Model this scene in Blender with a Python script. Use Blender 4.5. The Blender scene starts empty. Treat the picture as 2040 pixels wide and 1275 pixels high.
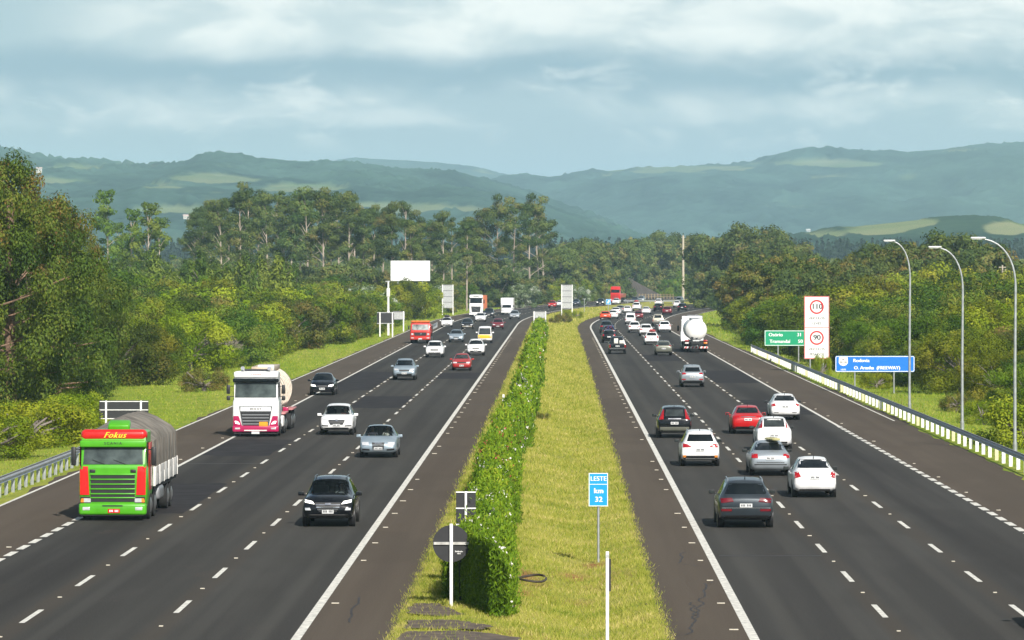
import bpy, bmesh, math, random
import numpy as np
from mathutils import Vector, Matrix
from mathutils.bvhtree import BVHTree

# ------------------------------------------------------------------ scene
SC = bpy.context.scene
COL = SC.collection
F_PX, CX, HY, CAM_H = 8205.0, 1020.0, 531.0, 9.0      # surveyed from the photograph
RS = np.random.RandomState(7)
random.seed(7)

def at(px, py):                                        # pixel of a ground contact -> ground point
    Y = F_PX * CAM_H / (py - HY)
    return (px - CX) * Y / F_PX, Y

def dev_left(Y):
    d = np.clip(np.asarray(Y, float) - 640, 0, 760); return d * d / 6400 + np.clip(np.asarray(Y, float) - 1400, 0, 1e9) * 0.2375
def dev_right(Y):
    d = np.clip(np.asarray(Y, float) - 590, 0, 760); return d * d / 5200 + np.clip(np.asarray(Y, float) - 1350, 0, 1e9) * 0.2923
ME0, ME1 = -3.9, 2.5                                   # median edges across the road
def road_x(u, Y):
    u = np.asarray(u, float)
    t = np.clip((u - ME0) / (ME1 - ME0), 0, 1)
    return u + 0.0112 * np.asarray(Y, float) + (1 - t) * dev_left(Y) + t * dev_right(Y)
def road_yaw(u, Y):
    return -math.atan(float(road_x(u, Y + 5) - road_x(u, Y - 5)) / 10)

def tag(o, label=None, cat=None, group=None, kind=None):
    if label: o['label'] = label
    if cat: o['category'] = cat
    if group: o['group'] = group
    if kind: o['kind'] = kind
    return o

def thing(name, loc=(0, 0, 0), rz=0, label=None, cat=None, group=None):
    o = bpy.data.objects.new(name, None); COL.objects.link(o)
    o.empty_display_size = 0.3
    o.location = loc; o.rotation_euler = (0, 0, rz)
    return tag(o, label, cat, group)

def kids(o):
    return [c for c in ALLKIDS.get(o.name, [])]
ALLKIDS = {}
def set_parent(o, p):
    o.parent = p; ALLKIDS.setdefault(p.name, []).append(o)
def copy_tree(o, parent=None):
    c = o.copy(); COL.objects.link(c)
    if parent: set_parent(c, parent)
    for ch in kids(o): copy_tree(ch, c)
    return c

# ------------------------------------------------------------------ materials
MATS = {}
def nd(nt, typ, **kw):
    n = nt.nodes.new(typ)
    for k, v in kw.items(): setattr(n, k, v)
    return n
def mat(name, col, rough=0.5, metal=0.0, var=0.12, scale=6.0, coat=0.0, spec=0.5, bump=0.0, emit=None, streak=None):
    if name in MATS: return MATS[name]
    m = bpy.data.materials.new(name); m.use_nodes = True
    nt = m.node_tree; b = nt.nodes['Principled BSDF']
    tc = nd(nt, 'ShaderNodeTexCoord'); mp = nd(nt, 'ShaderNodeMapping')
    if streak: mp.inputs['Scale'].default_value = streak
    no = nd(nt, 'ShaderNodeTexNoise'); no.inputs['Scale'].default_value = scale; no.inputs['Detail'].default_value = 5
    nt.links.new(tc.outputs['Object'], mp.inputs['Vector']); nt.links.new(mp.outputs['Vector'], no.inputs['Vector'])
    r = nd(nt, 'ShaderNodeMapRange'); r.inputs[1].default_value = .3; r.inputs[2].default_value = .7
    r.inputs[3].default_value = 1 - var; r.inputs[4].default_value = 1 + var
    nt.links.new(no.outputs['Fac'], r.inputs[0])
    mx = nd(nt, 'ShaderNodeMix', data_type='RGBA', blend_type='MULTIPLY'); mx.inputs[0].default_value = 1
    mx.inputs[6].default_value = (*col, 1); nt.links.new(r.outputs[0], mx.inputs[7])
    nt.links.new(mx.outputs[2], b.inputs['Base Color'])
    b.inputs['Roughness'].default_value = rough; b.inputs['Metallic'].default_value = metal
    b.inputs['Specular IOR Level'].default_value = spec
    b.inputs['Coat Weight'].default_value = coat; b.inputs['Coat Roughness'].default_value = 0.06
    if bump:
        bp = nd(nt, 'ShaderNodeBump'); bp.inputs['Strength'].default_value = bump; bp.inputs['Distance'].default_value = .05
        nt.links.new(no.outputs['Fac'], bp.inputs['Height']); nt.links.new(bp.outputs[0], b.inputs['Normal'])
    if emit:
        b.inputs['Emission Color'].default_value = (*emit[0], 1); b.inputs['Emission Strength'].default_value = emit[1]
    MATS[name] = m; return m

def leaf_mat(name, ramp, hue=0.03, valr=0.25, trans=0.18, rough=.6, spec=.10):
    """foliage: colour from a random per-leaf tint and a random per-plant shift"""
    if name in MATS: return MATS[name]
    m = bpy.data.materials.new(name); m.use_nodes = True
    nt = m.node_tree; b = nt.nodes['Principled BSDF']; out = nt.nodes['Material Output']
    a = nd(nt, 'ShaderNodeAttribute'); a.attribute_name = 'tint'
    cr = nd(nt, 'ShaderNodeValToRGB'); e = cr.color_ramp.elements
    while len(e) < len(ramp): e.new(.5)
    for i, (p, c) in enumerate(ramp): e[i].position = p; e[i].color = (*c, 1)
    nt.links.new(a.outputs['Fac'], cr.inputs[0])
    oi = nd(nt, 'ShaderNodeObjectInfo')
    h = nd(nt, 'ShaderNodeMapRange'); h.inputs[3].default_value = .5 - hue; h.inputs[4].default_value = .5 + hue
    nt.links.new(oi.outputs['Random'], h.inputs[0])
    m2 = nd(nt, 'ShaderNodeMath', operation='MULTIPLY'); m2.inputs[1].default_value = 7.31
    fr = nd(nt, 'ShaderNodeMath', operation='FRACT')
    nt.links.new(oi.outputs['Random'], m2.inputs[0]); nt.links.new(m2.outputs[0], fr.inputs[0])
    v = nd(nt, 'ShaderNodeMapRange'); v.inputs[3].default_value = 1 - valr; v.inputs[4].default_value = 1 + valr
    nt.links.new(fr.outputs[0], v.inputs[0])
    hs = nd(nt, 'ShaderNodeHueSaturation')
    nt.links.new(h.outputs[0], hs.inputs['Hue']); nt.links.new(v.outputs[0], hs.inputs['Value']); nt.links.new(cr.outputs[0], hs.inputs['Color'])
    nt.links.new(hs.outputs[0], b.inputs['Base Color'])
    b.inputs['Roughness'].default_value = rough; b.inputs['Specular IOR Level'].default_value = spec
    t = nd(nt, 'ShaderNodeBsdfTranslucent'); nt.links.new(hs.outputs[0], t.inputs['Color'])
    mx = nd(nt, 'ShaderNodeMixShader'); mx.inputs[0].default_value = trans
    nt.links.new(b.outputs[0], mx.inputs[1]); nt.links.new(t.outputs[0], mx.inputs[2]); nt.links.new(mx.outputs[0], out.inputs['Surface'])
    MATS[name] = m; return m

# ------------------------------------------------------------------ mesh building
def link_mesh(name, me, m, parent=None, smooth=None):
    if m is not None: me.materials.append(m)
    if smooth is not None:
        me.shade_smooth()
        me.set_sharp_from_angle(angle=math.radians(smooth))
    o = bpy.data.objects.new(name, me); COL.objects.link(o)
    if parent is not None: set_parent(o, parent)
    return o

def np_mesh(name, V, Q, attrs=None):
    """fast mesh of quads (N,4) or tris (N,3)"""
    me = bpy.data.meshes.new(name)
    k = Q.shape[1]; n = len(Q)
    me.vertices.add(len(V)); me.vertices.foreach_set('co', np.ascontiguousarray(V, np.float32).ravel())
    me.loops.add(n * k); me.loops.foreach_set('vertex_index', np.ascontiguousarray(Q, np.int32).ravel())
    me.polygons.add(n); me.polygons.foreach_set('loop_start', np.arange(0, n * k, k, dtype=np.int32))
    me.polygons.foreach_set('loop_total', np.full(n, k, np.int32))
    for an, av in (attrs or {}).items():
        at_ = me.attributes.new(an, 'FLOAT', 'POINT'); at_.data.foreach_set('value', np.ascontiguousarray(av, np.float32))
    me.update(calc_edges=True); me.validate()
    return me

class MB:
    def __init__(s): s.v = []; s.f = []
    def add(s, vs, fs):
        n = len(s.v); s.v += [tuple(v) for v in vs]; s.f += [tuple(i + n for i in f) for f in fs]; return s
    def box(s, c, d, rz=0.0, rx=0.0):
        R = Matrix.Rotation(rz, 3, 'Z') @ Matrix.Rotation(rx, 3, 'X')
        vs = [Vector(c) + R @ Vector((x * d[0] / 2, y * d[1] / 2, z * d[2] / 2)) for x in (-1, 1) for y in (-1, 1) for z in (-1, 1)]
        return s.add(vs, [(0, 1, 3, 2), (4, 6, 7, 5), (0, 4, 5, 1), (2, 3, 7, 6), (0, 2, 6, 4), (1, 5, 7, 3)])
    def tube(s, pts, rad, n=8, cap=True):
        pts = [Vector(p) for p in pts]; m = len(pts)
        rad = rad if hasattr(rad, '__len__') else [rad] * m
        up = None; vs = []
        for i, p in enumerate(pts):
            t = (pts[min(i + 1, m - 1)] - pts[max(i - 1, 0)])
            t = t.normalized() if t.length > 1e-9 else Vector((0, 0, 1))
            a = Vector((0, 0, 1)) if abs(t.z) < .9 else Vector((1, 0, 0))
            if up is None: up = a
            sx = t.cross(up)
            if sx.length < 1e-4: sx = t.cross(a)
            sx.normalize(); sy = sx.cross(t); up = sy
            vs += [p + (sx * math.cos(k * 2 * math.pi / n) + sy * math.sin(k * 2 * math.pi / n)) * rad[i] for k in range(n)]
        fs = [(i * n + k, i * n + (k + 1) % n, (i + 1) * n + (k + 1) % n, (i + 1) * n + k) for i in range(m - 1) for k in range(n)]
        if cap: fs += [tuple(range(n))[::-1], tuple(range((m - 1) * n, m * n))]
        return s.add(vs, fs)
    def cyl(s, p0, p1, r0, r1=None, n=16): return s.tube([p0, p1], [r0, r0 if r1 is None else r1], n)
    def prism(s, poly, y0, y1, axis='y'):
        """poly in (x,z) extruded along y  (axis 'x': poly in (y,z) extruded along x; 'z': poly in (x,y))"""
        n = len(poly)
        def P(a, b, t): return {'y': (a, t, b), 'x': (t, a, b), 'z': (a, b, t)}[axis]
        vs = [P(a, b, y0) for a, b in poly] + [P(a, b, y1) for a, b in poly]
        fs = [tuple(range(n)), tuple(range(2 * n - 1, n - 1, -1))] + [(i, n + i, n + (i + 1) % n, (i + 1) % n) for i in range(n)]
        return s.add(vs, fs)
    def mesh(s, name, bevel=0.0, seg=2):
        me = bpy.data.meshes.new(name); me.from_pydata(s.v, [], s.f)
        bm = bmesh.new(); bm.from_mesh(me)
        bmesh.ops.recalc_face_normals(bm, faces=bm.faces)
        if bevel:
            es = [e for e in bm.edges if len(e.link_faces) == 2 and e.calc_face_angle(0) > .5]
            bmesh.ops.bevel(bm, geom=es, offset=bevel, segments=seg, affect='EDGES', profile=.5, clamp_overlap=True)
        bm.to_mesh(me); bm.free(); return me
    def build(s, name, m, parent=None, smooth=35, bevel=0.0, seg=2):
        return link_mesh(name, s.mesh(name, bevel, seg), m, parent, smooth)

def text_mesh(txt, size, shear=0.0, ext=0.004, spacing=1.0):
    """lettering lying in the local XZ plane, centred, facing -Y; returns verts, faces"""
    cu = bpy.data.curves.new('lettering', 'FONT'); cu.body = txt; cu.size = size; cu.shear = shear
    cu.align_x = 'CENTER'; cu.align_y = 'CENTER'; cu.extrude = ext; cu.resolution_u = 3; cu.space_character = spacing
    o = bpy.data.objects.new('lettering', cu); COL.objects.link(o)
    dg = bpy.context.evaluated_depsgraph_get(); dg.update()
    me = bpy.data.meshes.new_from_object(o.evaluated_get(dg))
    vs = [(v.co.x, -v.co.z, v.co.y) for v in me.vertices]; fs = [tuple(p.vertices) for p in me.polygons]
    bpy.data.objects.remove(o); bpy.data.curves.remove(cu); bpy.data.meshes.remove(me)
    return vs, fs
def add_text(mb, txt, size, c, bold=0.0, flip=False, **kw):
    vs, fs = text_mesh(txt, size, **kw)
    s = -1 if flip else 1                              # flip: seen from +Y
    mb.add([(c[0] + s * x, c[1] + s * y, c[2] + z) for x, y, z in vs], fs)
    if bold:
        mb.add([(c[0] + s * (x + bold), c[1] + s * (y - .0005), c[2] + z) for x, y, z in vs], fs)
    return mb

def panel(bvh, poly, axis, sgn, off=.006, step=.08, far=6.0):
    """a conformal piece (glass, lamp, trim): a polygon projected along an axis onto a body shell"""
    bm = bmesh.new()
    def P(a, b): return Vector((a, 0, b)) if axis == 'y' else Vector((0, a, b))
    bm.faces.new([bm.verts.new(P(a, b)) for a, b in poly])
    us = [p[0] for p in poly]; vs = [p[1] for p in poly]
    def cuts(lo, hi):
        n = max(1, int(math.ceil((hi - lo) / step))); return [lo + (hi - lo) * i / n for i in range(1, n)]
    na = Vector((1, 0, 0)) if axis == 'y' else Vector((0, 1, 0))
    for c in cuts(min(us), max(us)):
        bmesh.ops.bisect_plane(bm, geom=bm.verts[:] + bm.edges[:] + bm.faces[:], plane_co=na * c, plane_no=na)
    for c in cuts(min(vs), max(vs)):
        bmesh.ops.bisect_plane(bm, geom=bm.verts[:] + bm.edges[:] + bm.faces[:], plane_co=(0, 0, c), plane_no=(0, 0, 1))
    d = Vector((0, -sgn, 0)) if axis == 'y' else Vector((-sgn, 0, 0))
    bad = []
    for v in bm.verts:
        o = v.co.copy() - d * far
        hit, nrm, _, _ = bvh.ray_cast(o, d)
        if hit is None: bad.append(v); continue
        if nrm.dot(d) > 0: nrm = -nrm
        v.co = hit + nrm * off - d * off * .6
    if bad: bmesh.ops.delete(bm, geom=bad, context='VERTS')
    bm.verts.index_update()
    V = [tuple(v.co) for v in bm.verts]; Fs = [tuple(v.index for v in f.verts) for f in bm.faces]
    bm.free(); return V, Fs
# ------------------------------------------------------------------ camera, light, sky
cam = bpy.data.cameras.new('camera'); co = bpy.data.objects.new('camera', cam); COL.objects.link(co)
cam.sensor_width = 36; cam.lens = F_PX / 2040 * 36; cam.shift_y = -(637.5 - HY) / 2040
cam.clip_start = 1; cam.clip_end = 30000
co.location = (0, 0, CAM_H); co.rotation_euler = (math.radians(90), 0, 0)
SC.camera = co
SUN_EL = math.radians(34); SUN_DIR = Vector((0.30, -1, 0)).normalized() * math.cos(SUN_EL) + Vector((0, 0, math.sin(SUN_EL)))
sl = bpy.data.lights.new('sun', 'SUN'); so = bpy.data.objects.new('sun', sl); COL.objects.link(so)
sl.energy = 5.0; sl.angle = math.radians(.5); sl.color = (1, .95, .88)
so.rotation_euler = (-SUN_DIR).to_track_quat('-Z', 'Y').to_euler(); so.location = (0, 0, 60)
SC.view_settings.view_transform = 'Standard'; SC.view_settings.look = 'None'
SC.view_settings.exposure = 0.35; SC.view_settings.gamma = 1
SC.cycles.use_denoising = True
SC.cycles.max_bounces = 6; SC.cycles.diffuse_bounces = 2; SC.cycles.glossy_bounces = 3; SC.cycles.transparent_max_bounces = 8
SC.cycles.volume_bounces = 1; SC.cycles.sample_clamp_indirect = 6

W = bpy.data.worlds.new('World'); SC.world = W; W.use_nodes = True
nt = W.node_tree; bg = nt.nodes['Background']; bg.inputs[1].default_value = 1.0
L = nt.links.new
sky = nd(nt, 'ShaderNodeTexSky'); sky.sky_type = 'NISHITA'; sky.sun_disc = False
sky.sun_elevation = SUN_EL; sky.sun_rotation = math.atan2(SUN_DIR.x, SUN_DIR.y)
sky.air_density = 1.0; sky.dust_density = 0.8; sky.ozone_density = 1.2
tc = nd(nt, 'ShaderNodeTexCoord'); sx = nd(nt, 'ShaderNodeSeparateXYZ'); L(tc.outputs['Generated'], sx.inputs[0])
def M(op, a, b=None, clamp=False):
    n = nd(nt, 'ShaderNodeMath', operation=op, use_clamp=clamp)
    for i, v in enumerate((a, b)):
        if v is None: continue
        if isinstance(v, (int, float)): n.inputs[i].default_value = v
        else: L(v, n.inputs[i])
    return n.outputs[0]
def ramp01(v, lo, hi, smooth=True):
    n = nd(nt, 'ShaderNodeMapRange', interpolation_type='SMOOTHSTEP' if smooth else 'LINEAR')
    L(v, n.inputs[0]); n.inputs[1].default_value = lo; n.inputs[2].default_value = hi; return n.outputs[0]
az = M('MULTIPLY', M('ARCTAN2', sx.outputs[0], sx.outputs[1]), 57.2958)     # degrees right of the view axis
el = M('MULTIPLY', M('ARCSINE', sx.outputs[2]), 57.2958)                    # degrees above the horizon
def noise(azs, els, sc, det=6, rough=.55, off=0.0, dist=0.0):
    c = nd(nt, 'ShaderNodeCombineXYZ'); L(M('MULTIPLY', az, azs), c.inputs[0]); L(M('MULTIPLY', el, els), c.inputs[1]); c.inputs[2].default_value = off
    n = nd(nt, 'ShaderNodeTexNoise'); L(c.outputs[0], n.inputs['Vector']); n.inputs['Scale'].default_value = sc
    n.inputs['Detail'].default_value = det; n.inputs['Roughness'].default_value = rough; n.inputs['Distortion'].default_value = dist
    return n.outputs['Fac']
def gauss(v, c, w):
    d = M('DIVIDE', M('SUBTRACT', v, c), w); return M('EXPONENT', M('MULTIPLY', M('MULTIPLY', d, d), -1.0))
wob = M('MULTIPLY', M('SUBTRACT', noise(.45, 1.0, 1.0, det=7, rough=.56, off=3.1), .5), .75)
elw = M('ADD', el, wob)
n1 = noise(.50, 1.3, 1.0, det=8, rough=.56, off=.7, dist=.3)
n2 = noise(.16, .55, 1.0, det=5, off=5.2)
# the bright cumulus bank (2.95-3.6 deg), a thinner lower bank (1.9-2.3 deg), general scattered cloud higher up
topb = M('MULTIPLY', M('MULTIPLY', ramp01(elw, 2.70, 3.25), M('SUBTRACT', 1.0, M('MULTIPLY', ramp01(elw, 3.55, 3.95), .75))), ramp01(az, -7.2, -4.2))
lowb = M('MULTIPLY', M('MULTIPLY', ramp01(elw, 1.85, 2.05), M('SUBTRACT', 1.0, ramp01(elw, 2.2, 2.75))), .55)
high = M('MULTIPLY', ramp01(noise(.06, .12, 1.0, off=9.0), .47, .62), ramp01(el, 5.0, 9.0))
n3 = noise(.9, 2.1, 1.0, det=8, rough=.6, off=12.4, dist=.4)
puff = M('MULTIPLY', M('MULTIPLY', ramp01(n3, .50, .68), M('MULTIPLY', ramp01(el, 1.5, 1.9), M('SUBTRACT', 1.0, ramp01(el, 2.6, 3.2)))), .42)
bank = M('MULTIPLY', topb, M('ADD', .35, M('MULTIPLY', ramp01(n1, .36, .62), .65)))
lower = M('MULTIPLY', lowb, ramp01(n1, .38, .68))
bright = M('ADD', M('ADD', puff, bank), M('ADD', lower, M('MULTIPLY', high, .3)), clamp=True)
# grey-blue shaded cloud bases between the banks
shade = M('MULTIPLY', M('MULTIPLY', ramp01(elw, 2.15, 2.6), M('SUBTRACT', 1.0, ramp01(elw, 2.85, 3.15))), M('ADD', .55, M('MULTIPLY', n2, .5)))
def mixc(f, a, b):
    n = nd(nt, 'ShaderNodeMix', data_type='RGBA')
    L(f, n.inputs[0])
    for i, v in ((6, a), (7, b)):
        if isinstance(v, tuple): n.inputs[i].default_value = (*v, 1)
        else: L(v, n.inputs[i])
    return n.outputs[2]
skyc = nd(nt, 'ShaderNodeVectorMath', operation='SCALE'); L(sky.outputs[0], skyc.inputs[0]); skyc.inputs['Scale'].default_value = 0.06
veil = mixc(M('MULTIPLY', ramp01(el, 12.0, 1.0), .86), skyc.outputs[0], (.37, .50, .58))     # thin high overcast towards the horizon
low = mixc(ramp01(el, 1.9, 0.9), veil, (.41, .555, .61))
c1 = mixc(shade, low, (.245, .365, .445))
c2 = mixc(bright, c1, (.83, .86, .83))
L(c2, bg.inputs[0])

# ------------------------------------------------------------------ ground: one sheet with the ditch of the median and the far plain
def ground_mat():
    m = bpy.data.materials.new('grassland'); m.use_nodes = True; t = m.node_tree; b = t.nodes['Principled BSDF']
    def noi(sc, det=6, rg=.6, st=(1, 1, 1)):
        c = nd(t, 'ShaderNodeTexCoord'); mp = nd(t, 'ShaderNodeMapping'); mp.inputs['Scale'].default_value = st
        n = nd(t, 'ShaderNodeTexNoise'); n.inputs['Scale'].default_value = sc; n.inputs['Detail'].default_value = det; n.inputs['Roughness'].default_value = rg
        t.links.new(c.outputs['Object'], mp.inputs[0]); t.links.new(mp.outputs[0], n.inputs['Vector']); return n.outputs['Fac']
    def mx(f, a, b_):
        n = nd(t, 'ShaderNodeMix', data_type='RGBA')
        t.links.new(f, n.inputs[0])
        for i, v in ((6, a), (7, b_)):
            if isinstance(v, tuple): n.inputs[i].default_value = (*v, 1)
            else: t.links.new(v, n.inputs[i])
        return n.outputs[2]
    def rp(v, lo, hi, a=0., z=1.):
        n = nd(t, 'ShaderNodeMapRange', interpolation_type='SMOOTHSTEP'); t.links.new(v, n.inputs[0])
        n.inputs[1].default_value = lo; n.inputs[2].default_value = hi; n.inputs[3].default_value = a; n.inputs[4].default_value = z; return n.outputs[0]
    dry = nd(t, 'ShaderNodeAttribute'); dry.attribute_name = 'dry'
    soil = nd(t, 'ShaderNodeAttribute'); soil.attribute_name = 'soil'
    g = mx(rp(noi(.35), .35, .68), (.19, .29, .024), (.33, .38, .040))
    d = mx(rp(noi(1.1, 8, .7, (1, .35, 1)), .32, .68), (.25, .28, .050), (.50, .45, .125))
    d = mx(rp(noi(.16, 6, .6), .42, .62), d, (.42, .40, .085))
    c = mx(dry.outputs['Fac'], g, d)
    ms = nd(t, 'ShaderNodeMath', operation='MULTIPLY'); t.links.new(soil.outputs['Fac'], ms.inputs[0]); t.links.new(rp(noi(2.5), .28, .5), ms.inputs[1])
    c = mx(ms.outputs[0], c, (.40, .17, .075))
    c = mx(rp(noi(14, 4, .7), .3, .9, 0, .45), c, (.09, .12, .016))
    t.links.new(c, b.inputs['Base Color']); b.inputs['Roughness'].default_value = .95; b.inputs['Specular IOR Level'].default_value = .1
    bp = nd(t, 'ShaderNodeBump'); bp.inputs['Strength'].default_value = .8; bp.inputs['Distance'].default_value = .12
    t.links.new(noi(9, 6, .7), bp.inputs['Height']); t.links.new(bp.outputs[0], b.inputs['Normal'])
    return m
def ditch_z(u):
    return np.interp(u, [-4000, -120, -45, -26, -22.0, -20.6, -18, -6, -4.1, -3.6, -2.4, -1.0, 0.7, 1.6, 2.4, 2.7, 6, 17, 19.8, 21.5, 26, 45, 120, 4000],
                     [-.6, -.6, -.5, -.25, -.03, -.02, -.10, -.10, -.03, .015, .03, -.12, -.36, -.22, .0, -.03, -.10, -.10, -.02, -.05, -.3, -.6, -.8, -.8])
us = np.concatenate([[-2600, -1200, -500, -220, -120, -80, -60, -45, -36, -30], np.arange(-27, -20, .8), [-18, -12, -6], np.arange(-4.6, 3.0, .3),
                     [3.2, 6, 12, 17], np.arange(19, 27, .8), [30, 36, 45, 60, 80, 120, 220, 500, 1200, 2600]])
ys = np.concatenate([[-60, -20, 20, 60, 80], np.arange(90, 260, .8), np.arange(260, 700, 5), np.arange(700, 1500, 12), [1600, 1800, 2200, 2800, 3500, 4500, 6000, 8000, 11500]])
UU, YY = np.meshgrid(us, ys)
XX = road_x(UU, YY)
ZZ = ditch_z(UU) + np.where((UU > ME0) & (UU < ME1), .03 * np.sin(UU * 2.1 + YY * .9) * np.sin(YY * .37), 0)
ZZ = ZZ + np.where(np.abs(UU) > 21.5, .12 * np.sin(UU * .35 + 1) * np.sin(YY * .08), 0)
dry = np.clip(1 - np.abs(UU + .7) / 4.4, 0, 1) > 0
dry = dry.astype(float) + np.where(np.abs(UU) > 20, .28 + .25 * np.sin(YY * .05 + UU * .3), 0)
soil = np.zeros_like(UU)
SOIL = ((1140, 1128, .45, 1.6, 1), (1185, 1108, .5, 1.2, 1), (1048, 1140, .35, 2.6, 1), (1040, 1172, .35, 1.4, 1), (1062, 1152, .6, 1.6, .6), (1215, 1140, .3, 3, .5),
                          (1150, 1178, .4, 1, .6), (1100, 1130, .5, 1, .4), (835, 1140, .5, 1.2, .5), (1180, 1150, .4, 1.5, .4), (1258, 1140, .2, 2.5, .4), (1020, 1255, 1.2, 1.3, .5))
for px, py, rx, ry, a in SOIL:
    x0, y0 = at(px, py); soil = np.maximum(soil, a * np.exp(-(((XX - x0) / rx) ** 2 + ((YY - y0) / ry) ** 2)))
nu, ny = len(us), len(ys)
idx = np.arange(nu * ny).reshape(ny, nu)
Q = np.stack([idx[:-1, :-1], idx[:-1, 1:], idx[1:, 1:], idx[1:, :-1]], -1).reshape(-1, 4)
me = np_mesh('ground', np.stack([XX, YY, ZZ], -1).reshape(-1, 3), Q, {'dry': np.clip(dry, 0, 1).ravel(), 'soil': soil.ravel()})
tag(link_mesh('ground', me, ground_mat(), smooth=60), kind='structure')

# ------------------------------------------------------------------ carriageways
def strip_mesh(name, u0, u1, ylist, z, du=None, rag0=0., rag1=0.):
    nu_ = 2 if du is None else max(2, int((u1 - u0) / du) + 1)
    ul = np.linspace(u0, u1, nu_); ylist = np.asarray(ylist, float)
    U, Yg = np.meshgrid(ul, ylist); U = U.copy()
    if rag0: U[:, 0] += rag0 * (np.sin(ylist * 1.3) * np.sin(ylist * .41 + 1) + .7 * np.sin(ylist * .17) + .5 * np.sin(ylist * 3.7))
    if rag1: U[:, -1] += rag1 * (np.sin(ylist * 1.1 + 2) * np.sin(ylist * .37) + .7 * np.sin(ylist * .13 + 1) + .5 * np.sin(ylist * 3.1))
    V = np.stack([road_x(U, Yg), Yg, np.full_like(Yg, z)], -1).reshape(-1, 3)
    ii = np.arange(U.size).reshape(U.shape)
    Qd = np.stack([ii[:-1, :-1], ii[:-1, 1:], ii[1:, 1:], ii[1:, :-1]], -1).reshape(-1, 4)
    me = np_mesh(name, V, Qd)
    uv = me.uv_layers.new(name='road'); li = np.empty(len(me.loops), np.int32); me.loops.foreach_get('vertex_index', li)
    uv.data.foreach_set('uv', np.stack([U.ravel()[li], Yg.ravel()[li]], -1).astype(np.float32).ravel())
    return me
def asphalt(name, base, dark, bands=(), warm=(.1, .07, .05), patch=.5):
    m = bpy.data.materials.new(name); m.use_nodes = True; t = m.node_tree; b = t.nodes['Principled BSDF']
    uv = nd(t, 'ShaderNodeUVMap'); uv.uv_map = 'road'
    def noi(st, det=5, rg=.6):
        mp = nd(t, 'ShaderNodeMapping'); mp.inputs['Scale'].default_value = st; t.links.new(uv.outputs[0], mp.inputs[0])
        n = nd(t, 'ShaderNodeTexNoise'); n.inputs['Scale'].default_value = 1; n.inputs['Detail'].default_value = det; n.inputs['Roughness'].default_value = rg
        t.links.new(mp.outputs[0], n.inputs['Vector']); return n.outputs['Fac']
    def rp(v, lo, hi, a=0., z=1.):
        n = nd(t, 'ShaderNodeMapRange', interpolation_type='SMOOTHSTEP'); t.links.new(v, n.inputs[0])
        n.inputs[1].default_value = lo; n.inputs[2].default_value = hi; n.inputs[3].default_value = a; n.inputs[4].default_value = z; return n.outputs[0]
    def mx(f, a, b_):
        n = nd(t, 'ShaderNodeMix', data_type='RGBA'); t.links.new(f, n.inputs[0])
        for i, v in ((6, a), (7, b_)):
            if isinstance(v, tuple): n.inputs[i].default_value = (*v, 1)
            else: t.links.new(v, n.inputs[i])
        return n.outputs[2]
    c = mx(rp(noi((.8, .018, 1)), .3, .7), base, dark)                       # long streaks along the lanes
    c = mx(rp(noi((.12, .03, 1), 3), .5, .56, 0, patch), c, tuple(x * .66 for x in base))   # resurfaced stretches
    sp = nd(t, 'ShaderNodeSeparateXYZ'); t.links.new(uv.outputs[0], sp.inputs[0])
    for uc, w, a, col in bands:                                              # tyre and oil tracks worn in each lane
        s1 = nd(t, 'ShaderNodeMath', operation='SUBTRACT'); t.links.new(sp.outputs[0], s1.inputs[0]); s1.inputs[1].default_value = uc
        s2 = nd(t, 'ShaderNodeMath', operation='ABSOLUTE'); t.links.new(s1.outputs[0], s2.inputs[0])
        f = nd(t, 'ShaderNodeMath', operation='MULTIPLY'); t.links.new(rp(s2.outputs[0], w, w * .3, 0, a), f.inputs[0]); t.links.new(rp(noi((.5, .01, 1), 3), .25, .6), f.inputs[1])
        c = mx(f.outputs[0], c, col)
    c = mx(rp(noi((.35, .11, 1), 6, .75), .60, .74, 0, .35), c, warm)
    c = mx(rp(noi((22, 9, 1), 3, .7), .35, .75, 0, .3), c, tuple(x * 1.7 for x in base))   # aggregate grain
    t.links.new(c, b.inputs['Base Color']); b.inputs['Roughness'].default_value = .95; b.inputs['Specular IOR Level'].default_value = .10
    bp = nd(t, 'ShaderNodeBump'); bp.inputs['Strength'].default_value = .35; bp.inputs['Distance'].default_value = .02
    t.links.new(noi((30, 14, 1), 4, .7), bp.inputs['Height']); t.links.new(bp.outputs[0], b.inputs['Normal'])
    return m
RY = np.concatenate([np.arange(60, 560, 2.0), np.arange(560, 1500, 6.0)])
DK = (.019, .017, .017)
LANES_L = asphalt('asphalt_left', (.063, .060, .053), (.041, .039, .036), [(-15.3, 1.7, .85, DK), (-11.8, 1.5, .45, DK), (-8.1, 1.3, .25, DK), (-12.6, .35, .5, (.066, .063, .056)), (-10.9, .35, .5, (.066, .063, .056)), (-8.95, .35, .5, (.066, .063, .056)), (-7.25, .35, .5, (.066, .063, .056)), (-13.55, .55, .6, (.064, .051, .038)), (-9.93, .5, .6, (.064, .051, .038)), (-6.75, .45, .5, (.030, .028, .026))])
LANES_R = asphalt('asphalt_right', (.063, .060, .054), (.043, .041, .038), [(13.9, 1.6, .75, DK), (10.2, 1.2, .3, DK), (6.6, 1.2, .3, DK), (5.75, .35, .5, (.068, .064, .056)), (7.45, .35, .5, (.068, .064, .056)), (9.35, .35, .5, (.068, .064, .056)), (11.05, .35, .5, (.068, .064, .056)), (8.4, .5, .6, (.066, .053, .039)), (12.05, .55, .6, (.066, .053, .039)), (5.1, .4, .5, (.032, .030, .027))])
SHOULD = asphalt('asphalt_shoulder', (.098, .079, .060), (.079, .063, .049), warm=(.115, .066, .036), patch=.35)
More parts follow.
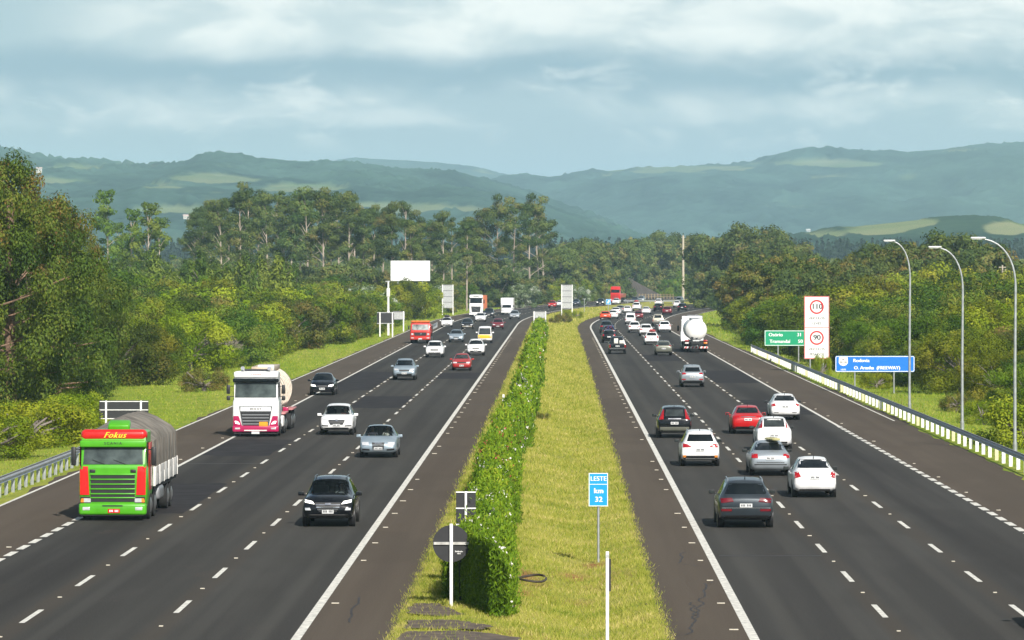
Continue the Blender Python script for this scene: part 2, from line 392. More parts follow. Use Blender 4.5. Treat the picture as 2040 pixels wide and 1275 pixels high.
tag(link_mesh('road', strip_mesh('road', -17.15, -6.3, RY, 0.0, 1.2), LANES_L), kind='structure')
tag(link_mesh('road', strip_mesh('road', 4.75, 15.8, RY, 0.0, 1.2), LANES_R), kind='structure')
for a, b_, r0, r1 in ((-21.2, -17.15, .12, 0), (-6.3, -3.85, 0, .07), (2.5, 4.75, .07, 0), (15.8, 20.0, 0, .12)):
    tag(link_mesh('road_shoulder', strip_mesh('road_shoulder', a, b_, RY, 0.0, .8, r0 * 1.8, r1 * 1.8), SHOULD), kind='structure')

WHITE_PAINT = mat('road_paint', (.66, .64, .57), .75, var=.34, scale=5.0)
def marking(rects, name='lane_marking'):
    V = []; Qs = []
    for u0, u1, y0, y1 in rects:
        n = max(1, int((y1 - y0) / 6)); k = len(V)
        for i in range(n + 1):
            y = y0 + (y1 - y0) * i / n
            V += [(float(road_x(u0, y)), y, .004), (float(road_x(u1, y)), y, .004)]
        Qs += [(k + 2 * i, k + 2 * i + 1, k + 2 * i + 3, k + 2 * i + 2) for i in range(n)]
    tag(link_mesh(name, np_mesh(name, np.array(V), np.array(Qs)), WHITE_PAINT), kind='structure')
rc = []
for uc, ph in ((-13.55, 2.0), (-9.93, 5.0), (8.4, 3.6), (12.05, 3.6)):
    y = 66 + ph
    while y < 1250:
        rc.append((uc - .075, uc + .075, y, y + 4)); y += 12
rc += [(-6.45, -6.22, 62, 1400), (4.62, 4.86, 62, 1400), (-21.06, -20.92, 62, 1150), (-17.22, -17.05, 158, 1150), (15.72, 15.9, 232, 1150), (19.55, 19.66, 240, 900)]
for u0, u1, ya, yb in ((-17.26, -17.02, 62, 158), (15.68, 15.94, 62, 232)):
    y = ya
    while y < yb: rc.append((u0, u1, y, y + 2.0)); y += 3.0
marking(rc)
# raised reflectors between the dashes and beside the edge lines
st = MB()
for uc, ph, dy, w in ((-13.55, 10.0, 12, .1), (-9.93, 13.0, 12, .1), (8.4, 11.6, 12, .1), (12.05, 11.6, 12, .1), (-5.95, 4, 8, .17), (4.35, 4, 8, .17), (16.25, 2, 12, .12), (-17.6, 6, 12, .12)):
    y = 66 + ph
    while y < 520:
        if random.random() < .86: st.box((float(road_x(uc, y)), y, .013), (w * (.9 + random.random() * .5), .10, .022))
        y += dy
tag(st.build('road_stud', mat('stud_reflector', (.58, .53, .42), .4), None), 'white reflective road studs along lane and edge lines', 'road stud', kind='stuff')

# transverse joints, sealed cracks and the paved crossover scraped into the near end of the median
jm = mat('sealed_joint', (.030, .027, .026), .8, var=.3, scale=2)
pb = MB(); pr = random.Random(12)
for u0, u1, y0, y1 in ((-17.0, -13.7, 150, 171), (-17.0, -13.75, 196, 214), (-13.4, -10.05, 262, 286), (-17.0, -13.7, 300, 352), (12.15, 15.6, 250, 278), (12.2, 15.6, 318, 356), (8.55, 11.9, 392, 420), (-9.8, -6.6, 330, 349)):
    ring = []
    for k in range(8): ring.append((u0 + (u1 - u0) * k / 8, y0 + pr.uniform(-.5, .5)))
    for k in range(6): ring.append((u1 + pr.uniform(-.05, .05), y0 + (y1 - y0) * k / 6))
    for k in range(8): ring.append((u1 + (u0 - u1) * k / 8, y1 + pr.uniform(-.5, .5)))
    for k in range(6): ring.append((u0 + pr.uniform(-.05, .05), y1 + (y0 - y1) * k / 6))
    pb.add([(float(road_x(u, y)), y, .002) for u, y in ring], [tuple(range(len(ring)))])
tag(pb.build('road_patch', mat('patch_asphalt', (.031, .029, .030), .95, var=.3, scale=.8, spec=.1), None, None), kind='structure')
jb = MB()
for u0, u1, y in ((2.6, 4.6, 436), (-6.2, -4.0, 268), (12.2, 15.6, 262), (5, 8.2, 128), (-17, -13.6, 188)):
    jb.add([(float(road_x(u0, y)), y, .003), (float(road_x(u1, y)), y, .003), (float(road_x(u1, y + .35)), y + .35, .003), (float(road_x(u0, y + .35)), y + .35, .003)], [(0, 1, 2, 3)])
def crack(p0, p1, n, seed):
    r = random.Random(seed); (xa, ya), (xb, yb) = at(*p0), at(*p1); pts = []
    for i in range(n):
        t = i / (n - 1); pts.append((xa + (xb - xa) * t + r.uniform(-.09, .09), ya + (yb - ya) * t))
    V = []
    for (a, b_) in pts: V += [(a - .032, b_, .003), (a + .026, b_, .003)]
    jb.add(V, [(2 * i, 2 * i + 1, 2 * i + 3, 2 * i + 2) for i in range(n - 1)])
crack((1372, 1264), (1395, 1205), 16, 1); crack((1395, 1205), (1408, 1162), 12, 2); crack((1408, 1162), (1424, 1160), 4, 6); crack((1355, 1122), (1362, 1100), 8, 3); crack((1362, 1124), (1400, 1128), 5, 7); crack((1388, 1232), (1376, 1200), 9, 8); crack((700, 1240), (712, 1190), 9, 4); crack((1335, 1268), (1372, 1264), 4, 9)
tag(jb.build('road_crack', jm), kind='structure')
rr = random.Random(4); pv = MB()
def patch_poly(pts, z):
    n = len(pts); out = []
    for i in range(n):
        a, b_ = pts[i], pts[(i + 1) % n]
        for k in range(8):
            t = k / 8; out.append((a[0] + (b_[0] - a[0]) * t + rr.uniform(-.10, .10), a[1] + (b_[1] - a[1]) * t + rr.uniform(-.12, .12), z))
    return out
SCRAPE = ([(822, 1206), (870, 1206), (925, 1228), (880, 1232), (812, 1226)], [(812, 1240), (900, 1238), (985, 1250), (960, 1258), (805, 1256)], [(800, 1262), (930, 1260), (1040, 1276), (1030, 1290), (790, 1290)])
for pl in SCRAPE:
    q = patch_poly([at(*p) for p in pl], .055)
    pv.add(q, [tuple(range(len(q)))])
tag(pv.build('path', mat('scraped_earth', (.105, .078, .056), .95, var=.45, scale=3, bump=.4), None, None), kind='structure')

# ------------------------------------------------------------------ hills
def vnoise(x, y, seed):
    xi = np.floor(x).astype(int); yi = np.floor(y).astype(int); fx = x - xi; fy = y - yi
    fx = fx * fx * (3 - 2 * fx); fy = fy * fy * (3 - 2 * fy)
    def h(a, b_):
        n = (a * 374761393 + b_ * 668265263 + seed * 1442695041) & 0x7fffffff
        n = ((n ^ (n >> 13)) * 1274126177) & 0x7fffffff
        return ((n ^ (n >> 16)) & 0xffff) / 65535.0
    return (h(xi, yi) * (1 - fx) + h(xi + 1, yi) * fx) * (1 - fy) + (h(xi, yi + 1) * (1 - fx) + h(xi + 1, yi + 1) * fx) * fy
def fbm(x, y, seed, o=4):
    s = 0; a = .5
    for i in range(o): s = s + a * vnoise(x * 2 ** i, y * 2 ** i, seed + i); a *= .5
    return s
def hill_mat(name, wood, wood2, field, field2):
    m = bpy.data.materials.new(name); m.use_nodes = True; t = m.node_tree; b = t.nodes['Principled BSDF']
    a = nd(t, 'ShaderNodeAttribute'); a.attribute_name = 'field'; w = nd(t, 'ShaderNodeAttribute'); w.attribute_name = 'tree'
    def mx(f, p, q):
        n = nd(t, 'ShaderNodeMix', data_type='RGBA'); t.links.new(f, n.inputs[0])
        for i, v in ((6, p), (7, q)):
            if isinstance(v, tuple): n.inputs[i].default_value = (*v, 1)
            else: t.links.new(v, n.inputs[i])
        return n.outputs[2]
    n1 = nd(t, 'ShaderNodeTexNoise'); n1.inputs['Scale'].default_value = .012; n1.inputs['Detail'].default_value = 8
    c0 = nd(t, 'ShaderNodeTexCoord'); t.links.new(c0.outputs['Object'], n1.inputs['Vector'])
    r = nd(t, 'ShaderNodeMapRange'); r.inputs[1].default_value = .38; r.inputs[2].default_value = .62; t.links.new(n1.outputs['Fac'], r.inputs[0])
    f = mx(r.outputs[0], field, field2); g = mx(w.outputs['Fac'], wood, wood2)
    t.links.new(mx(a.outputs['Fac'], g, f), b.inputs['Base Color']); b.inputs['Roughness'].default_value = 1; b.inputs['Specular IOR Level'].default_value = 0
    return m
def hill(name, prof, Yc, Y0, Y1, dx, dy, seed, treeh, fields, m, tree_sc, px0, px1, crest_trees=1.0, wander=.0):
    xs = np.arange((px0 - CX) / F_PX * Yc, (px1 - CX) / F_PX * Yc, dx); yl = np.arange(Y0, Y1, dy)
    X, Y = np.meshgrid(xs, yl)
    pp = np.array(prof, float)
    crest_y = Yc + wander * (fbm(X / 420, X * 0, seed + 40) - .5)
    pxw = X / Yc * F_PX + CX
    zc = CAM_H + (HY - np.interp(pxw, pp[:, 0], pp[:, 1])) / F_PX * Yc
    t = np.where(Y < crest_y, (Y - Y0) / (crest_y - Y0), 1 - (Y - crest_y) / (Y1 - crest_y) * 1.0); t = np.clip(t, 0, 1)
    sh = np.where(Y < crest_y, t ** .85 * (1.6 - .6 * t), t * t * (3 - 2 * t))
    rel = fbm(X / 260, Y / 420, seed) - .47
    Z = -8 + (zc - treeh * .55 + 8) * np.clip(sh, 0, 1.02) + rel * 74 * np.clip(4 * t * (1 - t), 0, 1) * np.clip(zc / 120, .1, 1)
    fld = np.zeros_like(X)
    ppx = X / Y * F_PX + CX; ppy = HY - (Z - CAM_H) / Y * F_PX
    for cx_, cy_, rx, ry in fields:
        fld = np.maximum(fld, np.exp(-(((ppx - cx_) / rx) ** 2 + ((ppy - cy_) / ry) ** 2) ** 2))
    fld = np.clip((fld * .8 + 1.5 * (fbm(X / 55, Y / 150, seed + 9, 5) - .5) - .34) * 5, 0, 1)
    tn = vnoise(X / tree_sc, Y / (tree_sc * 1.3), seed + 3) * .6 + vnoise(X / tree_sc * 2.1, Y / tree_sc * 1.7, seed + 4) * .4
    stand = np.clip((fbm(X / 130, Y / 260, seed + 5) - .36) * 4, .25, 1)
    Z = Z + (1 - fld) * stand * treeh * (tn ** 1.2)
    ii = np.arange(X.size).reshape(X.shape)
    Qh = np.stack([ii[:-1, :-1], ii[:-1, 1:], ii[1:, 1:], ii[1:, :-1]], -1).reshape(-1, 4)
    tint = np.clip(.15 + .75 * (tn - .25) + 1.1 * (fbm(X / 70, Y / 160, seed + 21) - .45), 0, 1)
    me = np_mesh(name, np.stack([X, Y, Z], -1).reshape(-1, 3), Qh, {'field': fld.ravel(), 'tree': tint.ravel()})
    tag(link_mesh(name, me, m), kind='structure')
    HILL_BVH.append(BVHTree.FromPolygons([v.co.copy() for v in me.vertices], [tuple(p.vertices) for p in me.polygons]))
HILL_BVH = []
PA = [(-400, 300), (-150, 285), (0, 289), (40, 300), (100, 311), (190, 313), (300, 321), (420, 322), (450, 309), (480, 303), (510, 308), (540, 318), (620, 328), (700, 334), (800, 337),
      (900, 340), (960, 351), (1030, 369), (1090, 389), (1150, 411), (1200, 434), (1250, 458), (1290, 478), (1340, 500), (1400, 520), (1500, 531), (1800, 533)]
PB = [(200, 420), (560, 337), (640, 325), (690, 316), (760, 313), (830, 316), (900, 325), (960, 334), (1000, 346), (1060, 353), (1200, 380), (1500, 430)]
PC = [(800, 420), (940, 372), (1000, 358), (1090, 356), (1130, 347), (1200, 336), (1250, 332), (1320, 329), (1420, 327), (1490, 325), (1520, 312), (1580, 303), (1680, 301), (1760, 305), (1860, 297), (1960, 290), (2040, 288), (2300, 282), (2700, 300)]
PD = [(1380, 532), (1470, 510), (1560, 470), (1600, 455), (1650, 444), (1720, 437), (1800, 429), (1850, 424), (1900, 422), (1960, 424), (2000, 434), (2040, 440), (2150, 450), (2400, 480)]
HM = hill_mat('hill_cover_haze_tinted', (.006, .026, .024), (.075, .15, .115), (.12, .18, .085), (.17, .20, .11))  # wood tones tinted bluish, some of the distance haze painted into them
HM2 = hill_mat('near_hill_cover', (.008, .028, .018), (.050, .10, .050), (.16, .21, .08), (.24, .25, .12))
hill('hill', PA, 5200, 3300, 6200, 4, 8, 11, 13, [(430, 357, 90, 11), (600, 375, 80, 8), (330, 372, 60, 5), (840, 420, 110, 14), (740, 410, 60, 6), (150, 340, 60, 8), (100, 362, 60, 5), (250, 335, 70, 5), (340, 420, 90, 6)], HM, 7.5, -420, 1650, wander=500)
hill('hill', PB, 9500, 8300, 10600, 14, 20, 23, 12, [(980, 338, 40, 8)], HM, 20, 300, 1420)
hill('hill', PC, 7600, 5600, 8700, 6, 11, 37, 13, [(1300, 340, 130, 9), (1620, 327, 150, 7), (1900, 305, 60, 3), (1450, 335, 60, 5)], HM, 9, 860, 2500, wander=600)
hill('hill', PD, 2900, 2350, 3400, 2.5, 4, 51, 9, [(1740, 452, 110, 20), (1640, 465, 60, 14), (2010, 458, 50, 16), (1830, 445, 40, 10)], HM2, 5.5, 1330, 2400)
# ------------------------------------------------------------------ materials of vehicles
GLASS = mat('tinted_glass', (.006, .009, .011), .04, spec=.35, var=.3, scale=1.5)
def see_through():
    m = mat('windscreen_glass', (.01, .014, .015), .03, spec=.5); t = m.node_tree; b = t.nodes['Principled BSDF']; o = t.nodes['Material Output']
    tr = nd(t, 'ShaderNodeBsdfTransparent'); tr.inputs[0].default_value = (.62, .70, .68, 1); mx = nd(t, 'ShaderNodeMixShader'); mx.inputs[0].default_value = .72
    t.links.new(b.outputs[0], mx.inputs[1]); t.links.new(tr.outputs[0], mx.inputs[2]); t.links.new(mx.outputs[0], o.inputs['Surface']); return m
GLASS3 = see_through()
GLASS2 = mat('clear_dark_glass', (.03, .036, .036), .05, spec=.6, var=.5, scale=2.5)
RUBBER = mat('tyre_rubber', (.018, .018, .018), .85)
RIM = mat('alloy_rim', (.42, .42, .43), .35, .8)
BLACK = mat('black_plastic', (.016, .016, .017), .5)
CHROME = mat('chrome_trim', (.65, .65, .66), .18, .95)
LAMP = mat('headlamp_lens', (.62, .63, .64), .12, .25)
LAMPON = mat('lit_headlamp', (.9, .9, .85), .2, emit=((1, .96, .85), 1.6))
TAIL = mat('tail_lamp', (.34, .004, .008), .2, coat=.5)
TAIL_D = mat('tail_lamp_dark', (.13, .003, .008), .2, coat=.3)
AMBER = mat('amber_lamp', (.75, .25, .03), .25)
PLATE = mat('number_plate', (.62, .63, .62), .5)
PLATETXT = mat('plate_characters', (.05, .05, .06), .6)
def paint(name, c, metal=0.0, rough=.34): return mat('paint_' + name, c, rough, metal, var=.09, scale=2.5, coat=.35, spec=.35)
PAINTS = dict(black=paint('black', (.005, .006, .008), rough=.2), darkgrey=paint('dark_grey', (.035, .045, .054), .35), silver=paint('silver', (.36, .40, .43), .45),
              silverblue=paint('silver_blue', (.30, .37, .42), .4), grey=paint('grey', (.20, .21, .21), .3), greygreen=paint('grey_green', (.17, .175, .14), .3),
              white=paint('white', (.80, .80, .79)), red=paint('red', (.46, .007, .008)), oldred=paint('faded_red', (.36, .022, .02)), darkred=paint('dark_red', (.15, .012, .02)),
              beige=paint('beige', (.45, .42, .34), .3), navy=paint('navy', (.02, .03, .055)), orange=paint('orange_red', (.62, .075, .02)), green=paint('bright_green', (.075, .36, .012)),
              magenta=paint('magenta', (.40, .012, .085)), cream=paint('cream', (.70, .62, .50)), yellow=paint('yellow', (.80, .48, .015)), truckred=paint('truck_red', (.60, .012, .010)),
              brick=paint('brick_red', (.50, .03, .02)))

# ------------------------------------------------------------------ body shells: stations (y, z bottom, z shoulder, z top, half width, half width at top)
SHELL = {
 'sedan': [(-2.27, .47, .70, .76, .72, .60), (-2.22, .36, .86, .93, .80, .68), (-2.10, .27, .94, 1.02, .85, .70), (-1.75, .25, .97, 1.06, .875, .72), (-1.62, .24, .97, 1.10, .88, .70),
           (-1.28, .23, .97, 1.27, .88, .62), (-.95, .22, .97, 1.41, .885, .57), (-.60, .22, .96, 1.47, .885, .565), (-.1, .22, .95, 1.49, .885, .575), (.40, .22, .94, 1.46, .885, .58),
           (.75, .22, .93, 1.29, .885, .63), (1.20, .22, .93, 1.02, .885, .72), (1.6, .23, .89, .97, .88, .70), (1.95, .24, .82, .88, .86, .66), (2.12, .26, .74, .80, .83, .6), (2.2, .30, .66, .72, .78, .55), (2.26, .40, .57, .61, .70, .5)],
 'suv': [(-2.2, .50, .85, .95, .77, .66), (-2.15, .38, .98, 1.06, .84, .70), (-2.0, .30, 1.03, 1.22, .885, .67), (-1.75, .28, 1.04, 1.52, .90, .60), (-1.55, .28, 1.04, 1.61, .905, .59), (-.6, .27, 1.03, 1.66, .905, .61),
         (.1, .27, 1.02, 1.65, .905, .61), (.5, .27, 1.01, 1.57, .905, .62), (.85, .27, 1.01, 1.34, .905, .66), (1.17, .27, 1.0, 1.13, .905, .72), (1.7, .28, .98, 1.07, .895, .71), (2.0, .30, .91, .99, .87, .66), (2.12, .34, .80, .88, .84, .6), (2.18, .40, .72, .78, .79, .55), (2.22, .50, .66, .70, .72, .5)],
 'hatch': [(-1.92, .48, .80, .88, .72, .6), (-1.87, .36, .92, 1.0, .79, .65), (-1.74, .27, .97, 1.18, .83, .62), (-1.45, .25, .98, 1.40, .85, .57), (-1.2, .24, .97, 1.48, .855, .56), (-.5, .23, .96, 1.52, .855, .57), (.15, .23, .95, 1.50, .855, .58),
           (.5, .23, .94, 1.39, .855, .6), (.95, .23, .94, 1.12, .855, .68), (1.15, .23, .93, 1.03, .855, .70), (1.55, .24, .87, .95, .84, .66), (1.8, .26, .78, .85, .81, .6), (1.9, .32, .68, .74, .76, .54), (1.94, .42, .60, .64, .69, .5)],
 'pickup': [(-2.62, .52, .92, .96, .80, .74), (-2.58, .42, 1.02, 1.06, .86, .78), (-2.3, .36, 1.04, 1.08, .90, .80), (-.92, .34, 1.04, 1.08, .90, .80), (-.80, .34, 1.04, 1.60, .90, .66), (-.55, .33, 1.04, 1.74, .90, .63), (.2, .32, 1.03, 1.76, .90, .63),
            (.62, .32, 1.02, 1.66, .90, .64), (1.3, .32, 1.02, 1.17, .90, .73), (1.9, .33, 1.0, 1.10, .89, .72), (2.3, .36, .92, 1.01, .87, .68), (2.45, .42, .82, .90, .83, .6), (2.52, .52, .74, .78, .75, .5)],
 'van': [(-2.1, .45, 1.0, 1.30, .76, .64), (-2.05, .36, 1.02, 1.62, .82, .66), (-1.9, .32, 1.04, 1.84, .85, .68), (-1.2, .30, 1.04, 1.92, .86, .70), (0, .30, 1.04, 1.94, .86, .70), (1.2, .30, 1.04, 1.92, .86, .70), (1.62, .30, 1.05, 1.84, .86, .68),
         (1.85, .30, 1.05, 1.48, .85, .70), (2.0, .34, .98, 1.06, .83, .70), (2.08, .44, .80, .86, .77, .62)],
}
DIM = {'sedan': (1.36, .32), 'suv': (1.34, .36), 'hatch': (1.22, .31), 'pickup': (1.6, .38), 'van': (1.25, .33)}      # half wheelbase, wheel radius
def shell_mesh(st):
    secs = []
    # refine stations so the profile reads as a curve
    fine = []
    for i in range(len(st) - 1):
        a, b_ = np.array(st[i]), np.array(st[i + 1]); n = max(1, int(abs(b_[0] - a[0]) / .22))
        for k in range(n): fine.append(a + (b_ - a) * k / n)
    fine.append(np.array(st[-1]))
    for y, zb, zs, zt, w, wt in fine:
        h = max(0.0, zt - zs); e = min(.085, .32 * h)
        half = [(0, zb), (.78 * w, zb), (.95 * w, zb + .07), (w, zb + .42 * (zs - zb)), (.985 * w, zs - .09), (.945 * w, zs)]
        x5 = .945 * w
        half += [(x5 + (wt - x5) * .55, zs + (zt - e - zs) * .55), (wt, zt - e), (wt - .07, zt - e * .25), (wt * .5, zt + .012), (0, zt + .02)]
        ring = [(x, y, z) for x, z in half] + [(-x, y, z) for x, z in half[-2:0:-1]]
        secs.append(ring)
    n = len(secs[0]); V = [p for s in secs for p in s]
    Fc = [(i * n + k, i * n + (k + 1) % n, (i + 1) * n + (k + 1) % n, (i + 1) * n + k) for i in range(len(secs) - 1) for k in range(n)]
    Fc += [tuple(range(n)), tuple(range((len(secs) - 1) * n, len(secs) * n))[::-1]]
    return MB().add(V, Fc)
def mir(poly): return [(-x, z) for x, z in poly][::-1]
def rect(x0, x1, z0, z1): return [(x0, z0), (x1, z0), (x1, z1), (x0, z1)]
# rear and front fittings in the plane seen from behind / ahead: (part, polygon, material, mirrored)
REAR = {
 'sedan': [('rear_window', [(-.66, 1.12), (.66, 1.12), (.52, 1.41), (-.52, 1.41)], GLASS, 0), ('tail_light', [(.50, .80), (.80, .78), (.80, .93), (.56, .95)], TAIL, 1),
           ('lower_bumper', rect(-.62, .62, .29, .37), BLACK, 0)],
 'suv': [('rear_window', [(-.64, 1.14), (.64, 1.14), (.53, 1.52), (-.53, 1.52)], GLASS, 0), ('tail_light', [(.44, .90), (.80, .86), (.82, 1.0), (.52, 1.03)], TAIL, 1),
         ('lower_bumper', rect(-.74, .74, .33, .54), BLACK, 0)],
 'hatch': [('rear_window', [(-.58, 1.07), (.58, 1.07), (.48, 1.40), (-.48, 1.40)], GLASS, 0), ('tail_light', [(.58, .82), (.77, .80), (.72, 1.04), (.60, 1.05)], TAIL, 1),
           ('lower_bumper', rect(-.62, .62, .32, .44), BLACK, 0)],
 'pickup': [('rear_window', [(-.60, 1.18), (.60, 1.18), (.54, 1.60), (-.54, 1.60)], GLASS, 0), ('tail_light', [(.72, .70), (.86, .70), (.86, 1.0), (.74, 1.0)], TAIL, 1), ('bumper', rect(-.80, .80, .50, .64), CHROME, 0)],
 'van': [('rear_window', [(-.60, 1.16), (.60, 1.16), (.54, 1.62), (-.54, 1.62)], GLASS, 0), ('tail_light', [(.66, .68), (.78, .68), (.78, .96), (.66, .96)], TAIL, 1), ('lower_bumper', rect(-.7, .7, .40, .52), BLACK, 0)],
}
FRONT = {
 'sedan': [('windscreen', [(-.70, 1.04), (.70, 1.04), (.545, 1.415), (-.545, 1.415)], GLASS, 0), ('headlight', [(.42, .60), (.76, .64), (.78, .76), (.46, .70)], LAMP, 1), ('grille', rect(-.34, .34, .57, .68), BLACK, 0), ('air_intake', rect(-.6, .6, .31, .43), BLACK, 0)],
 'suv': [('windscreen', [(-.71, 1.15), (.71, 1.15), (.57, 1.55), (-.57, 1.55)], GLASS, 0), ('headlight', [(.44, .76), (.78, .80), (.80, .92), (.48, .88)], LAMP, 1), ('grille', [(-.34, .66), (.34, .66), (.42, .84), (-.42, .84)], BLACK, 0), ('air_intake', rect(-.68, .68, .34, .50), BLACK, 0)],
 'hatch': [('windscreen', [(-.66, 1.05), (.66, 1.05), (.54, 1.42), (-.54, 1.42)], GLASS, 0), ('headlight', [(.38, .62), (.72, .64), (.74, .77), (.42, .74)], LAMP, 1), ('grille', rect(-.32, .32, .60, .70), BLACK, 0), ('air_intake', rect(-.55, .55, .33, .45), BLACK, 0)],
 'pickup': [('windscreen', [(-.72, 1.19), (.72, 1.19), (.60, 1.65), (-.60, 1.65)], GLASS, 0), ('headlight', [(.48, .80), (.80, .82), (.80, .95), (.50, .94)], LAMP, 1), ('grille', rect(-.42, .42, .70, .93), BLACK, 0), ('air_intake', rect(-.7, .7, .44, .56), BLACK, 0)],
 'van': [('windscreen', [(-.69, 1.10), (.69, 1.10), (.60, 1.76), (-.60, 1.76)], GLASS, 0), ('headlight', [(.50, .70), (.70, .70), (.70, .86), (.50, .86)], LAMP, 1), ('air_intake', rect(-.6, .6, .42, .52), BLACK, 0)],
}
SIDEGL = {'sedan': [[(-1.15, 1.01), (-.15, 1.0), (-.15, 1.40), (-.80, 1.38)], [(-.05, 1.0), (1.0, .99), (.42, 1.37), (-.05, 1.40)]],
          'suv': [[(-1.75, 1.09), (-.25, 1.08), (-.25, 1.56), (-1.60, 1.50)], [(-.15, 1.08), (.98, 1.06), (.48, 1.48), (-.15, 1.55)]],
          'hatch': [[(-1.35, 1.02), (-.25, 1.0), (-.25, 1.43), (-1.15, 1.38)], [(-.15, 1.0), (.80, .99), (.45, 1.30), (-.15, 1.42)]],
          'pickup': [[(-.70, 1.10), (-.10, 1.10), (-.10, 1.66), (-.58, 1.62)], [(0, 1.10), (1.08, 1.08), (.6, 1.57), (0, 1.66)]],
          'van': [[(-1.8, 1.12), (-.2, 1.12), (-.2, 1.72), (-1.75, 1.70)], [(-.1, 1.12), (1.55, 1.12), (1.5, 1.66), (-.1, 1.72)]]}
PLATEZ = {'sedan': (.80, .46), 'suv': (.80, .56), 'hatch': (.72, .46), 'pickup': (.82, .60), 'van': (.62, .48)}
SHELLS = {}
def get_shell(style, sc):
    k = (style, sc)
    if k not in SHELLS:
        st = [(y * sc[1], zb * sc[2], zs * sc[2], zt * sc[2], w * sc[0], wt * sc[0]) for y, zb, zs, zt, w, wt in SHELL[style]]
        me = shell_mesh(st).mesh('body')
        SHELLS[k] = (me, BVHTree.FromPolygons([v.co.copy() for v in me.vertices], [tuple(p.vertices) for p in me.polygons]))
    return SHELLS[k]
CARS = {}
def scaled(poly, sc, ax=0): return [(a * sc[ax], b_ * sc[2]) for a, b_ in poly]
def make_car(name, style, colour, sc=(1, 1, 1), cabin=False, front=None, rear=None, extra=(), rails=None, mirror=None, glass=GLASS, lit=False, plate_txt=True, full=True):
    root = thing(name)
    me, bvh = get_shell(style, sc)
    bme = me.copy()
    if cabin:                                             # an open windscreen aperture with seats behind it
        bm = bmesh.new(); bm.from_mesh(bme)
        y0, y1 = (.42 * sc[1], 1.14 * sc[1]); bmesh.ops.delete(bm, geom=[f for f in bm.faces if y0 < f.calc_center_median().y < y1 and f.calc_center_median().z > 1.0 * sc[2] and abs(f.calc_center_median().x) < .64 and f.normal.z > .25], context='FACES')
        bm.to_mesh(bme); bm.free()
        for x in (-.37, .37):
            MB().box((x, -.28, .95), (.50, .14, .78), rx=.2).box((x, -.36, 1.36), (.26, .10, .18), rx=.2).build('seat', mat('seat_cloth', (.035, .035, .04), .9), root, 40, .04, 2)
        MB().box((0, .78, .86), (1.35, .5, .16)).build('dashboard', BLACK, root, 40, .05, 2)
        MB().tube([(-.37 + .18 * math.cos(a), .38 + .06 * math.sin(a), 1.0 + .17 * math.sin(a)) for a in [i * math.pi / 8 for i in range(17)]], .018, 6, False).build('steering_wheel', BLACK, root)
    body = link_mesh('body', bme, PAINTS[colour], root, 38)
    hb, wr = DIM[style]; hb *= sc[1]; wr *= sc[2]
    hw = max(s[4] for s in SHELL[style]) * sc[0]
    for x in (-1, 1):
        for y in (-hb, hb):
            xo = x * (hw - .02); xi = x * (hw - .24)
            w = MB().tube([(xi, y, wr), (xi + x * .03, y, wr), (xo - x * .03, y, wr), (xo, y, wr)], [wr * .9, wr, wr, wr * .93], 24).build('wheel', RUBBER, root, 40)
            r = MB().cyl((xo - x * .02, y, wr), (xo + x * .008, y, wr), wr * .62, wr * .58, 18)
            for k in range(5):
                a = k * 2 * math.pi / 5; r.box((xo + x * .012, y + math.cos(a) * wr * .3, wr + math.sin(a) * wr * .3), (.012, wr * .5 if k % 2 else wr * .2, wr * .2))
            r.build('rim', RIM, w, 40)
    for x in (-1, 1):
        for y in (-hb, hb): MB().cyl((x * (hw - .10), y, wr + .01), (x * (hw + .001), y, wr + .01), wr * 1.13, wr * 1.1, 24).build('wheel_arch', BLACK, root, 40)
    def fit(lst, sgn):
        for nm, poly, m, mr in lst:
            if lit and nm == 'headlight': m = LAMPON
            off = .006 if nm in ('windscreen', 'rear_window', 'lower_bumper', 'grille', 'air_intake') else .012
            for pl in ([poly, mir(poly)] if mr else [poly]):
                v, f = panel(bvh, scaled(pl, sc), 'y', sgn, off)
                if f: MB().add(v, f).build(nm, m, root, 40)
    fit(front if front is not None else FRONT[style], 1)
    fit(rear if rear is not None else REAR[style], -1)
    for pl in SIDEGL[style]:
        for sgn in (1, -1):
            v, f = panel(bvh, scaled(pl, sc, 1), 'x', sgn, .006, .12)
            if f: MB().add(v, f).build('side_window', glass, root, 40)
    for sgn, z in ((-1, PLATEZ[style][0]), (1, PLATEZ[style][1])):
        v, f = panel(bvh, scaled(rect(-.20, .20, z - .065, z + .065), sc), 'y', sgn, .02, .1)
        if f:
            p = MB().add(v, f).build('plate', PLATE, root, 40)
            if plate_txt:
                t = MB(); yy = [q[1] for q in v]; y = (max(yy) if sgn > 0 else min(yy))
                for i in range(7):
                    if i != 3: t.box(((-.145 + .048 * i) * sc[0], y + sgn * .004, z * sc[2]), (.030, .004, .07))
                t.build('lettering', PLATETXT, p)
    # mirrors on stalks beside the front windows
    ym = {'sedan': .82, 'suv': .88, 'hatch': .62, 'pickup': 1.0, 'van': 1.5}[style] * sc[1]; zm = {'sedan': 1.0, 'suv': 1.10, 'hatch': 1.0, 'pickup': 1.14, 'van': 1.25}[style] * sc[2]
    for x in (-1, 1):
        b = MB().box((x * (hw + .10), ym, zm), (.21, .12, .135)); b.box((x * (hw - .02), ym + .01, zm - .05), (.12, .05, .04))
        mo = b.build('mirror', mirror or PAINTS[colour], root, 40, .035, 3)
        MB().box((x * (hw + .105), ym - .062, zm), (.16, .006, .095)).build('mirror_glass', GLASS2, mo)
    if full:
        for x in (-1, 1):
            for y in ((-.45, .45) if style != 'van' else (.9,)):
                MB().box((x * (hw - .003), y * sc[1], .88 * sc[2]), (.03, .18, .03)).build('door_handle', PAINTS[colour], root, 40)
    zr = max(s_[3] for s_ in SHELL[style]) * sc[2]
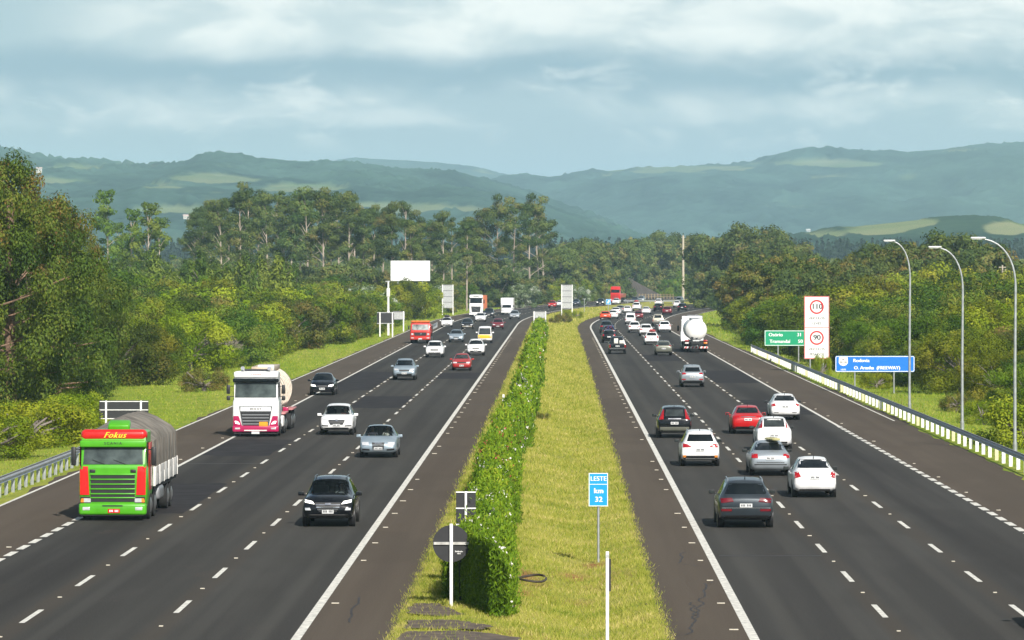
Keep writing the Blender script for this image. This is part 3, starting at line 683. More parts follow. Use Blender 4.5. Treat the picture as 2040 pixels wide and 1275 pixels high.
    if rails:
        for x in (-1, 1):
            xr = x * .56 * sc[0]
            MB().tube([(xr, -1.5 * sc[1], zr - .06), (xr, -1.35 * sc[1], zr + .0), (xr, .0, zr + .02), (xr, .3 * sc[1], zr - .05)], .018, 6).build('roof_rail', rails, root, 60)
    MB().tube([(0, -1.15 * sc[1], zr - .03), (0, -1.35 * sc[1], zr + .12)], [.02, .006], 6).build('antenna', BLACK, root)
    for fn in extra: fn(root, bvh, sc)
    return root
def drv(root, px, py, hb, oncoming, u=None):
    """put a vehicle with its nearest axle at the ground contact seen in the photograph"""
    x, y = at(px, py)
    c = y + hb
    yaw = road_yaw(-11 if oncoming else 10, c)
    x = x + math.tan(-yaw) * hb
    root.location = (x, c, 0); root.rotation_euler = (0, 0, yaw + (math.pi if oncoming else 0))
    return root
PROTO = {}
def car(key, style, colour, px, py, oncoming, label, cat='car', group=None, sc=(1, 1, 1), **kw):
    name = {'sedan': 'sedan', 'suv': 'suv', 'hatch': 'hatchback', 'pickup': 'pickup_truck', 'van': 'van'}[style] + '_car'
    name = {'pickup_truck_car': 'pickup_truck', 'van_car': 'van'}.get(name, name)
    k = key or (style, colour, sc, kw.get('lit'))
    if k in PROTO: r = copy_tree(PROTO[k])
    else: r = PROTO[k] = make_car(name, style, colour, sc, **kw)
    for q in ('label', 'category', 'group'):
        if q in r: del r[q]
    drv(r, px, py, DIM[style][0] * sc[1], oncoming)
    return tag(r, label, cat, group or ('vehicles coming towards the camera' if oncoming else 'vehicles driving away from the camera'))
def pn(nm, poly, m, sgn=1, off=.012, mr=0):
    def f(root, bvh, sc):
        for pl in ([poly, mir(poly)] if mr else [poly]):
            v, fc = panel(bvh, scaled(pl, sc), 'y', sgn, off)
            if fc: MB().add(v, fc).build(nm, m, root, 40)
    return f

# ---- oncoming, nearest first
creta = [('windscreen', [(-.72, 1.13), (.72, 1.13), (.58, 1.58), (-.58, 1.58)], GLASS3, 0), ('headlight', [(.46, .80), (.80, .86), (.80, .95), (.54, .90)], LAMPON, 1),
         ('grille', [(-.30, .54), (.30, .54), (.46, .86), (-.46, .86)], BLACK, 0), ('fog_lamp', [(.58, .60), (.78, .60), (.78, .68), (.62, .68)], LAMP, 1), ('air_intake', rect(-.70, .70, .33, .46), BLACK, 0)]
def creta_x(root, bvh, sc):
    for z, w in ((.62, .36), (.70, .40), (.78, .43)):
        v, f = panel(bvh, rect(-w, w, z - .012, z + .012), 'y', 1, .02); MB().add(v, f).build('grille_bar', CHROME, root, 40)
    v, f = panel(bvh, rect(-.10, .10, .765, .835), 'y', 1, .03); MB().add(v, f).build('emblem', CHROME, root, 40)
    v, f = panel(bvh, rect(-.6, .6, .44, .47), 'y', 1, .03); MB().add(v, f).build('skid_trim', CHROME, root, 40)
car('creta', 'suv', 'black', 656, 1048, 1, 'black SUV with lit headlights and wide chrome grille, lowest oncoming car in the picture', 'SUV', cabin=True, front=creta, extra=(creta_x,), rails=PAINTS['darkgrey'])
audi = [('windscreen', [(-.72, 1.02), (.72, 1.02), (.56, 1.44), (-.56, 1.44)], GLASS3, 0), ('headlight', [(.42, .60), (.74, .62), (.78, .75), (.46, .76)], LAMP, 1), ('grille', [(-.26, .42), (.26, .42), (.30, .74), (-.30, .74)], BLACK, 0),
        ('air_intake', [(.40, .36), (.76, .38), (.76, .46), (.40, .44)], BLACK, 1)]
def audi_x(root, bvh, sc):
    t = MB()
    for x in (-.12, -.04, .04, .12):
        v, f = panel(bvh, [(x + .045 * math.cos(a), .70 + .035 * math.sin(a)) for a in [i * math.pi / 5 for i in range(10)]], 'y', 1, .02, .05); t.add(v, f)
    t.build('emblem', CHROME, root, 40)
    v, f = panel(bvh, rect(-.27, .27, .405, .425), 'y', 1, .02); MB().add(v, f).build('grille_surround', CHROME, root, 40)
car('audi', 'sedan', 'silverblue', 755, 911, 1, 'silver-blue sedan with ringed grille emblem, right behind the black SUV', cabin=True, front=audi, extra=(audi_x,), sc=(1.0, 1.02, .99))
hrv = [('windscreen', [(-.71, 1.12), (.71, 1.12), (.57, 1.56), (-.57, 1.56)], GLASS3, 0), ('headlight', [(.44, .78), (.80, .86), (.80, .95), (.42, .85)], LAMP, 1), ('grille', [(-.34, .58), (.34, .58), (.50, .86), (-.50, .86)], BLACK, 0),
       ('air_intake', rect(-.66, .66, .33, .43), BLACK, 0), ('fog_lamp', [(.46, .50), (.80, .52), (.80, .57), (.46, .55)], BLACK, 1)]
def hrv_x(root, bvh, sc):
    v, f = panel(bvh, rect(-.3, .3, .80, .82), 'y', 1, .02); MB().add(v, f).build('grille_bar', CHROME, root, 40)
    v, f = panel(bvh, rect(-.06, .06, .74, .84), 'y', 1, .03); MB().add(v, f).build('emblem', CHROME, root, 40)
car('hrv', 'suv', 'white', 672, 866, 1, 'white SUV with black V-shaped grille driving beside the white and magenta lorry', 'SUV', cabin=True, front=hrv, extra=(hrv_x,), sc=(.98, .98, .97))
car('darksedan', 'sedan', 'black', 643, 787, 1, 'black car with both headlights lit, on the outer lane just ahead of the grass verge', lit=True, sc=(1.0, .95, 1.02))
renegade = [('windscreen', [(-.71, 1.15), (.71, 1.15), (.57, 1.55), (-.57, 1.55)], GLASS, 0), ('headlight', [(.46, .78), (.78, .80), (.80, .92), (.48, .90)], LAMP, 1), ('grille', rect(-.40, .40, .70, .84), BLACK, 0), ('air_intake', rect(-.6, .6, .36, .52), BLACK, 0)]
car('silversuv', 'suv', 'silverblue', 806, 757, 1, 'silver-blue SUV with a boxy front in the middle oncoming lane', 'SUV', front=renegade, rails=BLACK)
unoface = [('windscreen', [(-.66, 1.05), (.66, 1.05), (.54, 1.40), (-.54, 1.40)], GLASS2, 0), ('headlight', [(.42, .66), (.76, .66), (.76, .78), (.42, .78)], LAMP, 1), ('grille', rect(-.40, .40, .66, .78), BLACK, 0), ('bumper', rect(-.76, .76, .36, .54), PAINTS['oldred'], 0)]
car('oldred', 'sedan', 'oldred', 920, 738, 1, 'faded red boxy old car beside the inner edge line', front=unoface, sc=(.95, .9, .97))
car('compass', 'suv', 'white', 866, 712, 1, 'white SUV with slim black grille in the middle oncoming lane, near the red lorry', 'SUV', front=renegade, sc=(1, 1, .98))
car('spinwhite', 'hatch', 'white', 948, 708, 1, 'small white high hatchback with black roof rails, just in front of the yellow van', rails=BLACK, sc=(1.05, 1, 1.08))
car(None, 'sedan', 'silverblue', 909, 682, 1, 'silver-blue sedan beside the red lorry', sc=(1, 1, 1))
car(None, 'sedan', 'black', 931, 656, 1, 'dark sedan with pale bumper, following the silver-blue sedan', extra=(pn('bumper', rect(-.7, .7, .34, .50), PAINTS['beige']),))
def roofbag(root, bvh, sc): pass
car(None, 'hatch', 'white', 890, 652, 1, 'white car carrying a dark bundle on its roof')
car(None, 'sedan', 'white', 957, 641, 1, 'white sedan close in front of the white lorry', sc=(1.0, 1, .98))
car(None, 'pickup', 'black', 974, 634, 1, 'black pickup beside the white lorry', 'pickup')
car(None, 'hatch', 'darkred', 992, 656, 1, 'dark red car with roof bars behind the yellow van', rails=CHROME)
car(None, 'hatch', 'silver', 1025, 636, 1, 'light silver small car in front of the white box van')
car(None, 'hatch', 'red', 1100, 613, 1, 'bright red car left of the far tall sign back', sc=(1, 1, 1.02))
car(None, 'sedan', 'white', 1116, 611, 1, 'white car half hidden behind the far tall sign back')
car(None, 'suv', 'navy', 1147, 609.5, 1, 'dark blue SUV just right of the far tall sign back', 'SUV', sc=(.95, 1, .95))
car(None, 'suv', 'black', 1196, 609, 1, 'dark SUV on the far bend left of the small blue sign', 'SUV', lit=True)
car(None, 'sedan', 'white', 1227, 606.5, 1, 'white car directly in front of the red semi lorry')
car(None, 'suv', 'silver', 1277, 602, 1, 'silver car at the far end of the bend beside the dark bank', lit=False, sc=(.95, 1, .95))
car(None, 'sedan', 'navy', 1264, 603.5, 1, 'dark car at the far end of the bend behind the red semi lorry')

# ---- going away, nearest first
q5 = [('rear_window', [(-.68, 1.18), (.68, 1.18), (.54, 1.53), (-.54, 1.53)], GLASS, 0), ('tail_light', [(.40, .93), (.80, .88), (.82, 1.03), (.46, 1.06)], TAIL_D, 1), ('reflector', [(.46, .60), (.80, .60), (.80, .68), (.46, .68)], TAIL_D, 1),
      ('lower_bumper', rect(-.72, .72, .32, .46), BLACK, 0), ('trim_strip', rect(-.78, .78, .70, .725), CHROME, 0)]
car('q5', 'suv', 'darkgrey', 1484, 1050, 0, 'dark grey SUV with wide dark red tail lights, lowest car going away', 'SUV', rear=q5, rails=PAINTS['silver'], sc=(1.06, 1.05, 1.0), mirror=BLACK)
versa = [('rear_window', [(-.66, 1.12), (.66, 1.12), (.53, 1.42), (-.53, 1.42)], GLASS, 0), ('tail_light', [(.56, .82), (.80, .76), (.80, .98), (.66, 1.0)], TAIL, 1), ('lower_bumper', rect(-.62, .62, .29, .35), BLACK, 0), ('trim_strip', rect(-.22, .22, .87, .89), CHROME, 0)]
car('versa', 'sedan', 'white', 1621, 990, 0, 'white sedan with wedge tail lights, lower right of the cluster', rear=versa, sc=(.97, 1, 1.02), mirror=BLACK)
civic = [('rear_window', [(-.67, 1.12), (.67, 1.12), (.54, 1.41), (-.54, 1.41)], GLASS, 0), ('tail_light', [(.54, .80), (.82, .80), (.80, .98), (.56, .98)], TAIL, 1), ('trim_strip', rect(-.6, .6, .60, .63), CHROME, 0), ('lower_bumper', rect(-.70, .70, .50, .54), BLACK, 0)]
car('civic', 'sedan', 'silver', 1533, 947, 0, 'silver-white sedan with square red tail lights carrying a board on its roof', rear=civic, sc=(.99, 1.02, .98), mirror=BLACK)
asx = [('rear_window', [(-.62, 1.18), (.62, 1.18), (.52, 1.50), (-.52, 1.50)], GLASS, 0), ('tail_light', [(.40, .93), (.80, .90), (.80, 1.08), (.60, 1.05)], TAIL, 1), ('lower_bumper', rect(-.78, .78, .34, .52), BLACK, 0), ('reflector', [(.66, .44), (.80, .44), (.80, .54), (.66, .54)], AMBER, 1)]
car('asx', 'suv', 'white', 1394, 928, 0, 'white SUV with roof rails and star-shaped red tail lights', 'SUV', rear=asx, rails=CHROME, sc=(.97, .98, .96), mirror=BLACK)
crv = [('rear_window', [(-.50, 1.16), (.50, 1.16), (.44, 1.50), (-.44, 1.50)], GLASS2, 0), ('tail_light', [(.58, 1.0), (.80, .98), (.60, 1.50), (.54, 1.50)], TAIL, 1), ('lower_bumper', rect(-.76, .76, .36, .60), PAINTS['greygreen'], 0), ('trim_strip', rect(-.34, .34, 1.0, 1.05), CHROME, 0)]
car('crv', 'suv', 'black', 1343, 872, 0, 'black SUV with tall red tail lights beside its rear window', 'SUV', rear=crv, sc=(1.0, 1.02, 1.0))
redr = [('rear_window', [(-.62, 1.12), (.62, 1.12), (.50, 1.40), (-.50, 1.40)], GLASS, 0), ('tail_light', [(.44, .88), (.80, .84), (.80, .95), (.50, .96)], TAIL, 1), ('lower_bumper', rect(-.70, .70, .29, .42), BLACK, 0), ('trim_strip', rect(-.4, .4, .93, .955), CHROME, 0)]
car('redsedan', 'sedan', 'red', 1489, 864, 0, 'bright red sedan, the only red car near the front of the lanes going away', rear=redr, sc=(1, 1, 1.0), mirror=PAINTS['red'])
meriva = [('rear_window', [(-.50, 1.10), (.50, 1.10), (.46, 1.46), (-.46, 1.46)], GLASS2, 0), ('tail_light', [(.56, 1.06), (.74, 1.04), (.60, 1.44), (.52, 1.45)], TAIL, 1), ('lower_bumper', rect(-.62, .62, .32, .44), BLACK, 0)]
car('meriva', 'hatch', 'white', 1541, 898, 0, 'white tall hatchback with high red tail lights, partly hidden by the sedan carrying a board', rear=meriva, sc=(1.03, 1.02, 1.08), mirror=BLACK)
crown = [('rear_window', [(-.62, 1.12), (.62, 1.12), (.51, 1.41), (-.51, 1.41)], GLASS, 0), ('tail_light', [(.56, .84), (.80, .80), (.80, .92), (.62, .98)], TAIL, 1), ('trim_strip', [(.40, .44), (.66, .44), (.66, .47), (.40, .47)], BLACK, 1), ('lower_bumper', rect(-.70, .70, .29, .34), BLACK, 0)]
car('passat', 'sedan', 'white', 1563, 836, 0, 'white sedan in the rightmost lane beside the outer edge line', rear=crown, sc=(1.0, 1.03, 1.0), mirror=BLACK)
honda = [('rear_window', [(-.60, 1.17), (.60, 1.17), (.50, 1.50), (-.50, 1.50)], GLASS, 0), ('tail_light', [(.46, .98), (.80, .96), (.78, 1.10), (.56, 1.10)], TAIL, 1), ('reflector', [(.52, .56), (.80, .56), (.80, .64), (.52, .64)], TAIL, 1), ('lower_bumper', rect(-.74, .74, .33, .52), BLACK, 0)]
car('silverhrv', 'suv', 'silver', 1379, 771, 0, 'silver SUV alone in the middle lane with red corner lights', 'SUV', rear=honda, sc=(.98, .98, .99))
goldr = [('rear_window', [(-.56, 1.06), (.56, 1.06), (.48, 1.38), (-.48, 1.38)], GLASS2, 0), ('tail_light', [(.54, .98), (.78, .96), (.74, 1.06), (.56, 1.06)], TAIL, 1), ('lower_bumper', rect(-.62, .62, .30, .42), BLACK, 0)]
car('greyhatch', 'hatch', 'greygreen', 1322, 708, 0, 'grey-green hatchback left of the white tanker', rear=goldr, sc=(1.02, 1, .98))
car('hilux', 'pickup', 'black', 1230, 705, 0, 'black pickup with white boxes in its bed beside the inner edge line', 'pickup')
car(None, 'hatch', 'white', 1298, 687, 0, 'white open-backed small car carrying a red bundle, left of the tanker', rear=[('rear_window', [(-.56, 1.02), (.56, 1.02), (.48, 1.34), (-.48, 1.34)], GLASS, 0), ('tail_light', [(.62, .70), (.76, .70), (.76, .92), (.62, .92)], TAIL, 1), ('lower_bumper', rect(-.62, .62, .32, .44), BLACK, 0)])
G2 = 'far vehicles in the queue going away'
for st_, co_, px, py, sc_, lb, ct in (
    ('suv', 'white', 1264, 663, (.95, 1, .95), 'white SUV left of another white car in front of the beige pickup', 'SUV'),
    ('suv', 'white', 1287, 669.5, (1, 1, .95), 'white car with a wide rear window directly behind the white open-backed car', 'SUV'),
    ('hatch', 'white', 1324, 662.5, (1.05, 1, 1.05), 'white square-backed car behind the grey-green hatchback', 'car'),
    ('pickup', 'beige', 1311, 649, (.98, 1, 1), 'beige pickup with a pale tailgate in the middle of the queue', 'pickup'),
    ('van', 'white', 1256, 646, (1.0, 1, .92), 'white van with two square rear panes in the queue', 'van'),
    ('hatch', 'black', 1213, 683, (.98, 1, 1), 'dark small car half hidden behind the black pickup', 'car'),
    ('suv', 'navy', 1213.5, 672.5, (.98, 1, .92), 'dark SUV with bicycles on its back', 'SUV'),
    ('suv', 'darkgrey', 1208, 664, (1, 1, 1.02), 'dark grey SUV ahead of the car carrying bicycles', 'SUV'),
    ('hatch', 'orange', 1206, 636.5, (1.12, 1, .95), 'orange-red car beside the inner shoulder bend', 'car'),
    ('sedan', 'white', 1221, 635, (1, 1, 1), 'white car half hidden behind the orange-red car', 'car'),
    ('sedan', 'white', 1227, 628, (1.05, 1, 1), 'white sedan on the bend beyond the orange-red car', 'car'),
    ('sedan', 'grey', 1235, 624, (1, 1, 1.02), 'grey sedan on the bend ahead of the white sedan', 'car'),
    ('hatch', 'white', 1250, 624, (1.0, 1, .95), 'white hatchback on the bend between the grey sedan and the white high car', 'car'),
    ('suv', 'white', 1268, 619.5, (1, 1, 1.1), 'white high car with a reddish load on its roof', 'SUV'),
    ('hatch', 'darkred', 1272, 637, (.95, 1, 1), 'dark car peeping out behind the white van with square panes', 'car'),
    ('sedan', 'white', 1287, 626, (1, 1, .95), 'white low sedan between the dark jeep and the white van', 'car'),
    ('suv', 'black', 1311, 620.5, (1, .9, 1), 'black jeep with a spare wheel on its back door', 'SUV'),
    ('suv', 'white', 1312, 608.5, (1, 1, .95), 'white car seen just above the black jeep', 'SUV'),
    ('hatch', 'darkred', 1329, 627, (1.05, 1, 1.02), 'dark red hatchback right of the black jeep', 'car'),
    ('hatch', 'white', 1349, 612.5, (1, 1, 1), 'white hatchback at the far right of the bend', 'car'),
    ('suv', 'black', 1359, 620, (1.05, 1, .98), 'large black SUV near the foot of the tall pole', 'SUV'),
    ('suv', 'black', 1389, 606.5, (.95, 1, 1), 'dark SUV farthest right before the trees hide the road', 'SUV'),
    ('van', 'white', 1353, 603.5, (.9, 1, .8), 'white van far off left of the tall pole', 'van')):
    car(None, st_, co_, px, py, 0, lb, ct, G2, sc=sc_, plate_txt=False, full=False)
# a car just out of frame at the lower right, whose shadow reaches into view
r = copy_tree(PROTO['passat']); r.location = (13.97, 102.4, 0); r.rotation_euler = (0, 0, road_yaw(10, 100)); tag(r, 'white sedan in the right lane at the lower right corner, only its shadow in view', 'car', 'vehicles driving away from the camera')

# ---- loads carried by cars: things of their own
def on_car(label_part):
    for o in COL.objects:
        if o.type == 'EMPTY' and label_part in o.get('label', ''): return o
def place_on(o, c, dx, dy, z, rz=0):
    a = c.rotation_euler.z
    o.location = (c.location.x + dx * math.cos(a) - dy * math.sin(a), c.location.y + dx * math.sin(a) + dy * math.cos(a), z); o.rotation_euler = (0, 0, a + rz)
BOARD = mat('board_skin', (.55, .50, .22), .5, var=.5, scale=3)
b = MB()
pts = [(-.9, .02), (-.7, .16), (-.2, .25), (.4, .24), (.8, .13), (1.0, 0), (.8, -.13), (.4, -.24), (-.2, -.25), (-.7, -.16)]
b.prism([(x * .28 / .25, y) for y, x in pts], 0, .07, 'z')
sb = tag(b.build('surfboard', BOARD, None, 40, .02), 'green and yellow board strapped on the roof of the silver-white sedan', 'board')
place_on(sb, on_car('carrying a board'), .18, -.55, 1.50, .15)
LOADW = mat('load_box', (.72, .70, .64), .8); LOADR = mat('load_bundle', (.35, .05, .05), .9, var=.4, scale=5); LOADK = mat('dark_bundle', (.05, .045, .05), .9, var=.4)
c = on_car('white boxes in its bed')
for nm, m, d, pos, lb in (('carton', LOADW, (.42, .5, .5), (-.15, -2.1, 1.35), 'white tall carton standing in the bed of the black pickup'), ('carton', LOADW, (.5, .6, .3), (.45, -1.9, 1.25), 'low white carton in the bed of the black pickup')):
    o = tag(MB().box((0, 0, 0), d).build(nm, m, None, 40, .03), lb, 'box', 'cartons in the black pickup'); place_on(o, c, pos[0], pos[1], pos[2])
def bundle(lb, host, m, dx, dy, z, d):
    bm = bmesh.new(); bmesh.ops.create_icosphere(bm, subdivisions=3, radius=.5)
    for v in bm.verts:
        n = math.sin(v.co.x * 9 + v.co.z * 5) * .05 + math.sin(v.co.y * 11) * .04
        v.co = Vector((v.co.x * d[0] * (1 + n), v.co.y * d[1] * (1 + n), max(-.42, v.co.z) * d[2] * (1 + n)))
    me = bpy.data.meshes.new('bundle'); bm.to_mesh(me); bm.free()
    o = tag(link_mesh('bundle', me, m, None, 60), lb, 'bundle', 'loads on car roofs'); place_on(o, on_car(host), dx, dy, z)
bundle('dark bundle tied on the roof of the white car left of the white lorry', 'dark bundle on its roof', LOADK, 0, .1, 1.66, (.9, 1.2, .36))
bundle('red bundle in the back of the white open-backed car', 'carrying a red bundle', LOADR, .1, -1.0, 1.62, (.8, 1.0, .3))
bundle('reddish bundle on the roof of the white high car far off', 'reddish load on its roof', LOADR, -.1, -.3, 2.0, (1.0, 1.4, .4))
def bicycle(mcol):
    root = thing('bicycle'); fm = mat('cycle_frame_' + mcol, {'red': (.35, .03, .03), 'blue': (.03, .06, .25)}[mcol], .4)
    for x in (-.5, .5):
        w = MB().tube([(x + .33 * math.cos(a), 0, .34 + .33 * math.sin(a)) for a in [i * math.pi / 8 for i in range(17)]], .02, 6, False).build('wheel', RUBBER, root)
        s = MB()
        for i in range(5):
            a = i * math.pi / 5; s.tube([(x + .31 * math.cos(a), 0, .34 + .31 * math.sin(a)), (x - .31 * math.cos(a), 0, .34 - .31 * math.sin(a))], .004, 4)
        s.build('spoke', CHROME, w)
    f = MB()
    for p, q in (((-.5, .34), (-.15, .36)), ((-.15, .36), (-.22, .85)), ((-.5, .34), (-.2, .72)), ((-.15, .36), (.36, .78)), ((-.2, .76), (.34, .84)), ((.5, .34), (.33, .95))): f.tube([(p[0], 0, p[1]), (q[0], 0, q[1])], .02, 6)
    f.build('frame', fm, root); MB().box((-.22, 0, .88), (.26, .12, .05)).build('saddle', BLACK, root, 40, .015)
    MB().tube([(.28, -.24, .98), (.33, 0, .96), (.28, .24, .98)], .016, 6).build('handlebar', BLACK, root)
    return root
c = on_car('bicycles on its back')
for i, (k, dy, z) in enumerate((('red', -2.42, .62), ('blue', -2.62, .70))):
    o = bicycle(k); place_on(o, c, -.05 + .15 * i, dy, z); tag(o, '%s bicycle hanging on the back of the dark SUV' % k, 'bicycle', 'bicycles on the dark SUV')
c = on_car('black jeep'); s = MB().tube([(0, -2.2, .95), (0, -2.36, .95)], [.33, .33], 20).build('spare_wheel', RUBBER, c, 40)

# ---- the drivers one can make out behind three windscreens (one continuous skinned body each)
SKIN = mat('skin', (.48, .28, .20), .6); HAIR = mat('dark_hair', (.02, .015, .012), .8)
def person(shirt, z0, lean=.0):
    J = {'pelvis': (0, 0, 0), 'waist': (0, -.03, .18), 'chest': (0, -.06, .40), 'neck': (0, -.05, .56), 'jaw': (0, -.02, .63), 'head': (0, -.03, .72), 'crown': (0, -.05, .80),
         'shl': (-.19, -.05, .50), 'ell': (-.25, .12, .30), 'wrl': (-.17, .40, .36), 'hal': (-.14, .46, .40), 'shr': (.19, -.05, .50), 'elr': (.25, .12, .30), 'wrr': (.17, .40, .36), 'har': (.14, .46, .40),
         'hpl': (-.10, .03, -.02), 'knl': (-.13, .45, .06), 'hpr': (.10, .03, -.02), 'knr': (.13, .45, .06)}
    R = {'pelvis': .15, 'waist': .14, 'chest': .16, 'neck': .055, 'jaw': .068, 'head': .088, 'crown': .06, 'shl': .065, 'ell': .048, 'wrl': .032, 'hal': .04, 'shr': .065, 'elr': .048, 'wrr': .032, 'har': .04, 'hpl': .10, 'knl': .065, 'hpr': .10, 'knr': .065}
    E = [('pelvis', 'waist'), ('waist', 'chest'), ('chest', 'neck'), ('neck', 'jaw'), ('jaw', 'head'), ('head', 'crown'), ('chest', 'shl'), ('shl', 'ell'), ('ell', 'wrl'), ('wrl', 'hal'), ('chest', 'shr'), ('shr', 'elr'), ('elr', 'wrr'), ('wrr', 'har'), ('pelvis', 'hpl'), ('hpl', 'knl'), ('pelvis', 'hpr'), ('hpr', 'knr')]
    n = list(J); me = bpy.data.meshes.new('person'); me.from_pydata([J[k] for k in n], [(n.index(a), n.index(b)) for a, b in E], [])
    o = bpy.data.objects.new('person', me); COL.objects.link(o); o.modifiers.new('skin', 'SKIN'); s_ = o.modifiers.new('sub', 'SUBSURF'); s_.levels = 2; s_.render_levels = 2
    for i, k in enumerate(n):
        v = me.skin_vertices[0].data[i]; v.radius = (R[k], R[k] * (.8 if k in ('chest', 'waist') else 1)); v.use_root = (k == 'pelvis')
    dg = bpy.context.evaluated_depsgraph_get(); dg.update(); m2 = bpy.data.meshes.new_from_object(o.evaluated_get(dg))
    o.modifiers.clear(); o.data = m2; m2.name = 'person'; m2.materials.clear(); m2.materials.append(SKIN); m2.materials.append(shirt)
    for p in m2.polygons: p.material_index = 0 if p.center.z > .545 or p.center.y > .33 and p.center.z > .2 else 1
    m2.shade_smooth()
    h = bmesh.new(); bmesh.ops.create_icosphere(h, subdivisions=3, radius=.098)
    bmesh.ops.delete(h, geom=[v for v in h.verts if v.co.z < -.01 and v.co.y > -.03 or v.co.y > .06 and v.co.z < .045 or v.co.z < -.075], context='VERTS')
    hm_ = bpy.data.meshes.new('hair'); h.to_mesh(hm_); h.free(); ho = link_mesh('hair', hm_, HAIR, o, 60); ho.location = (0, -.045, .735)
    f = MB(); f.tube([(0, .055, .715), (0, .078, .685)], [.008, .017], 6)
    f.build('nose', SKIN, o)
    for x in (-.034, .034): MB().box((x, .058, .722), (.026, .01, .012)).build('eye', HAIR, o)
    MB().box((0, .058, .648), (.05, .012, .010)).build('mouth', mat('lips', (.30, .10, .09), .6), o)
    for x in (-.088, .088): MB().box((x, -.03, .71), (.02, .04, .06)).build('ear', SKIN, o, 40, .006)
    return o
for host, px_, shirt, lb in (('black SUV with lit headlights', -.37, mat('shirt_grey', (.25, .25, .27), .9), 'driver in a grey shirt behind the windscreen of the black SUV'), ('silver-blue sedan with ringed', -.37, mat('shirt_white', (.55, .53, .50), .9), 'driver in a pale shirt behind the windscreen of the ringed silver-blue sedan'),
                             ('silver-blue sedan with ringed', .37, mat('shirt_dark', (.05, .05, .07), .9), 'front passenger in a dark shirt in the ringed silver-blue sedan'), ('white SUV with black V-shaped', -.37, mat('shirt_red', (.30, .08, .07), .9), 'driver in a reddish shirt behind the windscreen of the V-grilled white SUV')):
    o = person(shirt, 0); c = on_car(host); place_on(o, c, px_, -.10, .60); tag(o, lb, 'person', 'people seen through windscreens')
# ------------------------------------------------------------------ small van with yellow front
vy = [('windscreen', [(-.70, 1.02), (.70, 1.02), (.62, 1.74), (-.62, 1.74)], GLASS2, 0), ('front_panel', rect(-.78, .78, .60, .98), PAINTS['yellow'], 0), ('headlight', [(.55, .66), (.72, .66), (.72, .80), (.55, .80)], LAMP, 1), ('bumper', rect(-.80, .80, .40, .52), PAINTS['white'], 0)]
car('kombi', 'van', 'white', 966, 684, 1, 'small van with white top, dark windscreen and yellow front panel', 'van', front=vy, sc=(1, 1, 1.03), full=False)

# ------------------------------------------------------------------ lorries: origin at the middle of the front bumper, body towards -Y
TGLASS = mat('lorry_glass_painted_reflections', (.055, .07, .066), .06, spec=.5, var=.75, scale=1.6)  # pale patches in the base colour are painted reflections on the windscreens
TARP = mat('grey_tarpaulin', (.165, .148, .125), .9, var=.45, scale=2.2, bump=.6, streak=(.6, 3.0, .6))
CHASSIS = mat('chassis_black', (.014, .014, .015), .7)
STEEL = mat('steel_grey', (.34, .35, .36), .45, .6)
TANKW = mat('tank_white', (.80, .79, .75), .35, var=.10, scale=1.2)
TANKC = mat('tank_cream', (.52, .41, .30), .45, var=.3, scale=1.5)
DIRTW = mat('dusty_white', (.72, .70, .66), .6, var=.2, scale=2)
ORANGE = mat('orange_plate', (.85, .33, .01), .5, var=.06)
def wheel(root, x, y, r=.5, wd=.30, dual=False):
    sg = 1 if x > 0 else -1; n = 2 if dual else 1
    for k in range(n):
        xo = x - sg * k * (wd + .05)
        w = MB().tube([(xo, y, r), (xo - sg * .03, y, r), (xo - sg * (wd - .03), y, r), (xo - sg * wd, y, r)], [r * .93, r, r, r * .93], 26).build('wheel', RUBBER, root, 40)
        if k == 0: MB().tube([(xo + sg * .006, y, r), (xo + sg * .06, y, r)], [r * .55, r * .2], 16).build('rim', RIM, w, 40)
def cab_shell(W, H, zw, L=2.1, zb=.42, lean=.32):
    w = W / 2
    return [(-L, zb + .3, zw - .05, H - .10, w * .98, w * .9), (-L + .06, zb + .25, zw, H, w, w * .93), (-.9, zb + .1, zw, H + .02, w, w * .93), (-lean - .12, zb, zw, H - .03, w, w * .93), (-lean, zb, zw, H - .10, w, w * .92),
            (-.10, zb, zw - .04, zw + .12, w * .985, w * .92), (-.04, zb, zw - .06, zw + .02, w * .97, w * .90), (0, zb + .06, zw - .12, zw - .06, w * .93, w * .86)]
def cab_parts(root, st, colour, parts):
    me = shell_mesh(st).mesh('cab'); bvh = BVHTree.FromPolygons([v.co.copy() for v in me.vertices], [tuple(p.vertices) for p in me.polygons])
    o = link_mesh('cab', me, colour, root, 36)
    for nm, poly, m, mr, off in parts:
        for pl in ([poly, mir(poly)] if mr else [poly]):
            v, f = panel(bvh, pl, 'y', 1, off, .12)
            if f: MB().add(v, f).build(nm, m, root, 40)
    return bvh
def side_glass(root, bvh, poly):
    for sg in (1, -1):
        v, f = panel(bvh, poly, 'x', sg, .008, .2)
        if f: MB().add(v, f).build('side_window', GLASS, root, 40)
def truck_mirror(root, x, y, z, h=.55, w=.22):
    for sg in (-1, 1):
        o = MB().box((sg * x, y, z), (w, .12, h)).build('mirror', BLACK, root, 40, .04, 2)
        MB().tube([(sg * (x - .3), y - .1, z + h * .35), (sg * x, y, z + h * .35)], .02, 6).build('bracket', BLACK, o)
def place_truck(root, px, py, oncoming, axle=1.35):
    x, y = at(px, py); c = y - axle if oncoming else y
    yaw = road_yaw(-14 if oncoming else 13, y)
    root.location = (x + (math.tan(-yaw) * -axle if oncoming else 0), c, 0); root.rotation_euler = (0, 0, yaw + (math.pi if oncoming else 0))

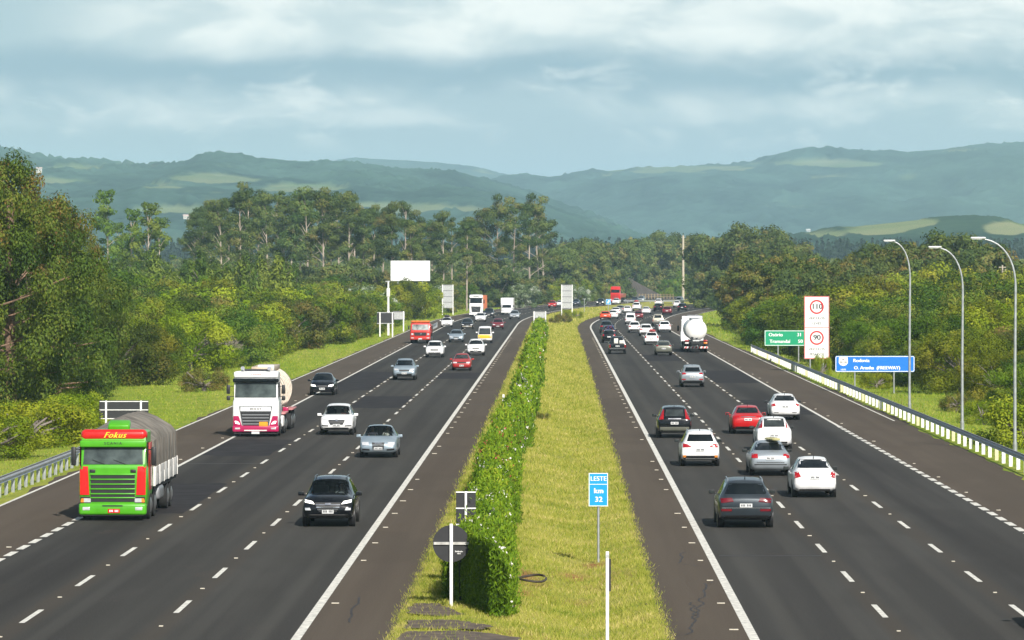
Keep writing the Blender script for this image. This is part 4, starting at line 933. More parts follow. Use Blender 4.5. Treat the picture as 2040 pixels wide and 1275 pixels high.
# green and red lorry with a tarpaulin
t = thing('tarp_lorry', label='bright green and red lorry with a grey tarpaulin over its load, nearest lorry', cat='lorry', group='lorries on the motorway')
G, R_, Wt = PAINTS['green'], PAINTS['truckred'], PAINTS['white']
bv = cab_parts(t, cab_shell(2.46, 3.18, 1.95, 2.0), G, [
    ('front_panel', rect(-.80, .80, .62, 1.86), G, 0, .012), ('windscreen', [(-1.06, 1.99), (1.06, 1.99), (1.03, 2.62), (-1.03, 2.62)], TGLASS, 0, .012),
    ('corner_panel', [(.83, .92), (1.15, .92), (1.16, 1.92), (.88, 1.92)], R_, 1, .022), ('lamp_surround', rect(.78, 1.13, .62, .86), BLACK, 1, .02), ('headlight', rect(.78, 1.10, .66, .80), LAMP, 1, .03), ('indicator', rect(1.02, 1.11, .66, .80), AMBER, 1, .036)])
side_glass(t, bv, [(-1.6, 2.02), (-.5, 2.02), (-.5, 2.75), (-1.6, 2.75)])
MB().box((0, -.16, 2.72), (2.36, .30, .24)).build('sun_visor', G, t, 40, .05, 3)
MB().box((0, -.52, 3.02), (2.34, .55, .40)).build('roof_cap', R_, t, 40, .17, 5)
for x in (-1.225, 1.225): MB().box((x, -1.05, 1.9), (.02, 1.0, 1.7)).build('side_door', R_, t, 40, .008)
MB().box((-.12, -1.05, 3.34), (.78, .55, .24), rx=-.35).build('air_deflector', G, t, 40, .08, 3)
MB().box((0, .0, .42), (2.40, .26, .42)).build('bumper', G, t, 40, .09, 3)
s = MB(); g2 = MB()
for i, z in enumerate((1.56, 1.39, 1.22, 1.05, .88, .74)):
    s.box((0, .018, z), (1.56, .05, .125))
    g2.box((0, .05, z + .082), (1.60, .05, .042))
s.build('grille', BLACK, t, 40); g2.build('grille_slat', G, t, 40, .012)
for x in (-.72, .72): MB().box((x, .02, 1.76), (.20, .03, .12)).build('air_vent', BLACK, t, 40, .03)
for x in (-.98, .98): MB().box((x, .0, 1.14), (.07, .06, .30)).build('air_vent', BLACK, t, 40)
for x in (-.93, .93):
    f = MB().box((x, .125, .44), (.26, .03, .12)).build('fog_lamp', LAMP, t, 40, .02)
MB().box((-.0, .125, .54), (.72, .03, .045)).build('bumper_slot', BLACK, t)
p = MB().box((-.05, .14, .36), (.42, .02, .14)).build('plate', PAINTS['truckred'], t)
q = MB()
for i in range(7):
    if i != 3: q.box((-.19 + .047 * i, .153, .36), (.03, .006, .075))
q.build('lettering', PAINTS['white'], p)
tx = MB(); add_text(tx, 'Fokus', .29, (-.02, -.23, 3.02), bold=.02, flip=True, shear=.5, spacing=1.15); tx.build('lettering', mat('yellow_letters', (.85, .55, .02), .5), t, None)
tx = MB(); add_text(tx, 'SCANIA', .13, (0, .0, 2.74), bold=.006, flip=True, spacing=1.5); tx.build('lettering', BLACK, t, None)
MB().box((0, .0, .25), (2.2, .1, .14)).build('lower_bumper', BLACK, t)
w1 = MB()
for x in (-.45, .3): w1.tube([(x, -.02, 2.0), (x + .45, -.10, 2.16)], .012, 5)
w1.build('wiper', BLACK, t)
truck_mirror(t, 1.42, -.25, 2.28, .66, .17)
MB().box((0, -5.9, .72), (1.0, 9.4, .3)).build('chassis', CHASSIS, t)
MB().box((0, -6.6, 1.06), (2.46, 8.6, .16)).build('load_floor', CHASSIS, t)
sd = MB(); 
for x in (-1, 1):
    for k in range(5): sd.box((x * 1.26, -2.95 - 1.72 * k, 1.47), (.06, 1.64, .66))
    for k in range(6): sd.box((x * 1.265, -2.1 - 1.72 * k, 1.47), (.09, .07, .70))
sd.box((0, -10.85, 1.47), (2.5, .05, .66))
sd.build('side_board', DIRTW, t, 40, .012)
V = []; ny = 70; prof = [(-1.25, 1.55), (-1.26, 2.2), (-1.24, 2.75), (-1.08, 2.98), (-.55, 3.28), (0, 3.48), (.55, 3.28), (1.08, 2.98), (1.24, 2.75), (1.26, 2.2), (1.25, 1.55)]
rr = random.Random(3)
for j in range(ny):
    y = -2.25 - 8.55 * j / (ny - 1); f = min(1, (j / ny * 8.55 + .05) / 1.6); rip = .055 * math.sin(y * 4.2) + .03 * math.sin(y * 9.3 + 1) + rr.uniform(-.012, .012)
    for x, z in prof:
        zz = z if z < 2.8 else 2.8 + (z - 2.8) * (.35 + .75 * math.sin(f * math.pi / 2)) + .04 * math.sin(y * .8)
        sag = rip * (1 if abs(x) > 1.2 else .9)
        V.append((x * (1 + (sag * .5 if z > 1.6 else .012)), y, zz + (sag * .7 if z > 2.5 else 0)))
n = len(prof); Fq = [(j * n + k, j * n + k + 1, (j + 1) * n + k + 1, (j + 1) * n + k) for j in range(ny - 1) for k in range(n - 1)] + [tuple(range(n)), tuple(range((ny - 1) * n, ny * n))[::-1]]
MB().add(V, Fq).build('tarpaulin', TARP, t, 50)
rp = MB()
for j in range(7):
    y = -2.9 - 1.25 * j
    for x in (-1, 1): rp.tube([(x * 1.30, y, 2.75), (x * 1.31, y + .12, 2.2), (x * 1.31, y, 1.55)], .008, 4)
rp.build('rope', mat('rope', (.16, .13, .10), .9), t)
for y in (-1.35, -2.9): 
    for x in (-1.2, 1.2): wheel(t, x, y)
for y in (-7.6, -8.9):
    for x in (-1.22, 1.22): wheel(t, x, y, dual=True)
MB().box((-1.05, -4.6, .78), (.5, 1.5, .5)).build('fuel_tank', STEEL, t, 40, .12, 3); MB().box((1.05, -4.6, .78), (.5, 1.2, .5)).build('tool_box', CHASSIS, t, 40, .04)
place_truck(t, 233, 1033, 1)

# white and magenta tractor with tank trailer
t = thing('tanker_lorry', label='white lorry with magenta bumper and orange hazard plate pulling a cream tank', cat='lorry', group='lorries on the motorway')
Mg = PAINTS['magenta']
bv = cab_parts(t, cab_shell(2.48, 3.45, 2.0, 2.2), Wt, [
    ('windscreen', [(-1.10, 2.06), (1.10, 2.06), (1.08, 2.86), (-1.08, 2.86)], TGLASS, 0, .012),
    ('grille_surround', [(-.70, .52), (.70, .52), (.88, 1.62), (-.88, 1.62)], CHROME, 0, .012), ('grille', [(-.64, .56), (.64, .56), (.82, 1.32), (-.82, 1.32)], BLACK, 0, .025), ('grille_header', rect(-.80, .80, 1.36, 1.58), Wt, 0, .025),
    ('corner_panel', [(.70, .50), (1.16, .50), (1.16, 1.10), (.90, 1.10)], Mg, 1, .03), ('headlight', [(.82, .66), (1.06, .70), (1.10, .84), (.94, .82)], LAMPON, 1, .045)])
side_glass(t, bv, [(-1.6, 2.05), (-.45, 2.05), (-.45, 2.85), (-1.6, 2.85)])
MB().box((0, -.16, 2.98), (2.42, .34, .20)).build('sun_visor', GLASS, t, 40, .05, 3)
MB().box((0, -.40, 3.27), (2.36, .44, .34)).build('roof_cap', Wt, t, 40, .10, 4)
s = MB()
for z in (1.16, 1.0, .84, .68): s.box((0, .055, z), (1.30 + .28 * (z - .6), .04, .045))
s.build('grille_slat', STEEL, t, 40)
MB().box((0, .0, .42), (2.46, .24, .34)).build('bumper', Mg, t, 40, .08, 3)
MB().box((0, .11, .34), (1.2, .03, .06)).build('bumper_trim', DIRTW, t)
for x in (-.95, .95): MB().box((x, .125, .44), (.26, .02, .09)).build('fog_lamp', LAMP, t, 40, .02)
p = MB().box((0, .135, .22), (.42, .02, .13)).build('plate', PLATE, t)
MB().box((-.42, .09, .62), (.45, .02, .34)).build('hazard_plate', ORANGE, t); MB().box((-.42, .102, .62), (.43, .006, .012)).build('plate_line', BLACK, t)
tx = MB(); add_text(tx, 'BEILUT', .15, (0, .045, 1.47), bold=.012, flip=True, spacing=1.3); tx.build('lettering', BLACK, t, None)
tx = MB(); add_text(tx, 'CARGAS', .11, (0, -.172, 3.30), bold=.006, flip=True, spacing=1.4); tx.build('lettering', PAINTS['truckred'], t, None)
MB().tube([(-.75, -.6, 3.52), (.75, -.6, 3.52)], .05, 8).build('roof_bar', BLACK, t); 
for x in (-.7, .7): MB().tube([(x, -.75, 3.42), (x, -.2, 3.62)], [.09, .11], 10).build('air_horn', CHROME, t)
truck_mirror(t, 1.46, -.2, 2.50, .48, .19); truck_mirror(t, 1.46, -.2, 2.04, .24, .19)
MB().box((0, -.8, .25), (2.3, 1.6, .2)).build('skirt', CHASSIS, t); MB().box((0, -6.2, .85), (1.0, 9.5, .3)).build('chassis', CHASSIS, t)
for x in (-1.05, 1.05): MB().box((x, -3.0, .72), (.5, 1.1, .6)).build('fuel_tank', DIRTW, t, 40, .1, 3)
prof = [(-3.15, .3), (-3.2, .62), (-3.4, .86), (-3.8, 1.0), (-4.4, 1.09), (-5.2, 1.15), (-6.2, 1.18), (-12.1, 1.18), (-12.3, 1.08), (-12.42, .6)]
MB().tube([(0, y, 2.22) for y, r in prof], [r for y, r in prof], 36).build('tank', TANKC, t, 50)
s = MB()
for k, (yb_, rb_) in enumerate(((-3.4, .93), (-3.8, 1.065), (-4.4, 1.14), (-5.2, 1.20), (-6.3, 1.225), (-7.4, 1.225), (-8.5, 1.225), (-9.6, 1.225), (-10.7, 1.225))): s.tube([(0, yb_, 2.22), (0, yb_ - .12, 2.22)], [rb_, rb_], 36)
s.build('tank_band', mat('band_cream', (.70, .62, .52), .45, var=.2), t, 50)
MB().box((0, -7.5, 3.46), (1.15, 6.0, .26)).build('manhole_rail', TANKC, t, 40, .05); MB().box((-.2, -4.9, 3.52), (.9, .7, .34)).build('manhole_cover', DIRTW, t, 40, .08, 3)
s = MB()
for x in (-1, 1):
    s.box((x * 1.05, -5.0, 1.10), (.55, 2.6, .10)); s.box((x * 1.1, -11.2, 1.12), (.5, 3.6, .08))
s.build('mudguard', mat('faded_pink', (.50, .20, .20), .6, var=.3), t, 40, .03)
for y in (-1.4,):
    for x in (-1.22, 1.22): wheel(t, x, y)
for y in (-4.4, -5.7, -10.0, -11.25, -12.5):
    for x in (-1.24, 1.24): wheel(t, x, y, dual=True)
for x in (-1.15, 1.15): MB().box((x, -6.6, 1.2), (.3, .35, .3)).build('coupling_box', Mg, t, 40, .04)
place_truck(t, 513, 868, 1)

# old red lorry
t = thing('old_lorry', label='old red lorry with dark grille and orange cover on its load in the outer lane', cat='lorry', group='lorries on the motorway')
bk = PAINTS['brick']
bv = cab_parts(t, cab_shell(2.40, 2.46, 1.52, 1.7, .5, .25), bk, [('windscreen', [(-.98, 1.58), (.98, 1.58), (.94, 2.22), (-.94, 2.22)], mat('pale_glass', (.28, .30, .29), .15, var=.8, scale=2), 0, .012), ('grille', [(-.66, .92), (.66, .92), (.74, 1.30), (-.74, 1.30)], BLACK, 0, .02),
     ('headlight', rect(.80, 1.05, 1.0, 1.2), LAMP, 1, .03)])
MB().box((0, 0, .62), (2.36, .24, .34)).build('bumper', bk, t, 40, .06, 3)
for x in (-.9, .9): MB().box((x, .125, .66), (.30, .02, .12)).build('fog_lamp', LAMP, t)
MB().box((0, .13, .56), (.42, .02, .14)).build('plate', PLATE, t); MB().tube([(-.08, .03, 1.13), (-.08, .05, 1.13)], [.10, .10], 16).build('emblem', CHROME, t)
MB().box((0, -1.0, 2.56), (2.2, 1.5, .22)).build('roof_load', mat('orange_cover', (.62, .16, .03), .8, var=.3), t, 40, .08, 3)
truck_mirror(t, 1.36, -.2, 1.9, .42, .16)
MB().box((0, -5.0, 1.10), (2.36, 6.4, .16)).build('load_floor', CHASSIS, t); MB().box((0, -4.2, .75), (.9, 7.6, .26)).build('chassis', CHASSIS, t)
sd = MB()
for x in (-1, 1): sd.box((x * 1.19, -5.0, 1.62), (.06, 6.4, .9))
sd.box((0, -1.85, 1.75), (2.36, .06, 1.15)); sd.box((0, -8.2, 1.62), (2.36, .06, .9)); sd.build('side_board', PAINTS['oldred'], t, 40, .01)
for y, d in ((-1.3, 0), (-5.6, 1), (-6.8, 1)):
    for x in (-1.16, 1.16): wheel(t, x, y, .48, dual=bool(d))
place_truck(t, 838, 684, 1)

# tall white lorry with an orange container
t = thing('container_lorry', label='tall white lorry with large black grille and an orange container behind', cat='lorry', group='lorries on the motorway')
bv = cab_parts(t, cab_shell(2.50, 3.95, 2.35, 2.2), Wt, [('windscreen', [(-1.10, 2.42), (1.10, 2.42), (1.06, 3.25), (-1.06, 3.25)], GLASS, 0, .012), ('grille', [(-.72, .85), (.72, .85), (.86, 1.85), (-.86, 1.85)], BLACK, 0, .02), ('headlight', rect(.86, 1.1, .60, .85), LAMP, 1, .03), ('roof_lamp', rect(-.5, .5, 3.62, 3.74), BLACK, 0, .03)])
MB().box((0, -.14, 3.36), (2.4, .30, .14)).build('sun_visor', BLACK, t, 40, .04); MB().box((0, 0, .50), (2.46, .2, .30)).build('bumper', Wt, t, 40, .06)
MB().tube([(-.72, .04, .95), (.72, .04, 1.75)], .03, 5).build('grille_bar', CHROME, t); truck_mirror(t, 1.44, -.2, 2.75, .7, .2)
MB().box((0, -9.6, 2.55), (2.46, 12.2, 2.5)).build('container', mat('container_orange', (.52, .15, .05), .6, var=.15, scale=1, streak=(1, 6, .3)), t, 40, .03)
s = MB()
for k in range(40):
    for x in (-1, 1): s.box((x * 1.235, -3.8 - .3 * k, 2.55), (.035, .12, 2.3))
s.build('container_rib', MATS['container_orange'], t); MB().box((0, -8.2, 1.1), (1.1, 15, .3)).build('chassis', CHASSIS, t)
for y, d in ((-1.4, 0), (-4.0, 1), (-12.2, 1), (-13.4, 1), (-14.6, 1)):
    for x in (-1.22, 1.22): wheel(t, x, y, dual=bool(d))
place_truck(t, 949, 631, 1)

# white box van
t = thing('box_lorry', label='white box van with a plain tall box over its cab in the middle lane', cat='lorry', group='lorries on the motorway')
bv = cab_parts(t, cab_shell(2.05, 2.15, 1.25, 1.9, .4, .6), Wt, [('windscreen', [(-.86, 1.30), (.86, 1.30), (.78, 1.85), (-.78, 1.85)], GLASS, 0, .012), ('headlight', rect(.55, .9, .80, 1.0), LAMP, 1, .02), ('grille', rect(-.45, .45, .75, .95), DIRTW, 0, .02)])
MB().box((0, 0, .52), (2.0, .18, .26)).build('bumper', Wt, t, 40, .05); MB().box((0, -3.9, 2.02), (2.3, 5.6, 2.25)).build('cargo_box', Wt, t, 40, .05); MB().box((0, -3.5, .65), (.9, 6, .25)).build('chassis', CHASSIS, t)
truck_mirror(t, 1.22, -.5, 1.6, .3, .16)
for y in (-1.1, -4.6):
    for x in (-1.0, 1.0): wheel(t, x, y, .38, .24)
place_truck(t, 1010, 627, 1)

# red semi far off
t = thing('red_semi', label='tall bright red lorry farthest away on the left bend', cat='lorry', group='lorries on the motorway')
bv = cab_parts(t, cab_shell(2.50, 4.0, 2.35, 2.2), R_, [('windscreen', [(-1.10, 2.42), (1.10, 2.42), (1.06, 3.15), (-1.06, 3.15)], GLASS, 0, .012), ('grille', [(-.72, .95), (.72, .95), (.86, 1.75), (-.86, 1.75)], PAINTS['oldred'], 0, .02), ('headlight', rect(.86, 1.1, .60, .85), LAMP, 1, .03), ('grille_header', rect(-.9, .9, 1.9, 2.15), PAINTS['brick'], 0, .02)])
MB().box((0, -.14, 3.28), (2.4, .30, .14)).build('sun_visor', R_, t, 40, .04); MB().box((0, 0, .50), (2.46, .2, .40)).build('bumper', R_, t, 40, .06); truck_mirror(t, 1.44, -.2, 2.75, .7, .2)
MB().box((0, -8.4, 1.7), (2.46, 11.5, .95)).build('trailer_side', PAINTS['brick'], t, 40, .03); MB().box((0, -7.8, 1.05), (1.1, 14, .3)).build('chassis', CHASSIS, t)
for y, d in ((-1.4, 0), (-4.0, 1), (-11.2, 1), (-12.4, 1), (-13.6, 1)):
    for x in (-1.22, 1.22): wheel(t, x, y, dual=bool(d))
place_truck(t, 1227, 602.5, 1)

# white road tanker going away: origin at the rear bumper, body towards +Y
t = thing('road_tanker', label='white road tanker with a round tank end and red striped rear bumper, going away', cat='lorry', group='lorries on the motorway')
prof = [(.02, .12), (.05, .4), (.13, .72), (.28, .98), (.5, 1.12), (9.3, 1.12), (9.5, .95), (9.55, .4)]
MB().tube([(0, y, 2.36) for y, r in prof], [r for y, r in prof], 40).build('tank', TANKW, t, 30)
MB().tube([(0, .60, 2.36), (0, .70, 2.36)], [1.15, 1.15], 40).build('tank_band', STEEL, t, 50); MB().tube([(0, .22, 2.6), (0, .27, 2.6)], [.12, .12], 12).build('end_fitting', STEEL, t)
s = MB()
for x in (-.7, .7): s.tube([(x, .9, 3.42), (x, .9, 3.80), (x, 8.8, 3.80), (x, 8.8, 3.42)], .025, 5)
for y in (.9, 3, 5, 7, 8.8): s.tube([(-.7, y, 3.80), (.7, y, 3.80)], .02, 5)
s.build('top_rail', STEEL, t); MB().box((0, 5, 3.46), (.9, 7.6, .12)).build('walkway', STEEL, t)
MB().box((0, 5, 1.02), (1.1, 12, .3)).build('chassis', CHASSIS, t); MB().box((0, .35, 1.10), (2.35, .3, .28)).build('rear_frame', CHASSIS, t)
bb = MB().box((0, .02, .52), (2.5, .10, .20)).build('bumper', DIRTW, t, 40, .015)
s = MB()
for k in range(7): s.prism([(-1.2 + .36 * k, .43), (-1.05 + .36 * k, .43), (-.95 + .36 * k, .61), (-1.10 + .36 * k, .61)], -.04, -.034)
s.build('stripe', PAINTS['truckred'], bb)
for x in (-1, 1):
    MB().box((x * .98, .16, 1.22), (.44, .06, .14)).build('tail_light', TAIL, t, 40, .02); MB().box((x * .98, .16, .98), (.38, .05, .16)).build('reflector', DIRTW if x < 0 else AMBER, t, 40, .02)
    MB().box((x * .55, .1, .82), (.08, .1, .5)).build('bumper_stay', CHASSIS, t)
MB().box((0, .15, 1.22), (.7, .04, .16)).build('plate', PLATE, t)
for x in (-.42, .06):
    d = MB().prism([(x - .17, 1.52), (x, 1.35), (x + .17, 1.52), (x, 1.69)], .20, .215).build('hazard_sign', BLACK, t)
for y in (1.6, 2.9, 4.2, 9.6, 10.9):
    for x in (-1.22, 1.22): wheel(t, x, y, dual=True)
for x in (-1.22, 1.22): wheel(t, x, 14.2)
mg = MB()
for x in (-1, 1): mg.box((x * 1.08, 2.9, 1.08), (.5, 4.0, .06)); mg.box((x * 1.18, .72, .7), (.3, .03, .6))
mg.build('mudguard', CHASSIS, t)
cst = [(y + 15.6, zb, zs, zt, w, wt) for y, zb, zs, zt, w, wt in cab_shell(2.48, 3.3, 2.0, 2.2)]
me = shell_mesh(cst).mesh('cab'); link_mesh('cab', me, Wt, t, 36)
MB().box((0, 13.9, 3.45), (2.2, .5, .4)).build('roof_cap', Wt, t, 40, .12, 3)
for sg in (-1, 1): MB().box((sg * 1.45, 15.4, 2.3), (.2, .12, .6)).build('mirror', BLACK, t, 40, .04); 
place_truck(t, 1387, 702, 0)
# ------------------------------------------------------------------ signs, posts, rails, lamps
GALV = mat('galvanised_steel', (.42, .44, .45), .45, .55, var=.2, scale=4)
WPAINT = mat('white_paint', (.78, .78, .76), .5, var=.08)
SBLACK = mat('sign_back_black', (.022, .022, .024), .55)
SGREY = mat('sign_back_grey', (.40, .41, .41), .6, var=.2)
SBLUE = mat('sign_blue', (.0, .16, .62), .45, var=.05); SBLUE2 = mat('sign_light_blue', (.0, .30, .72), .45, var=.05); SGREEN = mat('sign_green', (.0, .30, .14), .45, var=.05)
SWHITE = mat('sign_white', (.84, .84, .82), .5, var=.04); SRED = mat('sign_red', (.55, .015, .02), .5); SPINK = mat('sign_red_edge', (.62, .16, .15), .5); SINK = mat('sign_ink', (.02, .02, .025), .6)
def rrect(x0, x1, z0, z1, r, n=5):
    out = []
    for cx, cz, a0 in ((x1 - r, z1 - r, 0), (x0 + r, z1 - r, 90), (x0 + r, z0 + r, 180), (x1 - r, z0 + r, 270)):
        for k in range(n + 1):
            a = math.radians(a0 + 90 * k / n); out.append((cx + r * math.cos(a), cz + r * math.sin(a)))
    return out
def face(mb, poly, y, t=.004): return mb.prism(poly, y - t, y)
def board(root, poly, m, y0=-.03, y1=0.0, name='board'): return MB().prism(poly, y0, y1).build(name, m, root, 40)
def border(root, x0, x1, z0, z1, w, m, y=-.034, name='border'):
    s = MB()
    s.prism(rect(x0, x1, z1 - w, z1), y - .004, y); s.prism(rect(x0, x1, z0, z0 + w), y - .004, y); s.prism(rect(x0, x0 + w, z0 + w, z1 - w), y - .004, y); s.prism(rect(x1 - w, x1, z0 + w, z1 - w), y - .004, y)
    return s.build(name, m, root, None)
def letters(root, items, m, y=-.036, name='lettering'):
    s = MB()
    for txt, sz, x, z, bold, sp in items: add_text(s, txt, sz, (x, y, z), bold=bold, spacing=sp, ext=.003)
    return s.build(name, m, root, None)
def post(root, x, y, z1, r=.04, m=None, z0=-.4, name='post'): return MB().cyl((x, y, z0), (x, y, z1), r, n=10).build(name, m or GALV, root, 40)

# kilometre sign in the median
x, y = at(1192, 1104); t = thing('kilometre_sign', (x, y, -.12), 0, 'light blue LESTE km 32 sign on a grey post in the grass median', 'road sign')
z0, z1 = 1.62, 2.66; board(t, rect(-.30, .30, z0, z1), SBLUE2); border(t, -.30, .30, z0, z1, .022, SWHITE); MB().prism(rect(-.278, .278, 2.30, 2.318), -.038, -.034).build('divider', SWHITE, t, None)
letters(t, [('LESTE', .20, 0, 2.48, .008, 1.0), ('km', .23, 0, 2.10, .02, 1.1), ('32', .23, 0, 1.83, .02, 1.1)], SWHITE); post(t, 0, .045, 2.6)
# round sign and square sign seen from behind
x, y = at(899, 1210); t = thing('round_sign', (x, y, 0), 0, 'round black sign back with white cross brace on a white post by the hedge', 'road sign')
MB().tube([(0, .03, 1.68), (0, .05, 1.68)], [.49, .49], 40).build('board', SBLACK, t, 40)
MB().box((0, .005, 1.69), (.93, .04, .07)).build('brace', mat('brace_grey', (.45, .44, .41), .6, var=.3), t); MB().box((0, -.035, .98), (.085, .06, 2.46)).build('post', WPAINT, t, 40, .008)
k = MB().box((.20, .026, 1.45), (.24, .006, .12)).build('sticker', SBLACK, t); letters(k, [('Sinalização', .055, .20, 1.475, .003, .9), ('viária', .05, .20, 1.42, .003, .9)], SWHITE, y=.02)
x, y = at(928, 1168); t = thing('square_sign', (x, y, 0), 0, 'square black sign back with white cross frame standing in the front of the hedge', 'road sign')
zb = 1.72; board(t, rect(-.275, .275, zb, zb + .95), SBLACK, .03, .05); s = MB()
for z in (zb + .02, zb + .475, zb + .93): s.box((0, .01, z), (.56, .035, .035))
s.build('brace', WPAINT, t); MB().box((0, -.03, 1.3), (.06, .05, 2.75)).build('post', WPAINT, t, 40, .006); letters(t, [('via', .07, .13, zb + .14, .003, 1)], SWHITE, y=.026)
# thin white post close to the camera, sign plate seen edge-on
y = 96.5; x = (1210 - CX) * y / F_PX; t = thing('edge_on_sign', (x, y, -.25), 0, 'white post with a dark sign plate seen edge-on, lowest post in the grass median', 'road sign')
MB().box((0, 0, 1.2), (.075, .06, 2.75)).build('post', WPAINT, t, 40, .006); MB().box((.055, .02, 2.02), (.02, .10, .76), rz=.35).build('plate', SBLACK, t); MB().box((0, -.01, 2.47), (.082, .07, .06)).build('band', SGREY, t)
x, y = at(1003, 823); t = thing('marker_post', (x, y, 0), 0, 'thin white marker post on the left side of the hedge', 'marker post'); MB().box((0, 0, .55), (.13, .04, 1.2)).build('post', WPAINT, t, 40, .01); MB().box((0, -.022, .95), (.1, .006, .12)).build('reflector', SGREY, t)
# black board on the left verge
x, y = at(247, 858); t = thing('verge_sign', (x, y, 0), .0, 'wide black sign back with white frame on the left verge behind the green lorry', 'road sign')
board(t, rect(-1.36, 1.34, .62, 1.66), SBLACK, .03, .06); s = MB()
for z in (.66, 1.14, 1.60): s.box((0, .0, z), (2.66, .04, .045))
s.build('brace', WPAINT, t)
for x_ in (-.98, .93): MB().box((x_, -.04, .7), (.10, .06, 1.9)).build('post', WPAINT, t, 40, .006)
# speed limit sign
Y = 352.; s_ = F_PX / Y; gz = CAM_H; X = (1627 - CX) / s_; t = thing('speed_sign', (X, Y, 0), 0, 'tall white speed sign with red circles 110 and 90 beside the right guard rail', 'road sign')
zt = gz + (HY - 590) / s_; zb = gz + (HY - 715) / s_; hw = 25 / s_; zm = (zt + zb) / 2 - .0 
board(t, rect(-hw, hw, zb, zt), SWHITE); border(t, -hw, hw, zb, zt, .075, SPINK); MB().prism(rect(-hw + .075, hw - .075, zm - .03, zm + .03), -.038, -.034).build('divider', SPINK, t, None)
for k, (txt, l1, zc) in enumerate((('110', 'LEVES', zt - .92), ('90', 'PESADOS', zm - .88))):
    n = 40; ro, ri = .61, .47; V = []
    for i in range(n):
        a = 2 * math.pi * i / n
        for r_ in (ro, ri):
            for yy in (-.034, -.040): V.append((r_ * math.cos(a), yy, zc + r_ * math.sin(a)))
    Fr = []
    for i in range(n):
        a, b = 4 * i, 4 * ((i + 1) % n); Fr += [(a + 1, b + 1, b + 3, a + 3), (a, a + 1, b + 1, b)[::-1], (a + 2, a + 3, b + 3, b + 2)]
    MB().add(V, Fr).build('ring', SRED, t, None)
    letters(t, [(txt, .64, 0, zc + .02, .045, 1.0)], SINK); letters(t, [('VEÍCULOS', .30, 0, zc - .98, .012, 1.0), (l1, .30, 0, zc - 1.42, .012, 1.0)], SINK)
for px in (1614, 1640): post(t, (px - 1627) / s_, .05, zt - .1, .07)
# green distance sign
Y = 392.; s_ = F_PX / Y; X = (1579 - CX) / s_; t = thing('distance_sign', (X, Y, 0), 0, 'green distance sign for Osório and Tramandaí half behind the white speed sign', 'road sign')
zt = gz + (HY - 658) / s_; zb = gz + (HY - 689) / s_; x0, x1 = (1523 - 1579) / s_, (1634 - 1579) / s_
board(t, rrect(x0, x1, zb, zt, .1), SGREEN); border(t, x0 + .03, x1 - .03, zb + .03, zt - .03, .05, SWHITE)
letters(t, [('Osório', .46, x0 + 1.05, zb + 1.05, .03, 1.0), ('Tramandaí', .46, x0 + 1.45, zb + .42, .03, 1.0), ('31', .46, x0 + 3.3, zb + 1.05, .03, 1.0), ('50 km', .46, x0 + 3.75, zb + .42, .03, 1.0)], SWHITE)
for px in (1550, 1591, 1624): post(t, (px - 1579) / s_, .05, zt - .1, .07)
# blue motorway sign
Y = 297.; s_ = F_PX / Y; X = (1743 - CX) / s_; t = thing('motorway_sign', (X, Y, 0), 0, 'wide blue sign reading Rodovia O. Aranha FREEWAY behind the right guard rail', 'road sign')
zt = gz + (HY - 709) / s_; zb = gz + (HY - 741) / s_; hw = 79 / s_
board(t, rrect(-hw, hw, zb, zt, .12), SBLUE)
s = MB(); o_ = rrect(-hw + .02, hw - .02, zb + .02, zt - .02, .11); i_ = rrect(-hw + .065, hw - .065, zb + .065, zt - .065, .07); n = len(o_)
s.add([(a, -.036, b) for a, b in o_] + [(a, -.036, b) for a, b in i_], [(k, (k + 1) % n, n + (k + 1) % n, n + k) for k in range(n)]); s.build('border', SWHITE, t, None)
sx0 = -hw + .27; face(MB(), [(sx0, zt - .10), (sx0 + .62, zt - .10), (sx0 + .64, zt - .5), (sx0 + .52, zt - .66), (sx0 + .31, zt - .72), (sx0 + .10, zt - .66), (sx0 - .02, zt - .5)], -.034).build('shield', SWHITE, t, None)
letters(t, [('BR', .15, sx0 + .31, zt - .25, .008, 1), ('BR-290', .17, sx0 + .31, zt - .46, .008, 1)], SINK, y=-.042, name='shield_lettering'); letters(t, [('LESTE', .15, sx0 + .31, zb + .17, .012, 1), ('Rodovia', .34, -hw + 1.86, zt - .34, .03, 1.05), ('O. Aranha  (FREEWAY)', .34, -hw + 3.0, zb + .29, .03, 1.0)], SWHITE)
for px in (1703, 1781): post(t, (px - 1743) / s_, .05, zt - .1, .055)
# sign backs further along the left carriageway and in the median
def sign_back(px0, px1, py0, py1, pyb, posts, m, label, frames=3, cat='road sign', nm='road_sign_back'):
    xc, Y = at((px0 + px1) / 2, pyb); s_ = F_PX / Y; t = thing(nm, (xc, Y, 0), 0, label, cat)
    zt = gz + (HY - py0) / s_; zb = gz + (HY - py1) / s_; hw = (px1 - px0) / 2 / s_
    board(t, rect(-hw, hw, zb, zt), m, .04, .07); s = MB()
    for i in range(frames + 1): s.box((0, .015, zb + .05 + (zt - zb - .1) * i / frames), (2 * hw, .05, .09))
    s.build('brace', SGREY if m is SBLACK else mat('brace_dark', (.16, .16, .17), .6), t)
    for p in posts: MB().box(((p - (px0 + px1) / 2) / s_, -.03, zt / 2 - .2), (.16, .08, zt + .4)).build('post', WPAINT, t)
sign_back(881, 903, 567, 614, 627.5, (881.5, 902.5), SGREY, 'tall grey four-panel sign back left of the white container lorry', 4)
sign_back(1118, 1140, 567, 615, 630, (1119, 1140), SGREY, 'tall grey four-panel sign back standing in the median', 4)
sign_back(1062, 1088, 620, 634, 652, (1064, 1087), SGREY, 'low grey sign back behind the far end of the hedge', 1)
sign_back(751, 785, 622, 645, 671, (757, 782), SBLACK, 'black sign back beside the white camera mast', 1)
sign_back(783, 806, 620, 637, 660, (804,), SGREY, 'small grey sign back just right of the white camera mast', 1)
